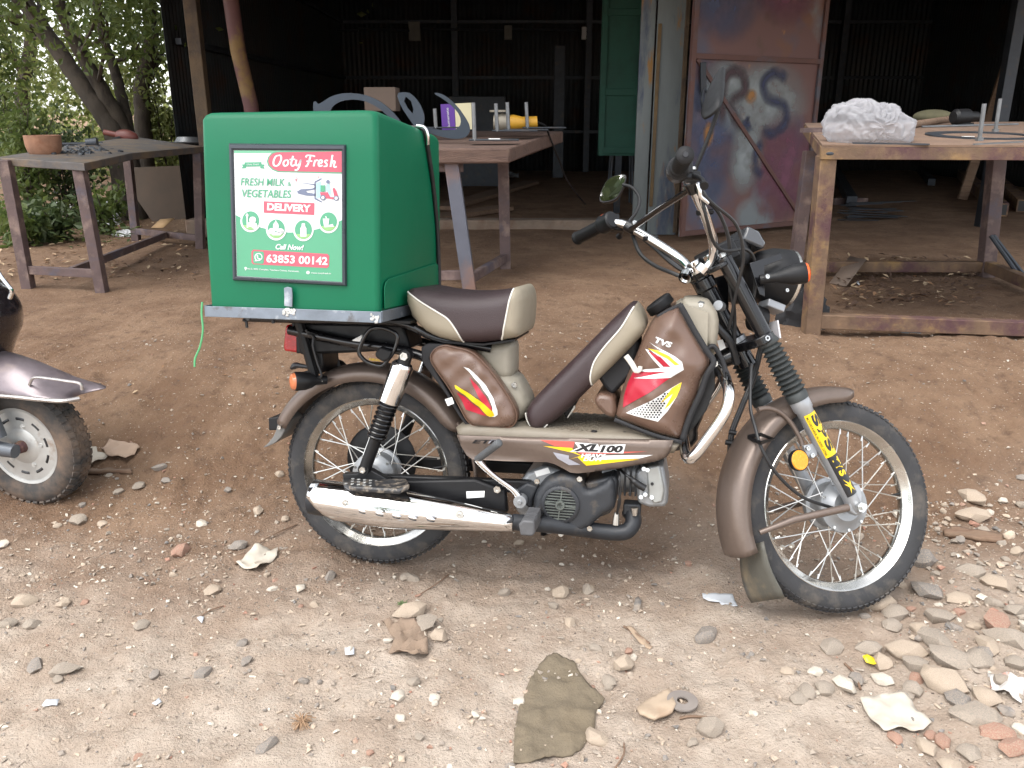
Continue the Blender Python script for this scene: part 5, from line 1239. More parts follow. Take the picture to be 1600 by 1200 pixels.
# ================================================================== workshop shed
m_corr = M('corrugated_iron', lin(52, 56, 58), .6, .4, var=.3, vs=5, rvar=.12, bump=.06, bs=60, col2=lin(66, 48, 38), mix=(.52, .68), ms=2.2, col3=lin(60, 56, 54), mix3=(.5, .65), ms3=1.2)
m_roofc = M('roof_iron', lin(84, 80, 78), .6, .4, var=.25, vs=5, col2=lin(96, 70, 52), mix=(.5, .7), ms=2)
SY, SXL, SXR, SYB = 6.85, -2.72, 6.6, 14.2
shed = empty('workshop_shed', 'dark open-fronted corrugated iron workshop shed behind the tables', 'shed', loc=(1.9, 9.5, .30))
def corr(a, b_, z0, z1, name='sheet', mat=m_corr, amp=.009, pitch=.076, par=shed, zz=None):
    a, b_ = V(a), V(b_); d = (b_ - a); L_ = d.length; d.normalize(); n = V((-d.y, d.x, 0)) if abs(d.z) < .9 else V((1, 0, 0)); k = max(4, int(L_ / pitch * 8)); rows = [[], []]
    for i_ in range(k + 1):
        t = L_ * i_ / k; o = n * amp * math.sin(t / pitch * 2 * math.pi); p = a + d * t + o
        rows[0].append((p.x, p.y, z0)); rows[1].append((p.x, p.y, z1))
    return wobj(name, B().sheet(rows), mat, par, fix=False, solid=.0012)
def sheets(a, b_, z0, z1, wd=.84):
    a, b_ = V((*a, 0)), V((*b_, 0)); n = max(1, round((b_ - a).length / wd)); off = (b_ - a).normalized()
    nn = V((-off.y, off.x, 0))
    for k in range(n):
        s = nn * (.006 if k % 2 else 0)
        corr(a.lerp(b_, k / n) + s - off * .02, a.lerp(b_, (k + 1) / n) + s + off * .02, z0 + random.uniform(-.02, .02), z1)
sheets((SXL, SYB), (SXR, SYB), .28, 3.6)
sheets((SXL, SY + .2), (SXL, SYB), .22, 3.4)
sheets((SXR, SYB), (SXR, SY), .25, 3.4)
# roof sheets, eave to ridge; unseen eave stretched forward to darken the shed
nrs = 12
for k in range(nrs):
    x0, x1 = SXL - .4 + (SXR - SXL + .8) * k / nrs, SXL - .4 + (SXR - SXL + .8) * (k + 1) / nrs + .03
    rows = []
    for y, z in ((SY - 2.15, 2.30), (SYB + .3, 3.45)):
        rows.append([(x, y, z + .012 * math.sin(x / .076 * 2 * math.pi) + (.006 if k % 2 else 0)) for x in np.linspace(x0, x1, 72)])
    wobj('roof_sheet', B().sheet(rows), m_roofc, shed, fix=False, solid=.0012)
m_post = M('weathered_post', lin(92, 76, 58), .8, .1, var=.3, vs=8, bump=.3, bs=60, col2=lin(70, 58, 50), mix=(.5, .65), ms=5)
lp = aty(306, 100, SY - .1)
wobj('post', B().box((lp.x, SY - .05, 1.45), (.10, .09, 2.5)), m_post, shed, bev=.006)
for x in (1.05, 3.9, SXR - .05):
    wobj('post', B().box((x, SY + .12, 1.5), (.09, .09, 2.6)), m_dark, shed, bev=.004)
for x in (-.9, 1.2, 3.3, 5.2):
    wobj('post', B().box((x, SYB - .14, 1.7), (.10, .10, 3.0)), m_dark, shed, bev=.004)
for z in (.95, 1.78, 2.6):
    wobj('rail', B().box(((SXL + SXR) / 2, SYB - .06, z), (SXR - SXL - .05, .05, .05)), m_dark, shed, bev=.003)
    wobj('rail', B().box((SXL + .06, (SY + SYB) / 2 + .1, z), (.05, SYB - SY - .4, .05)), m_dark, shed, bev=.003)
wobj('beam', B().box(((SXL + SXR) / 2, SY, 2.56), (SXR - SXL, .10, .12)), m_dark, shed, bev=.004)
sill = wobj('sill', B().box((-.78, SY + .05, .34), (3.75, .16, .14)), m_conc, shed, bev=.012)
# green panel hung inside
gpn = empty('green_door', 'dull green sheet metal door standing inside the shed left of the painted post', 'door', loc=aty(958, 240, 8.2))
m_gp = M('green_paint', lin(40, 86, 72), .6, .1, var=.12, vs=4, col2=lin(34, 70, 60), mix=(.5, .7), ms=3)
g0, g1 = aty(934, 240, 8.2), aty(1000, 240, 8.2)
wobj('panel', B().box(((g0.x + g1.x) / 2, 8.2, 1.75), (g1.x - g0.x, .03, 1.8)), m_gp, gpn, bev=.003)
for x in (g0.x + .03, g1.x - .03): wobj('stile', B().box((x, 8.18, 1.75), (.05, .03, 1.8)), m_gp, gpn, bev=.003)
for z in (.90, 1.42, 2.1): wobj('rail', B().box(((g0.x + g1.x) / 2, 8.176, z), (g1.x - g0.x - .09, .028, .06)), m_gp, gpn, bev=.003)
wobj('stand', B().box(((g0.x + g1.x) / 2, 8.22, .58), (.06, .04, .55)), m_dark, gpn)
# painted sheet post beside the door
m_spray = M('sprayed_sheet', lin(112, 118, 118), .6, .15, var=.2, vs=4, col2=lin(150, 108, 52), mix=(.56, .64), ms=4.5, col3=lin(74, 82, 98), mix3=(.52, .62), ms3=3, stretch=(1.6, 1, .35))
pw = empty('sheet_post', 'grey and rust streaked sheet metal jamb beside the painted door', 'jamb', loc=atg(1020, 362))
PY = 6.55
a_, b_, c_ = aty(989, 340, PY), aty(1011, 350, PY), aty(1056, 360, PY)
for (p, q, yy, nm) in ((a_, b_, PY + .06, 'fold'), (b_, c_, PY, 'face')):
    wobj(nm, B().box(((p.x + q.x) / 2, yy, 1.44), (q.x - p.x - .004, .02, 2.22)), m_spray, pw, bev=.003)
wobj('edge_strip', B().box((b_.x + .02, PY - .02, 1.20), (.025, .018, 1.3)), M('ochre_strip', lin(104, 84, 56), .7, var=.3, vs=12), pw, bev=.003)
wobj('edge_strip', B().box((c_.x - .012, PY - .02, 1.4), (.03, .03, 2.1)), m_post, pw, bev=.003)
# spray-painted door leaf
def door_mat():
    m = bpy.data.materials.new('spray_painted_steel'); m.use_nodes = True; n, l = m.node_tree.nodes, m.node_tree.links; b = n['Principled BSDF']
    tc = n.new('ShaderNodeTexCoord').outputs['Object']
    def noise(s, off, d=4):
        mp = n.new('ShaderNodeMapping'); mp.inputs['Location'].default_value = off; l.new(tc, mp.inputs[0])
        t = n.new('ShaderNodeTexNoise'); t.inputs['Scale'].default_value = s; t.inputs['Detail'].default_value = d; l.new(mp.outputs[0], t.inputs['Vector']); return t.outputs['Fac']
    cur = None
    for s, off, rg, c in ((1.5, (0, 0, 0), None, lin(104, 74, 70)), (1.7, (3, 1, 7), (.54, .66), lin(116, 122, 124)), (1.6, (8, 2, 3), (.54, .66), lin(76, 80, 98)),
                          (2.6, (5, 9, 1), (.58, .66), lin(112, 78, 62)), (4.5, (2, 6, 4), (.66, .72), lin(168, 118, 60)), (6, (7, 7, 2), (.62, .75), lin(88, 66, 58))):
        if cur is None:
            rgb = n.new('ShaderNodeRGB'); rgb.outputs[0].default_value = (*c, 1); cur = rgb.outputs[0]; continue
        mr = n.new('ShaderNodeMapRange'); mr.inputs[1].default_value, mr.inputs[2].default_value = rg; l.new(noise(s, off), mr.inputs[0])
        mx = n.new('ShaderNodeMix'); mx.data_type = 'RGBA'; l.new(mr.outputs[0], mx.inputs[0]); l.new(cur, mx.inputs[6]); mx.inputs[7].default_value = (*c, 1); cur = mx.outputs[2]
    l.new(cur, b.inputs['Base Color']); b.inputs['Roughness'].default_value = .6
    return m
dl, dr = atg(1060, 378), atg(1255, 358)
door = empty('painted_door', 'steel shed door covered in maroon, blue and grey spray paint', 'door', loc=dl)
dd = (dr - dl); dd.z = 0; Ld = dd.length; dd.normalize(); dn = V((dd.y, -dd.x, 0))
md = door_mat(); UP = V((0, 0, 1))
dq = lambda u, z, o=0.: V((dl.x, dl.y, .37)) + dd * u + UP * z + dn * o
wobj('sheet', B().beam(dq(0, 1.1), dq(Ld, 1.1), .006, 2.2), md, door)
m_dfr = M('door_frame_paint', lin(96, 68, 62), .65, .2, var=.25, vs=8, col2=lin(84, 84, 92), mix=(.52, .65), ms=3)
for u in (.02, Ld - .02): wobj('stile', B().beam(dq(u, 0, .014), dq(u, 2.2, .014), .02, .04, up=dd), m_dfr, door, bev=.002)
for z in (.02, 1.24, 2.18): wobj('rail', B().beam(dq(.04, z, .014), dq(Ld - .04, z, .014), .02, .036), m_dfr, door, bev=.002)
wobj('brace', B().beam(dq(.06, 1.22, .012), dq(Ld - .06, .06, .012), .016, .03), m_dfr, door, bev=.002)
wobj('hasp', B().beam(dq(.10, 1.20, .03), dq(.12, 1.0, .03), .012, .05), m_dark, door, bev=.003)
wobj('hasp_loop', B().tube(crom([dq(.12, 1.03, .035), dq(.16, .98, .05), dq(.17, .9, .05), dq(.13, .88, .04), dq(.10, .95, .04), dq(.12, 1.03, .035)], 4), .010, 8), m_dark, door)
def spray_mat(name, c, k=1.):
    m = bpy.data.materials.new(name); m.use_nodes = True; n, l = m.node_tree.nodes, m.node_tree.links; b = n['Principled BSDF']; b.inputs['Base Color'].default_value = (*c, 1); b.inputs['Roughness'].default_value = .6
    at = n.new('ShaderNodeAttribute'); at.attribute_name = 'paint'; tc = n.new('ShaderNodeTexCoord'); nz = n.new('ShaderNodeTexNoise'); nz.inputs['Scale'].default_value = 7; nz.inputs['Detail'].default_value = 6; l.new(tc.outputs['Object'], nz.inputs['Vector'])
    mr = n.new('ShaderNodeMapRange'); mr.inputs[1].default_value = .3; mr.inputs[2].default_value = .6; mr.inputs[3].default_value = .35 * k; mr.inputs[4].default_value = 1. * k; l.new(nz.outputs['Fac'], mr.inputs[0])
    mu = n.new('ShaderNodeMath'); mu.operation = 'MULTIPLY'; l.new(at.outputs['Fac'], mu.inputs[0]); l.new(mr.outputs[0], mu.inputs[1]); l.new(mu.outputs[0], b.inputs['Alpha']); return m
def paint_obj(rows, vals, mat):
    o = wobj('paint', B().sheet(rows), mat, door, fix=False); at = o.data.attributes.new('paint', 'FLOAT', 'POINT'); at.data.foreach_set('value', [float(v) for v in vals]); return o
m_gr, m_gr2 = spray_mat('graffiti_blue', lin(46, 52, 80)), spray_mat('graffiti_brown', lin(66, 48, 54))
m_g3, m_g4, m_g5, m_g6 = spray_mat('spray_grey', lin(138, 146, 148)), spray_mat('spray_blue', lin(70, 80, 108)), spray_mat('spray_maroon', lin(112, 66, 86)), spray_mat('spray_ochre', lin(160, 112, 56))
LAYR = [0]
def spray(pts, wd, mat):
    LAYR[0] += 1; q = crom([dq(u, z, .0042 + .0006 * LAYR[0]) for u, z in pts], 6); rows, vals = [], []
    for i_, p in enumerate(q):
        d = (q[min(i_ + 1, len(q) - 1)] - q[max(0, i_ - 1)]).normalized(); s_ = d.cross(dn).normalized() * wd; e = min(1, i_ / 2, (len(q) - 1 - i_) / 2)
        for k in np.linspace(-1, 1, 7): vals.append((1 - abs(k)) ** .8 * e)
        rows.append([p + s_ * float(k) for k in np.linspace(-1, 1, 7)])
    paint_obj(rows, vals, mat)
def puff(u, z, ru, rz_, mat):
    LAYR[0] += 1; rows, vals = [], []
    for r in np.linspace(0, 1, 8):
        rows.append([dq(min(Ld - .045, max(.045, u + math.cos(a) * ru * r)), max(.05, min(2.15, z + math.sin(a) * rz_ * r)), .0042 + .0006 * LAYR[0]) for a in np.linspace(0, 2 * math.pi, 25)]); vals += [1 - r * r] * 25
    paint_obj(rows, vals, mat)
puff(.25, .75, .35, .55, m_g4); puff(.75, .95, .55, .32, m_g3); puff(.35, 1.05, .25, .2, m_g3); puff(1.05, .45, .42, .45, m_g5); puff(.3, 1.7, .4, .4, m_g4); puff(.9, 1.8, .4, .35, m_g5); puff(.62, .55, .2, .3, m_g3); puff(.22, .72, .06, .1, m_g6); puff(.62, .98, .07, .06, m_g6)
spray([(.34, .75), (.35, 1.10), (.50, 1.14), (.55, 1.02), (.42, .93), (.55, .74)], .055, m_gr2)
spray([(1.00, 1.10), (.86, 1.15), (.74, 1.08), (.80, .97), (.98, .92), (1.02, .80), (.90, .72), (.76, .74)], .055, m_gr)
spray([(.56, .82), (.60, .78), (.64, .80)], .07, m_gr); spray([(.80, .66), (.72, .58), (.74, .45), (.82, .40)], .05, m_gr)
# leaning painted pole
pl_ = [aty(352, -60, 6.6), aty(372, 80, 6.6), aty(392, 165, 6.6), aty(420, 330, 6.6)]
pl_[-1].z = gh(pl_[-1].x, 6.6)
pb = top('leaning_pole', B().tube(pl_, .055, 14), M('pole_paint', lin(92, 60, 58), .7, var=.2, vs=6, col2=lin(118, 92, 52), mix=(.5, .56), ms=1.6), 'thick pole with red and ochre paint leaning inside the shed opening', 'pole', base=tuple(pl_[-1]))
# things on the shed walls
def wallbox(px0, py0, px1, py1, Y, mat, name, label, cat, d=.08):
    p, q = aty(px0, py0, Y), aty(px1, py1, Y)
    return top(name, B().box(((p.x + q.x) / 2, Y, (p.z + q.z) / 2), (abs(q.x - p.x), d, abs(p.z - q.z))), mat, label, cat, bev=.006)
m_cream = M('cream_box', lin(116, 114, 106), .6, var=.15, vs=10)
wallbox(388, 20, 424, 66, 13.9, m_cream, 'meter_box', 'pale meter box on the dark shed wall right of the leaning pole', 'meter box')
wallbox(638, 34, 657, 64, 14.05, m_cream, 'switch_box', 'small grey switch box on the middle of the shed back wall', 'switch box')
wallbox(788, 40, 800, 62, 14.05, m_cream, 'switch_box', 'narrow switch box on the shed back wall near its right end', 'switch box')
wallbox(909, 42, 917, 62, 14.05, m_stick, 'socket_plate', 'tiny white socket plate high on the shed back wall', 'socket')
wallbox(1270, 20, 1285, 62, 13.9, m_cream, 'notice_sheet', 'pale sheet hung on the dark wall just right of the painted door', 'notice')
for k, (x0, x1) in enumerate(((424, 560), (560, 640), (660, 786), (800, 906))):
    a_, c_ = aty(x0, 45, 13.95), aty(x1, 48, 13.95)
    top('conduit', B().tube([a_, c_], .018, 8), m_dark, ['dark conduit pipe running right from the meter box', 'short dark conduit left of the middle switch box', 'dark conduit right of the middle switch box', 'dark conduit leading to the tiny socket plate'][k], 'pipe', 'conduits on the back wall', base=tuple(a_))
# bulky dim things inside
def clutter(name, px0, px1, py0, Y, mat, label, cat, dep=.3, z0=None):
    p, q = aty(px0, py0, Y), aty(px1, py0, Y); zb = gh(p.x, Y)
    return top(name, B().box(((p.x + q.x) / 2, Y + dep / 2, (zb + p.z) / 2), (abs(q.x - p.x), dep, p.z - zb)), mat, label, cat, bev=.01)
clutter('leaning_board', 866, 884, 70, 12.6, m_dark, 'tall dark board leaning at the back of the shed left of the green door', 'board', .05)
clutter('tool_cabinet', 700, 790, 150, 11.2, m_dark, 'dim dark cabinet at the back of the shed behind the yellow grinder', 'cabinet', .4)
clutter('crate', 460, 545, 215, 11.3, M('rusty_drum', lin(150, 92, 44), .7, var=.4, vs=5), 'rust coloured crate at the back of the shed above the green box', 'crate', .4)
for k, (u, py) in enumerate(((500, 95), (520, 122))):
    pass
# stool frame by the green door
sf_ = empty('stool_frame', 'thin dark metal stool frame standing in front of the green door', 'stool', loc=atg(975, 330))
s0 = atg(968, 318)
for dx, dy in ((-.12, -.1), (.12, -.1), (-.12, .12), (.12, .12)): wobj('leg', B().tube([V((s0.x + dx, s0.y + dy, gh(s0.x + dx, s0.y + dy))), V((s0.x + dx * .8, s0.y + dy * .8, .95))], .011, 6), m_dark, sf_)
wobj('seat', B().box((s0.x, s0.y + .01, .96), (.26, .24, .02)), m_dark, sf_, bev=.004)
# steel stock on the shed floor at the right
def tube_bar(px0, py0, px1, py1, wd, mat, label, z=.0, name='steel_tube', cat='steel tube', hollow=True, group=None):
    a_, c_ = atg(px0, py0), atg(px1, py1); a_.z += wd / 2 + z; c_.z = gh(c_.x, c_.y) + wd / 2 + z
    o = top(name, B().beam(a_, c_, wd, wd), mat, label, cat, group, bev=.004)
    if hollow:
        d = (c_ - a_).normalized(); h = B().beam(a_ - d * .002, a_ + d * .004, wd * .78, wd * .78); L = o.location
        h.v = [(q[0] - L[0], q[1] - L[1], q[2] - L[2]) for q in h.v]; obj('bore_shade', h, m_sblk, o)  # black plate on the solid end stands for shade inside the tube
    return o
gsq = 'square steel tubes on the shed floor'
tube_bar(1562, 338, 1480, 255, .12, m_rust, 'nearer of two square steel tubes lying on the shed floor', group=gsq)
tube_bar(1598, 332, 1530, 262, .12, m_rust, 'farther right square steel tube on the shed floor', group=gsq)
tube_bar(1330, 322, 1300, 262, .10, m_dark, 'dark steel channel lying on the shed floor behind the right table', hollow=False, name='steel_channel', cat='steel channel')
tube_bar(1300, 320, 1352, 317, .07, m_redox, 'short red oxide offcut on the shed floor behind the right table', hollow=False, name='steel_offcut', cat='offcut')
tube_bar(1455, 290, 1432, 262, .09, m_dark, 'short black steel channel in the dark shed behind the ring plate', hollow=False, name='steel_channel', cat='steel channel')
sb_ = empty('strip_heap', 'heap of flat dark metal strips on the shed floor behind the right table', 'metal strips', loc=atg(1365, 345))
for k in range(14):
    x0 = 1296 + random.uniform(0, 35); p = atg(x0, 344 - k * 1.3); q = atg(x0 + random.uniform(60, 105), 344 - k * 1.2 + random.uniform(-5, 5))
    p.z = gh(p.x, p.y) + .006 + k * .005; q.z = gh(q.x, q.y) + .006 + k * .005
    wobj('strip', B().beam(p, q, .05, .004), m_dark, sb_)
# planks on the floor under the middle table
for k, (a_, c_, lb_) in enumerate((((692, 330), (830, 288), 'long plank on the shed floor behind the middle table legs'), ((640, 352), (790, 330), 'plank lying just inside the shed sill'))):
    p, q = atg(*a_), atg(*c_); p.z = gh(p.x, p.y) + .03; q.z = gh(q.x, q.y) + .03
    top('plank', B().beam(p, q, .22, .04), m_wood, lb_, 'plank', bev=.004)
p = atg(765, 285)
rows = [[V((p.x + u * .8 - .4, p.y + v * .5, gh(p.x, p.y) + .06 + .05 * abs(math.sin(u * 9 + v * 7)) + .04 * fbm(np.array([u * 3]), np.array([v * 3]), 2)[0])) for u in np.linspace(0, 1, 22)] for v in np.linspace(0, 1, 14)]
top('plastic_sheet', B().sheet(rows), M('grey_plastic', (.3, .31, .33), .3, var=.1), 'crumpled grey plastic sheet on the plank in the dark shed', 'plastic sheet', smooth=False)

# ================================================================== tables
def leg(par, b0, t0, wd, mat, name='leg'): return wobj(name, B().beam(b0, t0, wd, wd, up=(0, 1, 0)), mat, par, bev=.003)
def slab(par, pts, th, mat, name='table_top', **k):
    n = len(pts); b = B().add([tuple(p) for p in pts] + [(p[0], p[1], p[2] - th) for p in pts], [tuple(range(n)), tuple(range(2 * n - 1, n - 1, -1))] + [(i_, i_ + n, (i_ + 1) % n + n, (i_ + 1) % n) for i_ in range(n)])
    return wobj(name, b, mat, par, **k)
# left table
lt = empty('work_table', 'long narrow steel work table at left below the trees', 'table', loc=atg(130, 430))
legs = []
for (bx, tx, yy) in (((45, 450), (8, 250), 5.1), ((160, 455), (124, 262), 5.0), ((213, 375), (199, 240), 7.16), ((313, 388), (309, 236), 6.7)):
    g = atg(*bx); t = aty(*tx, g.y); g.z -= .02; legs.append((g, t)); leg(lt, g, t, .062, m_redox)
TL = [aty(-8, 246, 5.15), aty(131, 255, 4.93), aty(207, 239, 5.8), aty(319, 229, 6.72), aty(205, 213, 7.2)]
slab(lt, TL, .045, m_plate, bev=.004)
pick = lambda i_, f: legs[i_][0].lerp(legs[i_][1], f)
wobj('stretcher', B().beam(pick(0, .17), pick(1, .17), .03, .05), m_redox, lt, bev=.002)
wobj('stretcher', B().beam(pick(2, .13), pick(3, .13), .03, .05), m_redox, lt, bev=.002)
wobj('stretcher', B().beam(pick(0, .17).lerp(pick(1, .17), .6), pick(2, .13).lerp(pick(3, .13), .5), .03, .05), m_redox, lt, bev=.002)
def ltop(px_, py_):
    d = ray(px_, py_); a_, b_, c_ = TL[0], TL[1], TL[3]; n = (b_ - a_).cross(c_ - a_); return CAM + d * ((a_ - CAM).dot(n) / d.dot(n))
q = ltop(64, 242)
m_clay = M('terracotta', lin(144, 106, 84), .85, 0, var=.2, vs=18, bump=.25, bs=60, col2=lin(130, 86, 62), mix=(.55, .7), ms=12)
rp = 22 * (q - CAM).length / F
pot = top('clay_bowl', B().lathe([(0, 0), (0, rp * .78), (.02, rp * .92), (.06, rp), (rp * 1.12, rp * 1.03), (rp * 1.13, rp * .96), (.07, rp * .9), (.03, rp * .7), (.03, 0)], (q.x, q.y + .05, q.z), (0, 0, 1), 30), m_clay, 'chipped terracotta bowl at the left end of the left table', 'bowl')
scr = B()
for k in range(170):
    u = ltop(random.gauss(132, 22), random.gauss(236, 3.5)); v, f = ROCKS[random.randrange(10)]
    s = random.uniform(.006, .026); scr.add([(u.x + a[0] * s, u.y + a[1] * s, u.z + .008 + a[2] * s) for a in v], f)
tag(obj('metal_scraps', scr, m_dark, smooth=False), 'heap of small dark metal scraps beside the clay bowl', 'scrap', kind='stuff')
q = ltop(190, 222)
mo = empty('power_drill', 'reddish brown electric drill lying on the left table', 'drill', loc=q)
m_drill = M('drill_case', lin(98, 52, 46), .5, var=.2, vs=14)
k_ = (q - CAM).length / F
wobj('body', B().ell((q.x + 8 * k_, q.y, q.z + 8 * k_), (16 * k_, .05, 8.5 * k_), 16, 10, Matrix.Rotation(.15, 3, 'Y')), m_drill, mo)
wobj('handle', B().tube([V((q.x - 2 * k_, q.y, q.z + 9 * k_)), V((q.x - 22 * k_, q.y, q.z + 13 * k_))], 3.8 * k_, 12), m_drill, mo)
wobj('chuck', B().tube([V((q.x + 2 * k_, q.y - .05, q.z + 5 * k_)), V((q.x - 3 * k_, q.y - .09, q.z + 3 * k_))], 3.2 * k_, 10), m_dark, mo)
q = ltop(290, 224); k_ = (q - CAM).length / F
top('tin_disc', B().lathe([(0, 0), (0, 36 * k_), (.008, 37 * k_), (.012, 20 * k_), (.05, 16 * k_), (.052, 0)], (q.x + 6 * k_, q.y, q.z), (0, .04, 1), 32), m_grey, 'round pale metal lid on the right end of the left table', 'lid')
q = ltop(128, 229); k_ = (q - CAM).length / F
top('iron_bar', B().tube([V((q.x - 34 * k_, q.y, q.z + .015)), V((q.x + 20 * k_, q.y + .1, q.z + .02))], .013, 8), m_dark, 'dark iron bar lying behind the scraps on the left table', 'bar')
q = ltop(143, 231); k_ = (q - CAM).length / F
top('hammer_head', B().lathe([(0, 0), (0, 6 * k_), (14 * k_, 7 * k_), (14 * k_, 0)], (q.x - 6 * k_, q.y, q.z + 6 * k_), (1, .2, .05), 12), m_dark, 'lumpy dark hammer head beside the scraps on the left table', 'hammer head')
q = [aty(x, y, 7.5) for x, y in ((204, 262), (310, 258), (309, 340), (238, 346), (206, 300))]; gz0 = min(a.z for a in q)
n = len(q); top('cut_board', B().add([tuple(a) for a in q] + [(a.x, a.y + .02, a.z) for a in q], [tuple(range(n)), tuple(range(2 * n - 1, n - 1, -1))] + [(i_, i_ + n, (i_ + 1) % n + n, (i_ + 1) % n) for i_ in range(n)]), M('dull_board', lin(84, 72, 62), .85, var=.2, vs=5), 'dark cut board standing behind the left table legs', 'board')
# middle table
mt = empty('work_table', 'rough timber topped work table right behind the green box', 'table', loc=atg(733, 450))
m_slab = M('slab_wood', lin(100, 79, 69), .85, 0, var=.3, vs=5, bump=.8, bs=35, stretch=(1, 5, 5), col2=lin(76, 58, 52), mix=(.5, .68), ms=6)
MTp = [aty(560, 233, 4.3), aty(796, 231, 4.3), aty(836, 217, 4.9), aty(880, 205, 5.9), aty(650, 204, 6.2)]
slab(mt, MTp, .075, m_slab, bev=.010)
g1, t1 = atg(735, 456), aty(705, 250, 4.37); g2, t2 = atg(790, 418), aty(786, 240, 5.06); g1.z -= .02; g2.z -= .02
m_lblue = M('primer_blue', lin(92, 94, 104), .65, .2, var=.15, vs=8, col2=lin(124, 98, 88), mix=(.45, .62), ms=3)
leg(mt, g1, t1, .07, m_lblue); leg(mt, g2, t2, .065, m_redox)
g3 = V((g1.x - .95, g1.y + .05, gh(g1.x - .95, g1.y) - .02)); t3 = V((g3.x, g3.y, t1.z)); leg(mt, g3, t3, .065, m_redox)
g4 = V((g2.x - .95, g2.y + .4, gh(g2.x - .95, g2.y) - .02)); leg(mt, g4, V((g4.x, g4.y, t2.z)), .065, m_redox)
wobj('stretcher', B().beam(g1.lerp(t1, .12), g2.lerp(t2, .12), .035, .05), m_redox, mt, bev=.003)
wobj('stretcher', B().beam(g1.lerp(t1, .16), g3.lerp(t3, .16), .035, .05), m_redox, mt, bev=.003)
wobj('apron', B().beam(t1 + V((-.9, .02, -.03)), t1 + V((.06, .02, -.03)), .03, .06), m_redox, mt, bev=.003)
def mtop(px_, py_):
    d = ray(px_, py_); a_, b_, c_ = MTp[0], MTp[1], MTp[3]; n = (b_ - a_).cross(c_ - a_); return CAM + d * ((a_ - CAM).dot(n) / d.dot(n))
m_let = M('cut_plate', lin(62, 70, 80), .42, .5, var=.12, vs=8)
ze = zm(470, 120, 3.7209)
def plate_letter(outer, Y, label, hole=None, th=.02, tilt=0):
    o_ = [aty(*p, Y) for p in outer]; c0 = min(o_, key=lambda a: a.z)
    lp = [V((a.x, a.z)) for a in o_]; v, f = tri2d([resample([(q.x, q.y) for q in chaik([V((*a, 0)) for a in lp], 1)], .03)] + ([resample([(aty(*p, Y).x, aty(*p, Y).z) for p in hole], .03)] if hole else []), .05)
    cnt = {}; n = len(v); fs = [tuple(t) for t in f] + [tuple(k + n for k in t[::-1]) for t in f]
    for t in f:
        for a, b_ in ((t[0], t[1]), (t[1], t[2]), (t[2], t[0])): cnt.setdefault((min(a, b_), max(a, b_)), []).append((a, b_))
    for e, L in cnt.items():
        if len(L) == 1: a, b_ = L[0]; fs.append((b_, a, a + n, b_ + n))
    P = [(x, Y + (z - c0.z) * tilt, z) for x, z in v] + [(x, Y + th + (z - c0.z) * tilt, z) for x, z in v]
    top('cut_letter', B().add(P, fs), m_let, label, 'metal letter', 'cut steel letters on the middle table')
plate_letter(ze(75, 230, 70, 150, 85, 140, 100, 160, 120, 150, 180, 110, 260, 92, 360, 100, 440, 130, 500, 170, 560, 230, 600, 290, 560, 290, 480, 200, 400, 150, 320, 130, 240, 138, 190, 165, 170, 200, 175, 235), 4.75, 'dark curved steel letter showing above the left of the green box')
plate_letter(ze(555, 95, 600, 88, 640, 95, 690, 150, 715, 210, 720, 260, 700, 300, 740, 330, 700, 340, 640, 260, 580, 170), 4.6, 'dark leaf shaped steel letter standing behind the box corner', hole=ze(610, 115, 640, 140, 655, 190, 650, 215, 620, 180, 600, 140))
plate_letter(ze(768, 95, 800, 92, 850, 115, 910, 170, 960, 240, 985, 290, 980, 330, 950, 358, 880, 362, 800, 345, 730, 320, 715, 285, 780, 305, 860, 312, 910, 305, 932, 270, 925, 225, 890, 180, 830, 130), 4.65, 'dark crescent steel letter beside the purple carton')
ct = empty('carton', 'purple and cream cardboard carton behind the crescent letter on the middle table', 'carton', loc=mtop(715, 210))
cq = [aty(*p, 5.2) for p in ze(812, 160, 1002, 150, 1008, 305, 822, 308)]
split = .42
wobj('purple_face', B().add([tuple(cq[0]), tuple(cq[0].lerp(cq[1], split)), tuple(cq[3].lerp(cq[2], split)), tuple(cq[3])] + [(a[0], a[1] + .14, a[2]) for a in (cq[0], cq[0].lerp(cq[1], split), cq[3].lerp(cq[2], split), cq[3])], [(0, 1, 2, 3), (4, 7, 6, 5), (0, 4, 5, 1), (3, 2, 6, 7), (0, 3, 7, 4), (1, 5, 6, 2)]), M('carton_purple', lin(92, 52, 140), .5, var=.06), ct)
q1, q2 = cq[0].lerp(cq[1], split + .01), cq[3].lerp(cq[2], split + .01)
wobj('cream_face', B().add([tuple(q1), tuple(cq[1]), tuple(cq[2]), tuple(q2)] + [(a[0], a[1] + .14, a[2]) for a in (q1, cq[1], cq[2], q2)], [(0, 1, 2, 3), (4, 7, 6, 5), (0, 4, 5, 1), (3, 2, 6, 7), (0, 3, 7, 4), (1, 5, 6, 2)]), M('carton_cream', lin(205, 196, 160), .6, var=.06), ct)
b = B(); text_px(b, 'lumenate', ze(868, 290)[0], ze(858, 180)[0], 4, lambda Q: [aty(float(a[0]), float(a[1]), 5.195) for a in Q]); wobj('print', b, m_stick, ct, fix=False)
gr = empty('angle_grinder', 'yellow angle grinder with a dusty metal head on the middle table', 'angle grinder', loc=mtop(815, 205))
gA = [aty(*p, 5.25) for p in ze(1120, 262, 1215, 265, 1290, 268, 1375, 262, 1440, 300)]
wobj('body', B().tube([gA[1], gA[1].lerp(gA[2], .3), gA[2], gA[3]], [.042, .046, .036, .034], 14), M('grinder_yellow', lin(186, 138, 40), .5, var=.15), gr)
wobj('head', B().tube([gA[0], gA[0].lerp(gA[1], .5), gA[1]], [.042, .055, .044], 14), M('grinder_head', lin(150, 142, 128), .6, .3, var=.2), gr)
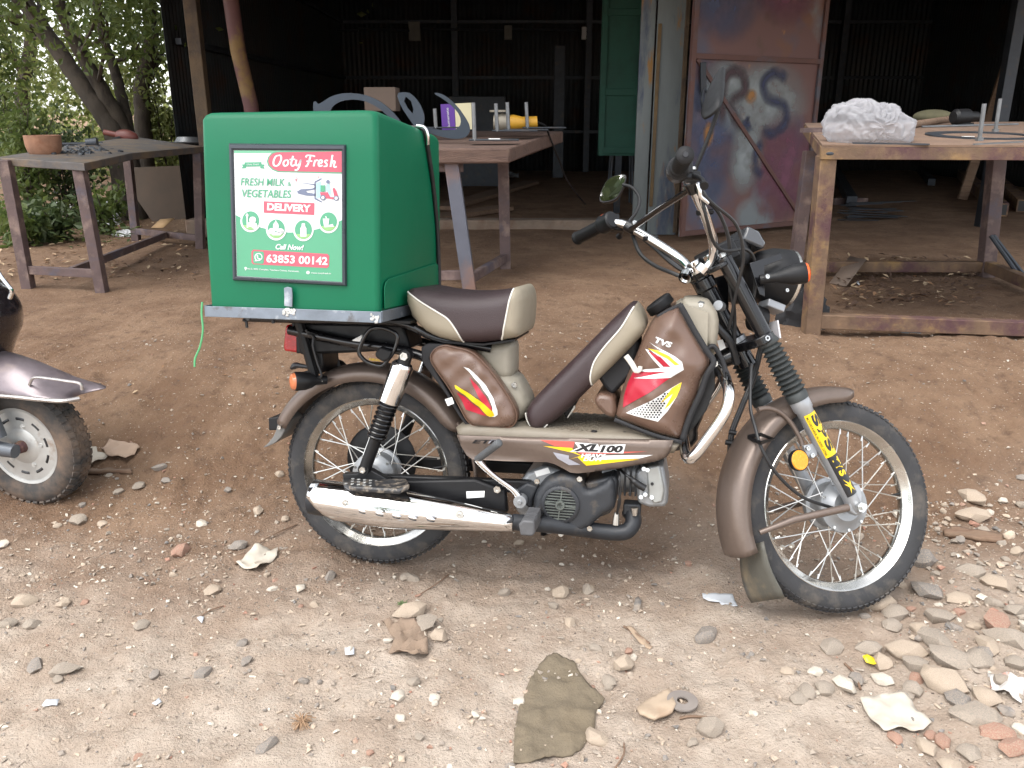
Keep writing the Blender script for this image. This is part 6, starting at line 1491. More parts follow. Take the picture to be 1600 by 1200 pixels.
a_ = aty(*ze(1155, 205)[0], 5.25); wobj('guard', B().lathe([(0, 0), (0, .06), (.012, .06), (.012, 0)], a_, (0, 0, 1), 20), MATS['grinder_head'], gr)
wobj('spindle', B().tube([a_, gA[0].lerp(gA[1], .4)], .02, 8), m_dark, gr)
wobj('cable', B().tube(crom([gA[3], aty(*ze(1420, 285)[0], 5.3), aty(*ze(1440, 330)[0], 5.35), aty(*ze(1500, 480)[0], 5.5), aty(*ze(1560, 620)[0], 6.0), atg(915, 320)], 6), .006, 6), m_cable, gr)
gro = 'threaded rods standing on small base plates'
for k, (x, yt, yb_, Y, lb_) in enumerate(((778, 185, 300, 5.0, 'short threaded rod standing left of the purple carton'), (1003, 150, 372, 4.5, 'tall threaded rod in front of the cream side of the carton'), (1134, 155, 318, 4.95, 'thin rod standing at the head of the yellow grinder'), (1200, 148, 312, 5.05, 'thin rod standing in front of the grinder body'), (1310, 148, 300, 5.2, 'thin rod standing behind the rear of the grinder'))):
    a_, c_ = aty(*ze(x, yt)[0], Y), aty(*ze(x + 8, yb_)[0], Y); e = empty('threaded_rod', lb_, 'rod', loc=tuple(c_), group=gro)
    wobj('rod', B().tube([c_, a_], .011, 8), m_grey, e); wobj('base_plate', B().box((c_.x + (.10 if k else 0), c_.y + .05, c_.z + .004), (.26, .12, .008)), m_dark, e, bev=.002)
a_ = aty(*ze(1125, 372)[0], 4.5); top('chalk_stick', B().tube([a_ + V((-.03, 0, .006)), a_ + V((.03, 0, .006))], .006, 8), m_stick, 'small white chalk stick on the edge of the middle table', 'chalk')
p, q = aty(*ze(365, 60)[0], 5.4), aty(*ze(555, 200)[0], 5.4); top('cardboard_box', B().box(((p.x + q.x) / 2, 5.5, (p.z + q.z) / 2), (q.x - p.x, .2, p.z - q.z)), M('brown_card', lin(98, 84, 74), .8, var=.1), 'brown cardboard box behind the curved letters on the middle table', 'box', bev=.004)
# right table
rt = empty('work_table', 'big rusty angle iron work table at right', 'table', loc=atg(1290, 500))
g1, t1 = atg(1266, 523), aty(1291, 243, 3.46); g2, t2 = atg(1540, 432), aty(1558, 243, 4.83); g3, t3 = atg(1240, 432), aty(1266, 236, 4.85)
g4 = V((2.62, 3.33, gh(2.62, 3.33))); t4 = V((2.62, 3.33, t1.z))
for a_ in (g1, g2, g3, g4): a_.z -= .02
leg(rt, g1, t1, .066, m_rust); leg(rt, g2, t2, .075, m_redox); leg(rt, g3, t3, .066, m_redox); leg(rt, g4, t4, .066, m_rust)
RT = [aty(1285, 226, 3.42), V((2.68, 3.30, aty(1285, 226, 3.42).z)), V((2.9, 4.95, aty(1560, 190, 4.95).z)), aty(1257, 192, 4.95)]
slab(rt, RT, .008, m_dust)
E_ = [a + V((0, 0, -.009)) for a in RT]
for i_, (a_, c_) in enumerate(((E_[0], E_[1]), (E_[1], E_[2]), (E_[2], E_[3]), (E_[3], E_[0]))):
    wobj('edge_iron', B().beam(a_ + V((0, .003, -.024)), c_ + V((0, .003, -.024)), .006, .048), m_rust, rt, bev=.002)
pk = lambda g, t, f: g.lerp(t, f)
for a_, c_ in ((pk(g1, t1, .11), pk(g4, t4, .11)), (pk(g2, t2, .11), pk(g3, t3, .11)), (pk(g1, t1, .12), pk(g3, t3, .12)), (pk(g4, t4, .12), pk(g2, t2, .12))):
    wobj('stretcher', B().beam(a_, c_, .055, .06), m_rust, rt, bev=.003)
wobj('weld', B().ell(aty(1298, 240, 3.425), (.03, .010, .012), 12, 8), m_dark, rt)
def rtop(px_, py_):
    d = ray(px_, py_); a_, b_, c_ = RT[0], RT[1], RT[3]; n = (b_ - a_).cross(c_ - a_); return CAM + d * ((a_ - CAM).dot(n) / d.dot(n))
# crumpled carrier bag
zb_ = zm(1240, 140, 3.0)
bagc = rtop(1357, 224); k_ = (bagc - CAM).length / F
bo_ = zb_(165, 170, 175, 120, 200, 90, 250, 78, 330, 64, 372, 85, 395, 82, 430, 82, 470, 110, 500, 130, 528, 145, 535, 210, 520, 245, 480, 252, 420, 245, 350, 258, 270, 258, 200, 245, 175, 215)
ctr = np.array([350., 180.]) / 3 + np.array([1240, 140]); n_a, n_b = 64, 40; rows = []
op = np.array([(p[0], p[1]) for p in bo_]); oa = np.arctan2(op[:, 1] - ctr[1], op[:, 0] - ctr[0]); od = np.hypot(op[:, 0] - ctr[0], op[:, 1] - ctr[1]); od_s = np.argsort(oa)
def rad(a): return np.interp((a + math.pi) % (2 * math.pi) - math.pi, oa[od_s], od[od_s], period=2 * math.pi)
from mathutils import noise as mnoise
bag_base = rtop(1357, 226)
cw = aty(float(ctr[0]), float(ctr[1]), bag_base.y + .16)
n_a, n_b = 120, 70
for j in range(n_b + 1):
    ph = math.pi * j / n_b; row = []
    for i_ in range(n_a):
        a = 2 * math.pi * i_ / n_a; r = rad(a) * k_ * 1.03
        d = V((math.cos(a) * math.sin(ph), math.cos(ph) * .9, -math.sin(a) * math.sin(ph)))
        w1 = d + V((mnoise.noise(d * 2.3), mnoise.noise(d * 2.3 + V((7, 0, 0))), mnoise.noise(d * 2.3 + V((0, 9, 0))))) * .45
        rg1 = 1 - abs(mnoise.noise(w1 * 2.6)) * 2; rg2 = 1 - abs(mnoise.noise(w1 * 5.5 + V((4, 4, 4)))) * 2; rg3 = 1 - abs(mnoise.noise(w1 * 11 + V((8, 1, 2)))) * 2
        cr = .86 + .10 * rg1 + .06 * rg2 + .028 * rg3
        cr = min(1.06, max(.62, cr)); q = V((math.cos(a) * math.sin(ph) * r, math.cos(ph) * .15, -math.sin(a) * math.sin(ph) * r)) * cr
        p = cw + q; p.z = max(p.z, bag_base.z + .003); row.append(p)
    rows.append(row)
bm_ = B(); bm_.loft([r for r in rows], cap=False)
def bag_mat():
    m = bpy.data.materials.new('thin_polythene'); m.use_nodes = True; n, l = m.node_tree.nodes, m.node_tree.links; b = n['Principled BSDF']
    b.inputs['Base Color'].default_value = (.55, .55, .58, 1); b.inputs['Roughness'].default_value = .22
    tb = n.new('ShaderNodeBsdfTranslucent'); tb.inputs[0].default_value = (.6, .6, .63, 1); tp = n.new('ShaderNodeBsdfTransparent')
    m1 = n.new('ShaderNodeMixShader'); m1.inputs[0].default_value = .35; m2 = n.new('ShaderNodeMixShader'); m2.inputs[0].default_value = .5
    l.new(b.outputs[0], m1.inputs[1]); l.new(tb.outputs[0], m1.inputs[2]); l.new(m1.outputs[0], m2.inputs[1]); l.new(tp.outputs[0], m2.inputs[2])
    tc = n.new('ShaderNodeTexCoord'); nz = n.new('ShaderNodeTexNoise'); nz.inputs['Scale'].default_value = 26; nz.inputs['Detail'].default_value = 6; l.new(tc.outputs['Object'], nz.inputs['Vector'])
    vo = n.new('ShaderNodeTexVoronoi'); vo.inputs['Scale'].default_value = 22; vo.feature = 'DISTANCE_TO_EDGE'; l.new(tc.outputs['Object'], vo.inputs['Vector'])
    bp_ = n.new('ShaderNodeBump'); bp_.inputs['Strength'].default_value = .5; bp_.inputs['Distance'].default_value = .008; l.new(vo.outputs['Distance'], bp_.inputs['Height']); l.new(bp_.outputs[0], b.inputs['Normal'])
    l.new(m2.outputs[0], n['Material Output'].inputs[0]); return m
top('plastic_bag', bm_, bag_mat(), 'crumpled white translucent plastic bag on the right table', 'plastic bag', ang=180)
q = rtop(1535, 214); k_ = (q - CAM).length / F
rg = empty('ring_plate', 'flat dark steel ring plate with two upright rods on the right table', 'steel ring', loc=q)
wobj('ring', B().lathe([(0, 52 * k_), (0, 70 * k_), (.008, 70 * k_), (.008, 52 * k_)], q + V((8 * k_, .05, 0)), (0, -.05, 1), 48, closed=True), m_dark, rg)
for (xb, yb_, xt, yt) in ((1530, 220, 1538, 162), (1555, 206, 1563, 154)):
    a_ = rtop(xb, yb_); c_ = aty(xt, yt, a_.y); wobj('rod', B().tube([a_, c_], .009, 8), m_grey, rg); wobj('nut', B().lathe([(0, .016), (.014, .016), (.014, 0)], a_, (0, 0, 1), 6), m_grey, rg)
a_ = rtop(1512, 217); wobj('tag', B().box(a_ + V((0, 0, .010)), (.045, .02, .002)), m_label, rg)
def rod_on(px0, py0, px1, py1, r, mat, name, label, cat):
    a_, c_ = rtop(px0, py0), rtop(px1, py1); a_.z += r; c_.z += r; return top(name, B().tube([a_, c_], r, 10), mat, label, cat)
rod_on(1422, 201, 1498, 189, .018, m_wood, 'wooden_stick', 'wooden tool handle lying behind the ring on the right table', 'handle')
rod_on(1440, 200, 1590, 196, .006, m_grey, 'steel_rod', 'thin steel rod lying across the right table behind the ring', 'rod')
a_ = rtop(1512, 197); top('grinder_motor', B().lathe([(0, 0), (0, .03), (.015, .042), (.09, .042), (.10, .03), (.15, .026), (.155, 0)], a_ + V((-.06, .05, .044)), (1, .25, .02), 18).box(a_ + V((.01, .06, .008)), (.08, .05, .016)), m_black, 'small black motor behind the ring on the right table', 'motor')
a_ = rtop(1470, 191); top('rag_bundle', B().ell(a_ + V((0, .1, .03)), (.12, .06, .04), 14, 9), M('olive_cloth', lin(92, 88, 66), .9, var=.3), 'olive cloth bundle at the back of the right table', 'cloth')
a_, c_ = rtop(1335, 225), rtop(1455, 227); top('flat_bar', B().beam(a_ + V((0, .02, .003)), c_ + V((0, .02, .003)), .035, .006), m_dark, 'dark flat bar along the front edge of the right table beside the bag', 'flat bar')
a_, c_ = rtop(1525, 227), rtop(1600, 223); top('flat_bar', B().beam(a_ + V((0, .015, .003)), c_ + V((0, .015, .003)), .012, .006), m_grey, 'bright thin bar on the front edge of the right table below the ring', 'flat bar')
a_, c_ = rtop(1252, 207), rtop(1300, 206); top('flat_bar', B().beam(a_ + V((0, 0, .01)), c_ + V((0, 0, .01)), .03, .02), m_redox, 'red oxide bar sticking out of the left edge of the right table', 'flat bar')
# hanging brick-like strip in the dark at far right
a_, c_ = aty(1580, 80, 9.5), aty(1545, 165, 9.3); c_.z = aty(1545, 165, 9.3).z
top('wooden_ladder', B().beam(V((a_.x, a_.y, a_.z)), V((c_.x - .12, c_.y, gh(c_.x, 9.3))), .10, .03, up=(0, 1, 0)), m_wood, 'weathered wooden batten leaning in the dark shed at far right', 'batten')
# black cloth heap by the table leg, bars leaning, things under the table
def heap(px_, py_, wp, hp, mat, name, label, cat, seed=0):
    g = atg(px_, py_); k = (g - CAM).length / F; b = B(); n, m = 30, 14; vs = []
    for j in range(m + 1):
        ph = math.pi / 2 * j / m
        for i_ in range(n):
            a = 2 * math.pi * i_ / n; d = V((math.cos(a), math.sin(a), ph * 1.3)); r = 1 + .35 * mnoise.noise(d * 2.2 + V((seed, 0, 0))) + .18 * mnoise.noise(d * 6 + V((seed, 3, 0)))
            x, y = g.x + math.cos(a) * math.cos(ph) * wp * k * r, g.y + wp * k * .6 + math.sin(a) * math.cos(ph) * wp * k * .7 * r
            vs.append((x, y, gh(x, y) - .005 + math.sin(ph) * hp * k * r))
    b.add(vs, [(j * n + i_, j * n + (i_ + 1) % n, (j + 1) * n + (i_ + 1) % n, (j + 1) * n + i_) for j in range(m) for i_ in range(n)])
    return top(name, b, mat, label, cat)
m_cloth = M('black_cloth', (.018, .018, .020), .85, var=.3, vs=10, bump=.5, bs=18)
heap(1262, 512, 36, 62, m_cloth, 'black_jacket', 'heap of black cloth lying against the near leg of the right table', 'cloth heap', 4)
for k, (x0, y0, x1, y1) in enumerate(((1548, 368, 1604, 448), (1552, 368, 1612, 446))):
    a_ = aty(x0, y0, 4.6); c_ = atg(x1, y1); top('steel_bar', B().tube([c_, a_], .012, 8), m_dark, ('left one of two dark steel bars leaning at the rear leg of the right table', 'right one of two dark steel bars leaning at the rear leg of the right table')[k], 'steel bar', 'steel bars leaning at the right table', base=tuple(c_))
# ------------------------------------------------------------------ litter helpers
def litter(name, pts, mat, label, cat, curl=.01, off=.004, seed=0, th=.0015, bend=0.):
    g = [atg(*p) for p in pts]; lp = [V((a.x, a.y)) for a in g]
    k = (g[0] - CAM).length / F; st = max(.006, 6 * k); v, f = tri2d([resample([(a.x, a.y) for a in lp], st)], st)
    h = ghn(v[:, 0], v[:, 1]); c = v.mean(0); d = edist([(a.x, a.y) for a in lp], v)
    z = h.mean() * .5 + h * .5 + off + curl * np.array([mnoise.noise(V((x * 22 + seed, y * 22, 0))) + .5 * mnoise.noise(V((x * 60 + seed, y * 60, 2))) for x, y in v]) + bend * np.maximum(0, (v[:, 0] - c[0])) ** 2
    z = np.maximum(z, h + .0015)
    return top(name, B().add(np.c_[v, z], [tuple(t) for t in f]), mat, label, cat, fix=False, solid=th, ang=50)
zR = zm(800, 780, 2.0); zL = zm(0, 780, 2.0); zS = zm(0, 380, 2.609)
m_paper = M('dirty_paper', (.44, .395, .33), .8, var=.1, vs=8, col2=(.36, .30, .235), mix=(.5, .72), ms=9)
m_wpaper = M('white_paper', (.50, .52, .545), .6, var=.04)
m_sack = M('sack_cloth', lin(108, 97, 80), .95, var=.15, vs=30, bump=.5, bs=160, col2=lin(106, 94, 76), mix=(.5, .7), ms=8)
m_tile = M('tan_card', lin(158, 140, 120), .85, var=.1, vs=12, col2=lin(148, 124, 102), mix=(.52, .7), ms=10)
litter('sack_cloth', zR(130, 480, 200, 510, 225, 560, 290, 612, 262, 660, 258, 720, 220, 772, 190, 796, 130, 802, 60, 820, 5, 815, 8, 720, 22, 650, 48, 580, 85, 515), m_sack, 'ragged olive brown sackcloth piece lying flat in the foreground', 'cloth', .012, .006, 3, .003)
litter('paper_sheet', zR(1085, 632, 1180, 615, 1240, 620, 1255, 655, 1310, 705, 1285, 722, 1160, 741, 1128, 700), m_paper, 'dirty cream paper sheet on the stones at lower right', 'paper', .012, .012, 5)
litter('paper_cup', zR(1482, 560, 1530, 565, 1560, 590, 1598, 618, 1588, 655, 1545, 640, 1500, 610), M('printed_paper', (.52, .49, .46), .6, var=.05, col2=(.62, .30, .22), mix=(.6, .66), ms=25), 'crushed white and red printed paper at the right edge', 'paper', .03, .014, 8)
litter('printed_label', zR(595, 287, 690, 285, 705, 333, 655, 331, 648, 318, 615, 308, 598, 300), m_wpaper, 'torn white printed label on the dirt left of the front mud flap', 'label', .004, .004, 11)
litter('tile_shard', zR(390, 660, 410, 640, 490, 602, 512, 650, 500, 672, 445, 697, 398, 680), m_tile, 'flat tan cardboard piece lying over a grey disc in the foreground', 'cardboard', .004, .016, 2, .006)
q = atg(*zR(532, 640)[0]); k_ = (q - CAM).length / F
top('rubber_disc', B().lathe([(0, 8 * k_), (0, 22 * k_), (.004, 22 * k_), (.004, 8 * k_)], (q.x, q.y, q.z + .006), (0, 0, 1), 32, closed=True), M('grey_disc', lin(120, 112, 106), .8, var=.15), 'grey round washer half under the tan cardboard piece', 'washer')
litter('sweet_wrapper', zR(1095, 492, 1110, 487, 1130, 492, 1150, 502, 1130, 507, 1108, 504), M('wrapper_yellow', lin(225, 200, 30), .35, var=.1), 'small bright yellow wrapper on the stones', 'wrapper', .012, .012, 6)
litter('cloth_scrap', zL(1192, 385, 1230, 400, 1290, 398, 1335, 420, 1338, 490, 1310, 512, 1250, 505, 1215, 490, 1235, 450), M('brown_rag', lin(126, 108, 92), .95, var=.15, bump=.4, bs=60), 'crumpled brown rag below the rear wheel stones', 'rag', .035, .012, 15, .002)
litter('torn_plastic', zL(740, 218, 775, 185, 800, 168, 870, 165, 868, 195, 835, 222, 805, 238, 765, 232), m_paper, 'torn cream paper scrap left of the rear wheel', 'paper', .02, .012, 17)
litter('wood_chip', zL(728, 190, 775, 175, 782, 190, 735, 206), m_wood, 'small wood chip beside the torn cream paper', 'wood chip', .003, .006, 18, .006)
litter('paper_scrap', zL(925, 285, 955, 275, 955, 295, 930, 306), m_paper, 'tiny cream paper scrap below the muffler end', 'paper', .01, .006, 19)
litter('paper_scrap', zL(135, 665, 150, 650, 190, 648, 182, 664, 140, 675), m_wpaper, 'white paper flake at the lower left corner', 'paper', .006, .006, 20)
litter('paper_scrap', zL(478, 655, 500, 644, 508, 652, 490, 668), m_wpaper, 'small white flake right of the lower left paper', 'paper', .006, .006, 21)
litter('paper_scrap', zL(1078, 482, 1108, 478, 1108, 498, 1080, 502), m_wpaper, 'square white flake left of the brown rag', 'paper', .006, .008, 22)
litter('paper_scrap', zL(618, 388, 628, 378, 640, 384, 632, 398), m_wpaper, 'tiny white flake in the left foreground', 'paper', .004, .005, 23)
litter('card_piece', zS(415, 852, 450, 815, 540, 822, 572, 842, 515, 896, 440, 884), M('dusty_card', lin(158, 136, 118), .9, var=.12, vs=12), 'dusty tan cardboard piece right of the scooter wheel', 'cardboard', .02, .012, 25, .003)
litter('torn_plastic', zS(358, 918, 365, 850, 395, 840, 400, 865, 442, 880, 405, 905), m_paper, 'torn pale paper between scooter wheel and cardboard', 'paper', .02, .010, 26)
litter('wood_strip', zS(345, 945, 360, 938, 540, 940, 540, 952, 350, 957), m_wood, 'flat wooden strip on the dirt beside the scooter wheel', 'wood strip', .002, .008, 27, .010)
litter('wood_strip', zR(1345, 112, 1380, 105, 1530, 128, 1528, 152, 1350, 128), m_wood, 'flat brown board piece behind the front wheel at right', 'board', .003, .008, 28, .012)
litter('leaf_scrap', zR(355, 400, 380, 408, 440, 462, 430, 470, 390, 440), M('dry_leaf_tan', lin(148, 128, 108), .9, var=.15), 'thin dry husk left of the stones in the foreground', 'husk', .01, .006, 30)
litter('slate_chip', zR(378, 345, 385, 310, 395, 298, 405, 310, 400, 340), m_st[1], 'thin dark slate chip below the engine', 'slate chip', .002, .005, 31, .006)
# dry grass tuft, weed, sticks
def tuft(px_, py_, n, L_, mat, name, label, cat, spread=1.):
    g = atg(px_, py_); b = B()
    for k in range(n):
        a = random.uniform(0, 6.28); s = random.uniform(.3, 1) * spread; p = [V((g.x + math.cos(a) * s * L_ * t * random.uniform(.7, 1), g.y + math.sin(a) * s * L_ * t, 0)) for t in (.1, .5, 1)]
        for i_, q in enumerate(p): q.z = gh(q.x, q.y) + (.004, L_ * .55 * random.random(), L_ * .25 * random.random() + .004)[i_]
        b.tube(p, .0011, 4)
    return top(name, b, mat, label, cat)
tuft(472, 1128, 60, .03, M('dry_fibre', lin(150, 122, 96), .9), 'fibre_tuft', 'small tuft of brown fibre in the foreground dust', 'tuft')
tuft(630, 948, 30, .025, M('weed_green', lin(92, 110, 70), .8), 'weed', 'tiny green weed between stones below the muffler', 'weed')
def stick(px0, py0, px1, py1, r, label, mat=None, name='twig'):
    a_, c_ = atg(px0, py0), atg(px1, py1); a_.z = gh(a_.x, a_.y) + r * 1.4; c_.z = gh(c_.x, c_.y) + r * 1.4; m_ = (a_ + c_) / 2 + V((random.uniform(-.01, .01), 0, .004)); top(name, B().tube(crom([a_, m_, c_], 4), r, 6), mat or m_wood, label, 'twig')
stick(390, 862, 465, 828, .0025, 'long thin twig left of the rear wheel'); stick(310, 972, 350, 952, .002, 'short twig in the left foreground', m_wood)
stick(975, 975, 1015, 1005, .003, 'pale twig right of the slate chip'); stick(1062, 1122, 1105, 1118, .003, 'twig below the grey washer'); stick(655, 930, 700, 905, .0018, 'thin straw among the stones below the muffler')
stick(1320, 1035, 1345, 1075, .003, 'curved root among the grey stones at right'); stick(960, 1205, 975, 1160, .002, 'thin straw near the bottom edge')
# paper and leaves under the right table
q = [atg(*p) for p in ((1296, 442), (1322, 448), (1334, 425), (1310, 420))]
cbk = (q[0] - CAM).length / F
top('card_flap', B().add([tuple(q[0]), tuple(q[1]), (q[2].x, q[2].y - .15, q[2].z + .10), (q[3].x, q[3].y - .15, q[3].z + .10)], [(0, 1, 2, 3)]), M('grey_card', lin(120, 104, 92), .85, var=.1), 'propped grey card under the right table', 'card', solid=.003)
litter('foil_scrap', [(1320, 436), (1328, 434), (1332, 440), (1322, 444)], m_chrome, 'shiny foil scrap beside the card under the right table', 'foil', .02, .012, 40)
litter('foil_scrap', [(1335, 443), (1341, 440), (1343, 446)], m_wpaper, 'tiny white scrap beside the foil under the right table', 'paper', .01, .01, 41)
q = atg(1420, 518); top('bottle_cap', B().lathe([(0, 0), (0, .045), (.006, .05), (.008, .04), (.004, 0)], (q.x, q.y, q.z + .004), (.1, -.5, 1), 20), m_grey, 'flat pale round lid on the dirt below the right table', 'lid')
q = atg(1468, 515); top('green_glass', B().lathe([(0, 0), (0, .055), (.02, .06), (.03, .04), (.03, 0)], (q.x, q.y, q.z), (0, -.2, 1), 20), M('bottle_green', lin(80, 100, 80), .2, var=.1), 'greenish round glass base below the right table', 'glass')
# ================================================================== leaves, shrubs, trees
def leaf_mat(name, c1, c2, trans=.35):
    m = bpy.data.materials.new(name); m.use_nodes = True; n, l = m.node_tree.nodes, m.node_tree.links; b = n['Principled BSDF']
    tc = n.new('ShaderNodeTexCoord'); nz = n.new('ShaderNodeTexNoise'); nz.inputs['Scale'].default_value = 9; nz.inputs['Detail'].default_value = 3; l.new(tc.outputs['Object'], nz.inputs['Vector'])
    mr = n.new('ShaderNodeMapRange'); mr.inputs[1].default_value = .35; mr.inputs[2].default_value = .65; l.new(nz.outputs['Fac'], mr.inputs[0])
    mx = n.new('ShaderNodeMix'); mx.data_type = 'RGBA'; l.new(mr.outputs[0], mx.inputs[0]); mx.inputs[6].default_value = (*c1, 1); mx.inputs[7].default_value = (*c2, 1)
    l.new(mx.outputs[2], b.inputs['Base Color']); b.inputs['Roughness'].default_value = .5
    t = n.new('ShaderNodeBsdfTranslucent'); l.new(mx.outputs[2], t.inputs[0]); ms = n.new('ShaderNodeMixShader'); ms.inputs[0].default_value = trans
    l.new(b.outputs[0], ms.inputs[1]); l.new(t.outputs[0], ms.inputs[2]); l.new(ms.outputs[0], n['Material Output'].inputs[0]); return m
m_leafA = leaf_mat('leaf_mid', (.085, .13, .035), (.16, .20, .055), .5)
m_leafB = leaf_mat('leaf_dark', (.045, .075, .025), (.09, .12, .045), .35)
m_leafC = leaf_mat('leaf_light', (.15, .19, .05), (.26, .28, .10), .55)
m_bark = M('bark', lin(74, 66, 58), .95, var=.3, vs=14, bump=.8, bs=30, col2=lin(54, 47, 42), mix=(.5, .65), ms=12, stretch=(1, 1, .35))
def leaves(P, N, L, g, wd=.5):
    """leaf blades at points P: two folded halves each"""
    n = len(P); d = g.normal(size=(n, 3)); d[:, 2] -= .5; d /= np.linalg.norm(d, axis=1)[:, None]
    s = np.cross(d, g.normal(size=(n, 3))); s /= np.linalg.norm(s, axis=1)[:, None]; u = np.cross(d, s)
    l_ = (L * g.uniform(.6, 1.25, n))[:, None]; w_ = l_ * wd * .5
    V0 = P; V1 = P + d * l_ * .45 + s * w_ + u * l_ * .10; V2 = P + d * l_; V3 = P + d * l_ * .45 - s * w_ + u * l_ * .10
    vs = np.stack([V0, V1, V2, V3], 1).reshape(-1, 3); k = np.arange(n)[:, None] * 4
    fs = np.concatenate([k + np.array([[0, 1, 2]]), k + np.array([[0, 2, 3]])])
    return vs, fs
def leaf_obj(name, P, L, mat, parent, seed, wd=.5):
    g = np.random.default_rng(seed); vs, fs = leaves(P, None, L, g, wd)
    if parent is not None: vs = vs - np.array(parent.location)
    me = bpy.data.meshes.new(name); me.from_pydata(vs.tolist(), [], fs.tolist()); me.materials.append(mat); me.update()
    return link(name, me, parent)
def clumps(g, cents, n, r):
    c = cents[g.integers(len(cents), size=n)]; return c + g.normal(size=(n, 3)) * r
def make_tree(name, label, stems, crown_n, leafL, mat, seed, cent_fn, nc, r, group, twigs=26, top_r=.02):
    base = stems[0][0][0]; e = empty(name, label, 'tree', loc=(base.x, base.y, gh(base.x, base.y)), group=group); g = np.random.default_rng(seed)
    tips = []
    for pts, radii in stems:
        q = crom(pts, 6); rr_ = np.interp(np.linspace(0, 1, len(q)), np.linspace(0, 1, len(radii)), radii)
        q = [p + V((random.uniform(-1, 1), random.uniform(-1, 1), 0)) * float(a) * .12 for p, a in zip(q, rr_)]
        wobj('trunk', B().tube(q, list(map(float, rr_)), 12), m_bark, e); tips += q[len(q) // 4:]
    cents = np.array([cent_fn(g) for _ in range(nc)])
    br = B()
    for k in range(twigs):
        c = V(cents[g.integers(nc)]); t = min(random.sample(tips, min(8, len(tips))), key=lambda a: (a - c).length); m_ = (t + c) / 2 + V(g.normal(size=3) * .12)
        br.tube(crom([t, m_, c], 4), [float(a) for a in np.linspace(.022, .005, 9)], 5)
    wobj('branches', br, m_bark, e)
    leaf_obj('crown', clumps(g, cents, crown_n, r), leafL, mat, e, seed + 1)
    return e
GT = 'trees left of the shed'
def A3(x, y, Y): return aty(x, y, Y)
b0 = atg(195, 330); b0 = V((aty(188, 240, 8.6).x, 8.6, gh(aty(188, 240, 8.6).x, 8.6)))
st1 = [([b0, A3(180, 215, 8.6), A3(140, 150, 8.6), A3(95, 85, 8.7), A3(45, 10, 8.8), A3(0, -90, 8.9), A3(-60, -260, 9.0)], [.13, .10, .085, .08, .075, .06, .04]),
       ([b0 + V((.08, 0, 0)), A3(196, 215, 8.65), A3(165, 150, 8.6), A3(130, 90, 8.55), A3(95, 10, 8.5), A3(60, -120, 8.4), A3(80, -300, 8.2)], [.10, .085, .07, .065, .06, .05, .03]),
       ([b0 + V((.1, .05, 0)), A3(200, 200, 8.7), A3(182, 120, 8.9), A3(160, 50, 9.0), A3(150, -40, 9.1), A3(190, -220, 9.2)], [.07, .06, .05, .04, .035, .02])]
def cent1(g): 
    x, y = g.uniform(-260, 270), g.uniform(-520, 60); Y = g.uniform(6.6, 10.5); p = aty(x, y, Y)
    return (p.x, p.y, p.z)
make_tree('tree', 'leaning multi-stemmed tree with two thick diagonal trunks left of the shed', st1, 13000, .085, m_leafA, 11, cent1, 190, .18, GT, 60)
b1 = V((aty(224, 230, 9.6).x, 9.6, gh(aty(224, 230, 9.6).x, 9.6)))
st2 = [([b1, A3(224, 200, 9.6), A3(222, 130, 9.6), A3(236, 60, 9.6), A3(234, 0, 9.6), A3(240, -140, 9.6), A3(220, -340, 9.6)], [.10, .09, .08, .075, .07, .05, .03]),
       ([A3(222, 150, 9.6), A3(245, 100, 9.7), A3(262, 60, 9.9), A3(275, 20, 10.2)], [.035, .03, .02, .01])]
def cent2(g):
    x, y = g.uniform(120, 272), g.uniform(-420, 90); Y = g.uniform(8.6, 11); p = aty(x, y, Y); return (p.x, p.y, p.z)
# unseen high branches and leaves, added to the same tree to shade the yard
t0 = [o for o in bpy.data.objects if o.name == 'tree'][0]
gg = np.random.default_rng(404); cc = np.c_[gg.uniform(-5.5, 5.0, 260), gg.uniform(2.9, 7.5, 260), gg.uniform(3.3, 5.4, 260)]
cc = np.concatenate([cc, np.c_[gg.uniform(-1.7, -.2, 46), gg.uniform(.6, 1.9, 46), gg.uniform(3.6, 4.8, 46)]])
cb = B()
for k in range(44):
    c = V(cc[k]); s_ = st1[k % 2][0][-1]; cb.tube(crom([s_, (s_ + c) / 2 + V((0, 0, .5)), c], 5), [float(a) for a in np.linspace(.05, .008, 11)], 5)
wobj('shade_boughs', cb, m_bark, t0)
leaf_obj('shade_canopy', clumps(gg, cc, 10000, .3), .17, m_leafB, t0, 405)
make_tree('tree', 'upright dark trunked tree close to the shed corner post', st2, 8000, .08, m_leafA, 21, cent2, 110, .16, GT, 40)
b2 = V((aty(30, 200, 12.5).x, 12.5, gh(-6, 12.5)))
st3 = [([b2, A3(35, 150, 12.5), A3(48, 60, 12.5), A3(40, -60, 12.5), A3(60, -300, 12.6)], [.11, .10, .085, .07, .03]), ([A3(40, 130, 12.5), A3(10, 60, 12.3), A3(-40, 0, 12)], [.05, .04, .02])]
def cent3(g):
    x, y = g.uniform(-160, 150), g.uniform(-380, 150); Y = g.uniform(11, 14); p = aty(x, y, Y); return (p.x, p.y, p.z)
make_tree('tree', 'slim farther tree with pale green leaves at the left edge', st3, 11000, .10, m_leafC, 31, cent3, 170, .24, GT, 36)
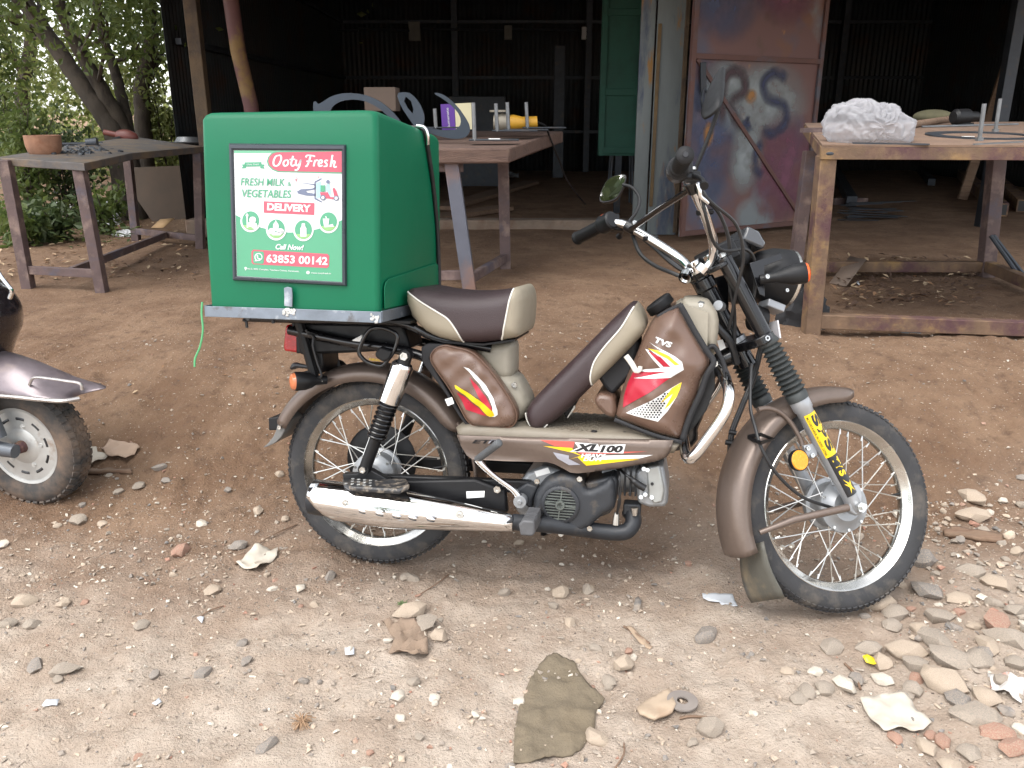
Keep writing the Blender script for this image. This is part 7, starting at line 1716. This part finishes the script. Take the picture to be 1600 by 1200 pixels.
# shrubs and scrub below the trees
GS = 'shrubs under the trees'
def shrub(label, px_, py_, Y, wpx, hpx, n, L, mat, seed, name='shrub', stems=9):
    p0 = aty(px_, py_, Y); z0 = gh(p0.x, Y); k = Y / F * 1.02; W, H = wpx * k, hpx * k; e = empty(name, label, 'shrub', loc=(p0.x, Y, z0), group=GS); g = np.random.default_rng(seed)
    cents = []; b = B()
    for s in range(stems):
        a = g.uniform(0, 6.28); t = V((p0.x + math.cos(a) * W * g.uniform(.2, 1), Y + math.sin(a) * W * .6 * g.uniform(.2, 1), z0 + H * g.uniform(.55, 1)))
        q = crom([V((p0.x + math.cos(a) * .04, Y + math.sin(a) * .04, z0 - .02)), V((p0.x, Y, z0)).lerp(t, .5) + V((0, 0, H * .12)), t], 4); b.tube(q, [float(v) for v in np.linspace(.012, .003, len(q))], 5)
        cents += [tuple(v) for v in q[2:]]
    wobj('stems', b, m_bark, e); leaf_obj('foliage', clumps(g, np.array(cents), n, W * .17), L, mat, e, seed + 1, .55)
shrub('leafy green shrub behind the left end of the left table', 40, 300, 8.0, 90, 190, 1500, .075, m_leafA, 41)
shrub('dark shrub behind the clay bowl', 110, 300, 8.4, 80, 150, 1400, .07, m_leafB, 43)
shrub('pale green shrub between the tree trunks and the shed post', 272, 300, 9.8, 60, 230, 1700, .075, m_leafC, 45)
shrub('low broad leafed weed patch left of the near table leg', 90, 350, 7.2, 70, 60, 420, .10, m_leafB, 47)
shrub('low weed clump behind the near left table leg', 30, 370, 6.9, 60, 55, 320, .09, m_leafA, 49)
shrub('small weeds beside the litter under the left table', 165, 345, 7.6, 50, 70, 380, .075, m_leafA, 51)
shrub('tall light shrub rising at the far left edge', -30, 300, 9.5, 110, 300, 2200, .085, m_leafA, 53)
shrub('bright green shrub in the gap between the trunks', 200, 300, 12.5, 120, 260, 2000, .09, m_leafC, 55)
# distant thicket closing the view: one mass
g = np.random.default_rng(77); P = []
for k in range(900):
    x = g.uniform(-16, -2.5) if k < 560 else g.uniform(-34, -14); Y = g.uniform(14, 20); hgt = g.uniform(.2, 1.9) * (1 if g.random() < .8 else 2.2)
    P.append((x, Y, gh(x, Y) + hgt * g.random()))
th = leaf_obj('thicket', clumps(g, np.array(P), 30000, .3), .15, m_leafC, None, 78, .6)
tag(th, 'hazy light green thicket far behind the trees at left', 'thicket', kind='stuff')
# ground cover and dry leaf litter
def litter_leaves(name, label, cat, region, n, L, mats, seed, z=.006):
    g = np.random.default_rng(seed); P = []
    while len(P) < n:
        px_, py_ = g.uniform(region[0], region[2]), g.uniform(region[1], region[3]); p = atg(px_, py_); P.append((p.x, p.y, gh(p.x, p.y) + z * g.random() + .002))
    P = np.array(P); n = len(P); a = g.uniform(0, 6.28, n); d = np.c_[np.cos(a), np.sin(a), g.uniform(-.1, .45, n)]; s = np.c_[-np.sin(a), np.cos(a), g.uniform(-.4, .4, n)]; l_ = (L * g.uniform(.4, 1.3, n))[:, None]
    vs = np.stack([P, P + d * l_ * .5 + s * l_ * .24, P + d * l_, P + d * l_ * .5 - s * l_ * .24], 1); vs[:, 1, 2] += l_[:, 0] * .08; vs[:, 3, 2] += l_[:, 0] * .08
    vs = vs.reshape(-1, 3); k = np.arange(n)[:, None] * 4; fs = np.concatenate([k + np.array([[0, 1, 2]]), k + np.array([[0, 2, 3]])])
    me = bpy.data.meshes.new(name); me.from_pydata(vs.tolist(), [], fs.tolist())
    for m in mats: me.materials.append(m)
    me.polygons.foreach_set('material_index', [int(v) for v in np.tile(g.integers(len(mats), size=n), 2)]); me.update()
    return tag(link(name, me), label, cat, kind='stuff')
m_dl1 = M('dead_leaf', lin(128, 98, 72), .9, var=.25); m_dl2 = M('dead_leaf_dark', lin(82, 62, 50), .9, var=.25); m_dl3 = M('dead_leaf_pale', lin(168, 146, 118), .9, var=.2)
litter_leaves('leaf_litter', 'dry brown leaves and chips on the dirt under the right table', 'leaf litter', (1305, 405, 1530, 482), 420, .045, [m_dl1, m_dl2, m_dl2, m_dl3], 91, .03)
litter_leaves('fallen_leaves', 'scattered dead leaves under the left table and trees', 'fallen leaves', (0, 345, 310, 440), 420, .05, [m_dl1, m_dl2, m_dl3], 92, .01)
litter_leaves('ground_cover', 'low green creepers on the ground below the shrubs at left', 'ground cover', (-40, 300, 210, 385), 1100, .075, [m_leafA, m_leafB, m_leafB], 93, .14)
litter_leaves('yard_debris', 'sparse dry bits scattered over the red yard earth', 'debris', (180, 430, 1240, 640), 150, .022, [m_dl1, m_dl2, m_dl3], 94, .004)
# rubbish under the left table
def rubbish(px_, py_, w_, h_, mat, label, cat, name, seed):
    heap(px_, py_, w_, h_, mat, name, label, cat, seed)
m_poly = M('clear_rubbish', (.55, .56, .57), .35, var=.15, vs=14)
rubbish(95, 335, 14, 16, m_poly, 'crumpled pale plastic in the weeds behind the left table', 'plastic litter', 'plastic_litter', 2)
rubbish(168, 352, 16, 28, m_poly, 'grey plastic bundle behind the second left table leg', 'plastic litter', 'plastic_litter', 5)
rubbish(192, 368, 18, 8, m_poly, 'flattened white plastic litter near the left table stretcher', 'plastic litter', 'plastic_litter', 8)
q = [aty(x, y, 7.2) for x, y in ((236, 356), (255, 356), (266, 343), (243, 345))]
top('cardboard_offcut', B().add([tuple(q[0]), tuple(q[1]), (q[2].x, q[2].y + .1, q[2].z), (q[3].x, q[3].y + .1, q[3].z)], [(0, 1, 2, 3)]), M('kraft_card', lin(178, 146, 108), .8, var=.08), 'tan cardboard offcut leaning under the far end of the left table', 'cardboard', solid=.004)
rubbish(302, 350, 12, 7, m_poly, 'white plastic scrap beside the tray under the left table end', 'plastic litter', 'plastic_litter', 9)

# roadside trees on our side of the road: out of the picture, seen in mirrors and chrome
for k, (x, y, lb_) in enumerate(((-4.6, -8.0, 'broad roadside tree standing behind the viewer to the left'), (.8, -10.0, 'tall roadside tree standing straight behind the viewer'), (6.0, -8.2, 'roadside tree standing behind the viewer to the right'))):
    e = empty('roadside_tree', lb_, 'tree', loc=(x, y, gh(x, y)), group='roadside trees behind the viewer'); g = np.random.default_rng(900 + k)
    wobj('trunk', B().tube(crom([V((x, y, -.02)), V((x + .1, y, 1.2)), V((x - .05, y + .1, 2.6)), V((x + .1, y, 4.2))], 5), [float(a) for a in np.linspace(.2, .05, 16)], 10), m_bark, e)
    th_ = g.uniform(0, 6.28, 110); rr_ = 2.0 * np.sqrt(g.random(110)); zz_ = g.uniform(1.6, 4.8, 110); fac = 1 - .5 * np.abs(zz_ - 3.0) / 2
    leaf_obj('crown', clumps(g, np.c_[x + np.cos(th_) * rr_ * fac, y + np.sin(th_) * rr_ * fac, zz_], 3600, .26), .17, m_leafA, e, 950 + k)
# ================================================================== parked scooter, front end in view
sc0 = atg(42, 806)
SYAW = R(-13)
SM = Matrix.Translation(V((sc0.x, 2.52, gh(sc0.x, 2.5) - .006))) @ Matrix.Rotation(SYAW, 4, 'Z')
scoot = empty('parked_scooter', 'dark purple metallic scooter cut off by the left edge, silver front wheel showing', 'scooter', mat=SM)
SI = SM.inverted()
def sc(p, y): return on_plane(SI, p[0], p[1], y)
def sxy(pts, y): return [(q.x, q.z) for q in (sc(p, y) for p in pts)]
m_pur = M('purple_metallic', lin(112, 102, 106), .38, .35, var=.12, vs=40, coat=.25, col2=lin(130, 116, 104), mix=(.55, .8), ms=10, rvar=.05)
m_purd = M('purple_dark', lin(40, 35, 38), .25, .3, var=.1, vs=30, coat=.7)
m_wrim = M('wheel_silver', (.52, .53, .52), .4, .6, var=.12, vs=14, col2=lin(150, 128, 108), mix=(.58, .75), ms=12)
m_tyre2 = M('dusty_tyre', (.045, .042, .04), .85, var=.3, vs=25, bump=.15, bs=200, col2=lin(120, 100, 84), mix=(.42, .72), ms=9)
def swheel(x):
    w_ = empty('wheel', parent=scoot); w_.matrix_local = Matrix.Translation(V((x - .012, 0, .207))); Y = (0, 1, 0)
    prof = [(-.030, .128), (-.040, .135), (-.048, .155), (-.047, .175), (-.040, .192), (-.026, .202), (0, .205), (.026, .202), (.040, .192), (.047, .175), (.048, .155), (.040, .135), (.030, .128)]
    t = obj('tyre', B().lathe(prof, (0, 0, 0), Y, 60, closed=True), m_tyre2, w_); tr = B()
    for k in range(46):
        a = 2 * math.pi * k / 46; rm = Matrix.Rotation(-a, 3, 'Y')
        for s in (-1, 1):
            tr.box(rm @ V((.197, s * .031, 0)), (.012, .020, .017), rm @ Matrix.Rotation(s * .5, 3, 'Z')); tr.box(rm @ V((.204, s * .010, .012)), (.006, .016, .018), rm @ Matrix.Rotation(s * .35, 3, 'X'))
    obj('tread', tr, m_tyre2, t, smooth=False)
    rim = obj('rim', B().lathe([(-.032, .129), (-.036, .131), (-.034, .122), (-.024, .116), (-.020, .108), (-.026, .098), (-.028, .088), (-.020, .080), (-.032, .060), (-.034, .03), (-.034, 0)], (0, 0, 0), Y, 48), m_wrim, w_)
    for k in range(10):
        a = 2 * math.pi * (k + .35) / 10
        pts = [V((math.cos(a + t_) * .094, -.0268, math.sin(a + t_) * .094)) for t_ in np.linspace(-.16, .16, 6)]
        obj('slot', B().tube(pts, .0072, 8), m_sblk, rim)  # raised black bars painted as the shade in the wheel slots
    for k in range(5):
        a = 2 * math.pi * (k + .1) / 5; obj('bolt', B().lathe([(0, 0), (0, .009), (.006, .008), (.006, 0)], (math.cos(a) * .07, -.028, math.sin(a) * .07), (0, -1, 0), 10), m_weld, rim)
    obj('hub_cap', B().lathe([(.028, 0), (.028, .022), (.05, .019), (.056, .012), (.056, 0)], (0, 0, 0), (0, -1, 0), 20), m_rust, w_)
    obj('brake_side', B().lathe([(.02, .11), (.04, .08), (.04, 0)], (0, 0, 0), Y, 30), m_wrim, w_)
    return w_
swheel(0); swheel(-1.22)
def spart(name, b, mat, **k): return obj(name, b, mat, scoot, **k)
spart('trailing_link', B().tube([V((.0, -.075, .207)), V((-.10, -.078, .215)), V((-.17, -.075, .235))], [.022, .026, .024], 14), M('link_grey', lin(88, 92, 98), .45, .3, var=.15))
for y in (-.075, .075):
    spart('fork_leg', B().tube([V((-.05, y, .25)), V((-.085, y, .40)), V((-.14, y * .7, .56))], .022, 12), MATS['link_grey'])
# front fender: long shell with a bumper strip
fe = sxy(zS(352, 606, 345, 580, 290, 548, 230, 508, 150, 468, 60, 436, -60, 415, -180, 430), .045)
fl_ = sxy(zS(352, 626, 300, 622, 200, 606, 100, 596, 0, 592, -60, 594, -180, 620), -.03)
rows = []
nn = 22
fe_s = [fe[0]] + fe; 
fu = crom([V((x, 0, z)) for x, z in fe], 5); fd = crom([V((x, 0, z)) for x, z in fl_], 6)
for i_ in range(nn):
    t = i_ / (nn - 1); u = fu[int(t * (len(fu) - 1))]; d = fd[int(t * (len(fd) - 1))]; hwx = .055 + .05 * min(1, (t * 3.0)) ** .6
    row = []
    for a in np.linspace(-1, 1, 15):
        e = 1 - abs(a) ** 2.6; row.append((u.x * e + d.x * (1 - e), a * hwx + (0 if abs(a) < .99 else 0), d.z + (u.z - d.z) * e))
    rows.append(row)
spart('front_fender', B().sheet(rows), m_pur, solid=.003)
spart('bumper_strip', B().tube(crom([V((r[0][0], r[0][1] - .004, r[0][2] + .004)) for r in rows[:16:3]] , 4), .007, 8), M('strip_chrome', (.45, .42, .40), .3, .8, var=.2, vs=20))
spart('fender_trim', B().tube(crom([sc(p, -.075) for p in zS(120, 578, 140, 548, 200, 552, 270, 562, 325, 572, 335, 598)], 4), .0045, 8), MATS['strip_chrome'])
# apron
ap = [sc(p, .07) for p in zS(85, 330, 70, 260, 20, 190, -40, 120, -120, -80)]
ap = crom([V((q.x, 0, q.z)) for q in ap], 5); rows = []
bt = crom([V((ap[0].x - .06, 0, ap[0].z - .14)), V((ap[0].x - .03, 0, ap[0].z - .06)), ap[0]], 4)
prof_ = bt[:-1] + ap
for i_, p in enumerate(prof_):
    t = i_ / (len(prof_) - 1); hwx = .17 + .07 * math.sin(t * 2.6); rows.append([(p.x - .16 * abs(a) ** 2.2, a * hwx, p.z - .03 * abs(a)) for a in np.linspace(-1, 1, 17)])
spart('front_apron', B().sheet(rows), m_purd, solid=.004)
spart('apron_rail', B().tube(crom([sc(p, -.12) for p in zS(-40, 60, 0, 130, 30, 170, 48, 195, 40, 225)], 5), .006, 8), m_chrome)
# the rest, out of the picture
fx = prof_[0].x
spart('floor', B().box((fx - .38, 0, .27), (.62, .30, .06)), m_purd, bev=.02)
spart('rear_body', B().prism([(-.72, .28), (-.66, .62), (-1.0, .68), (-1.55, .66), (-1.5, .5), (-1.2, .4), (-.95, .3)], -.15, .15), m_pur, bev=.05, seg=4)
spart('seat', B().prism([(-.66, .64), (-.68, .72), (-1.0, .74), (-1.3, .80), (-1.48, .79), (-1.46, .70), (-1.0, .68)], -.13, .13), m_seat, bev=.03, seg=4)
spart('stand', B().tube([V((-.72, -.1, .22)), V((-.85, -.13, .0)), V((-.85, .13, .0)), V((-.72, .1, .22))], .012, 8), m_black)
spart('steering_column', B().tube([V((-.14, 0, .5)), V((-.34, 0, 1.0))], .025, 12), m_black)
spart('handlebar', B().tube([V((-.42, -.33, 1.02)), V((-.34, -.15, 1.03)), V((-.32, 0, 1.0)), V((-.34, .15, 1.03)), V((-.42, .33, 1.02))], .014, 10), m_black)
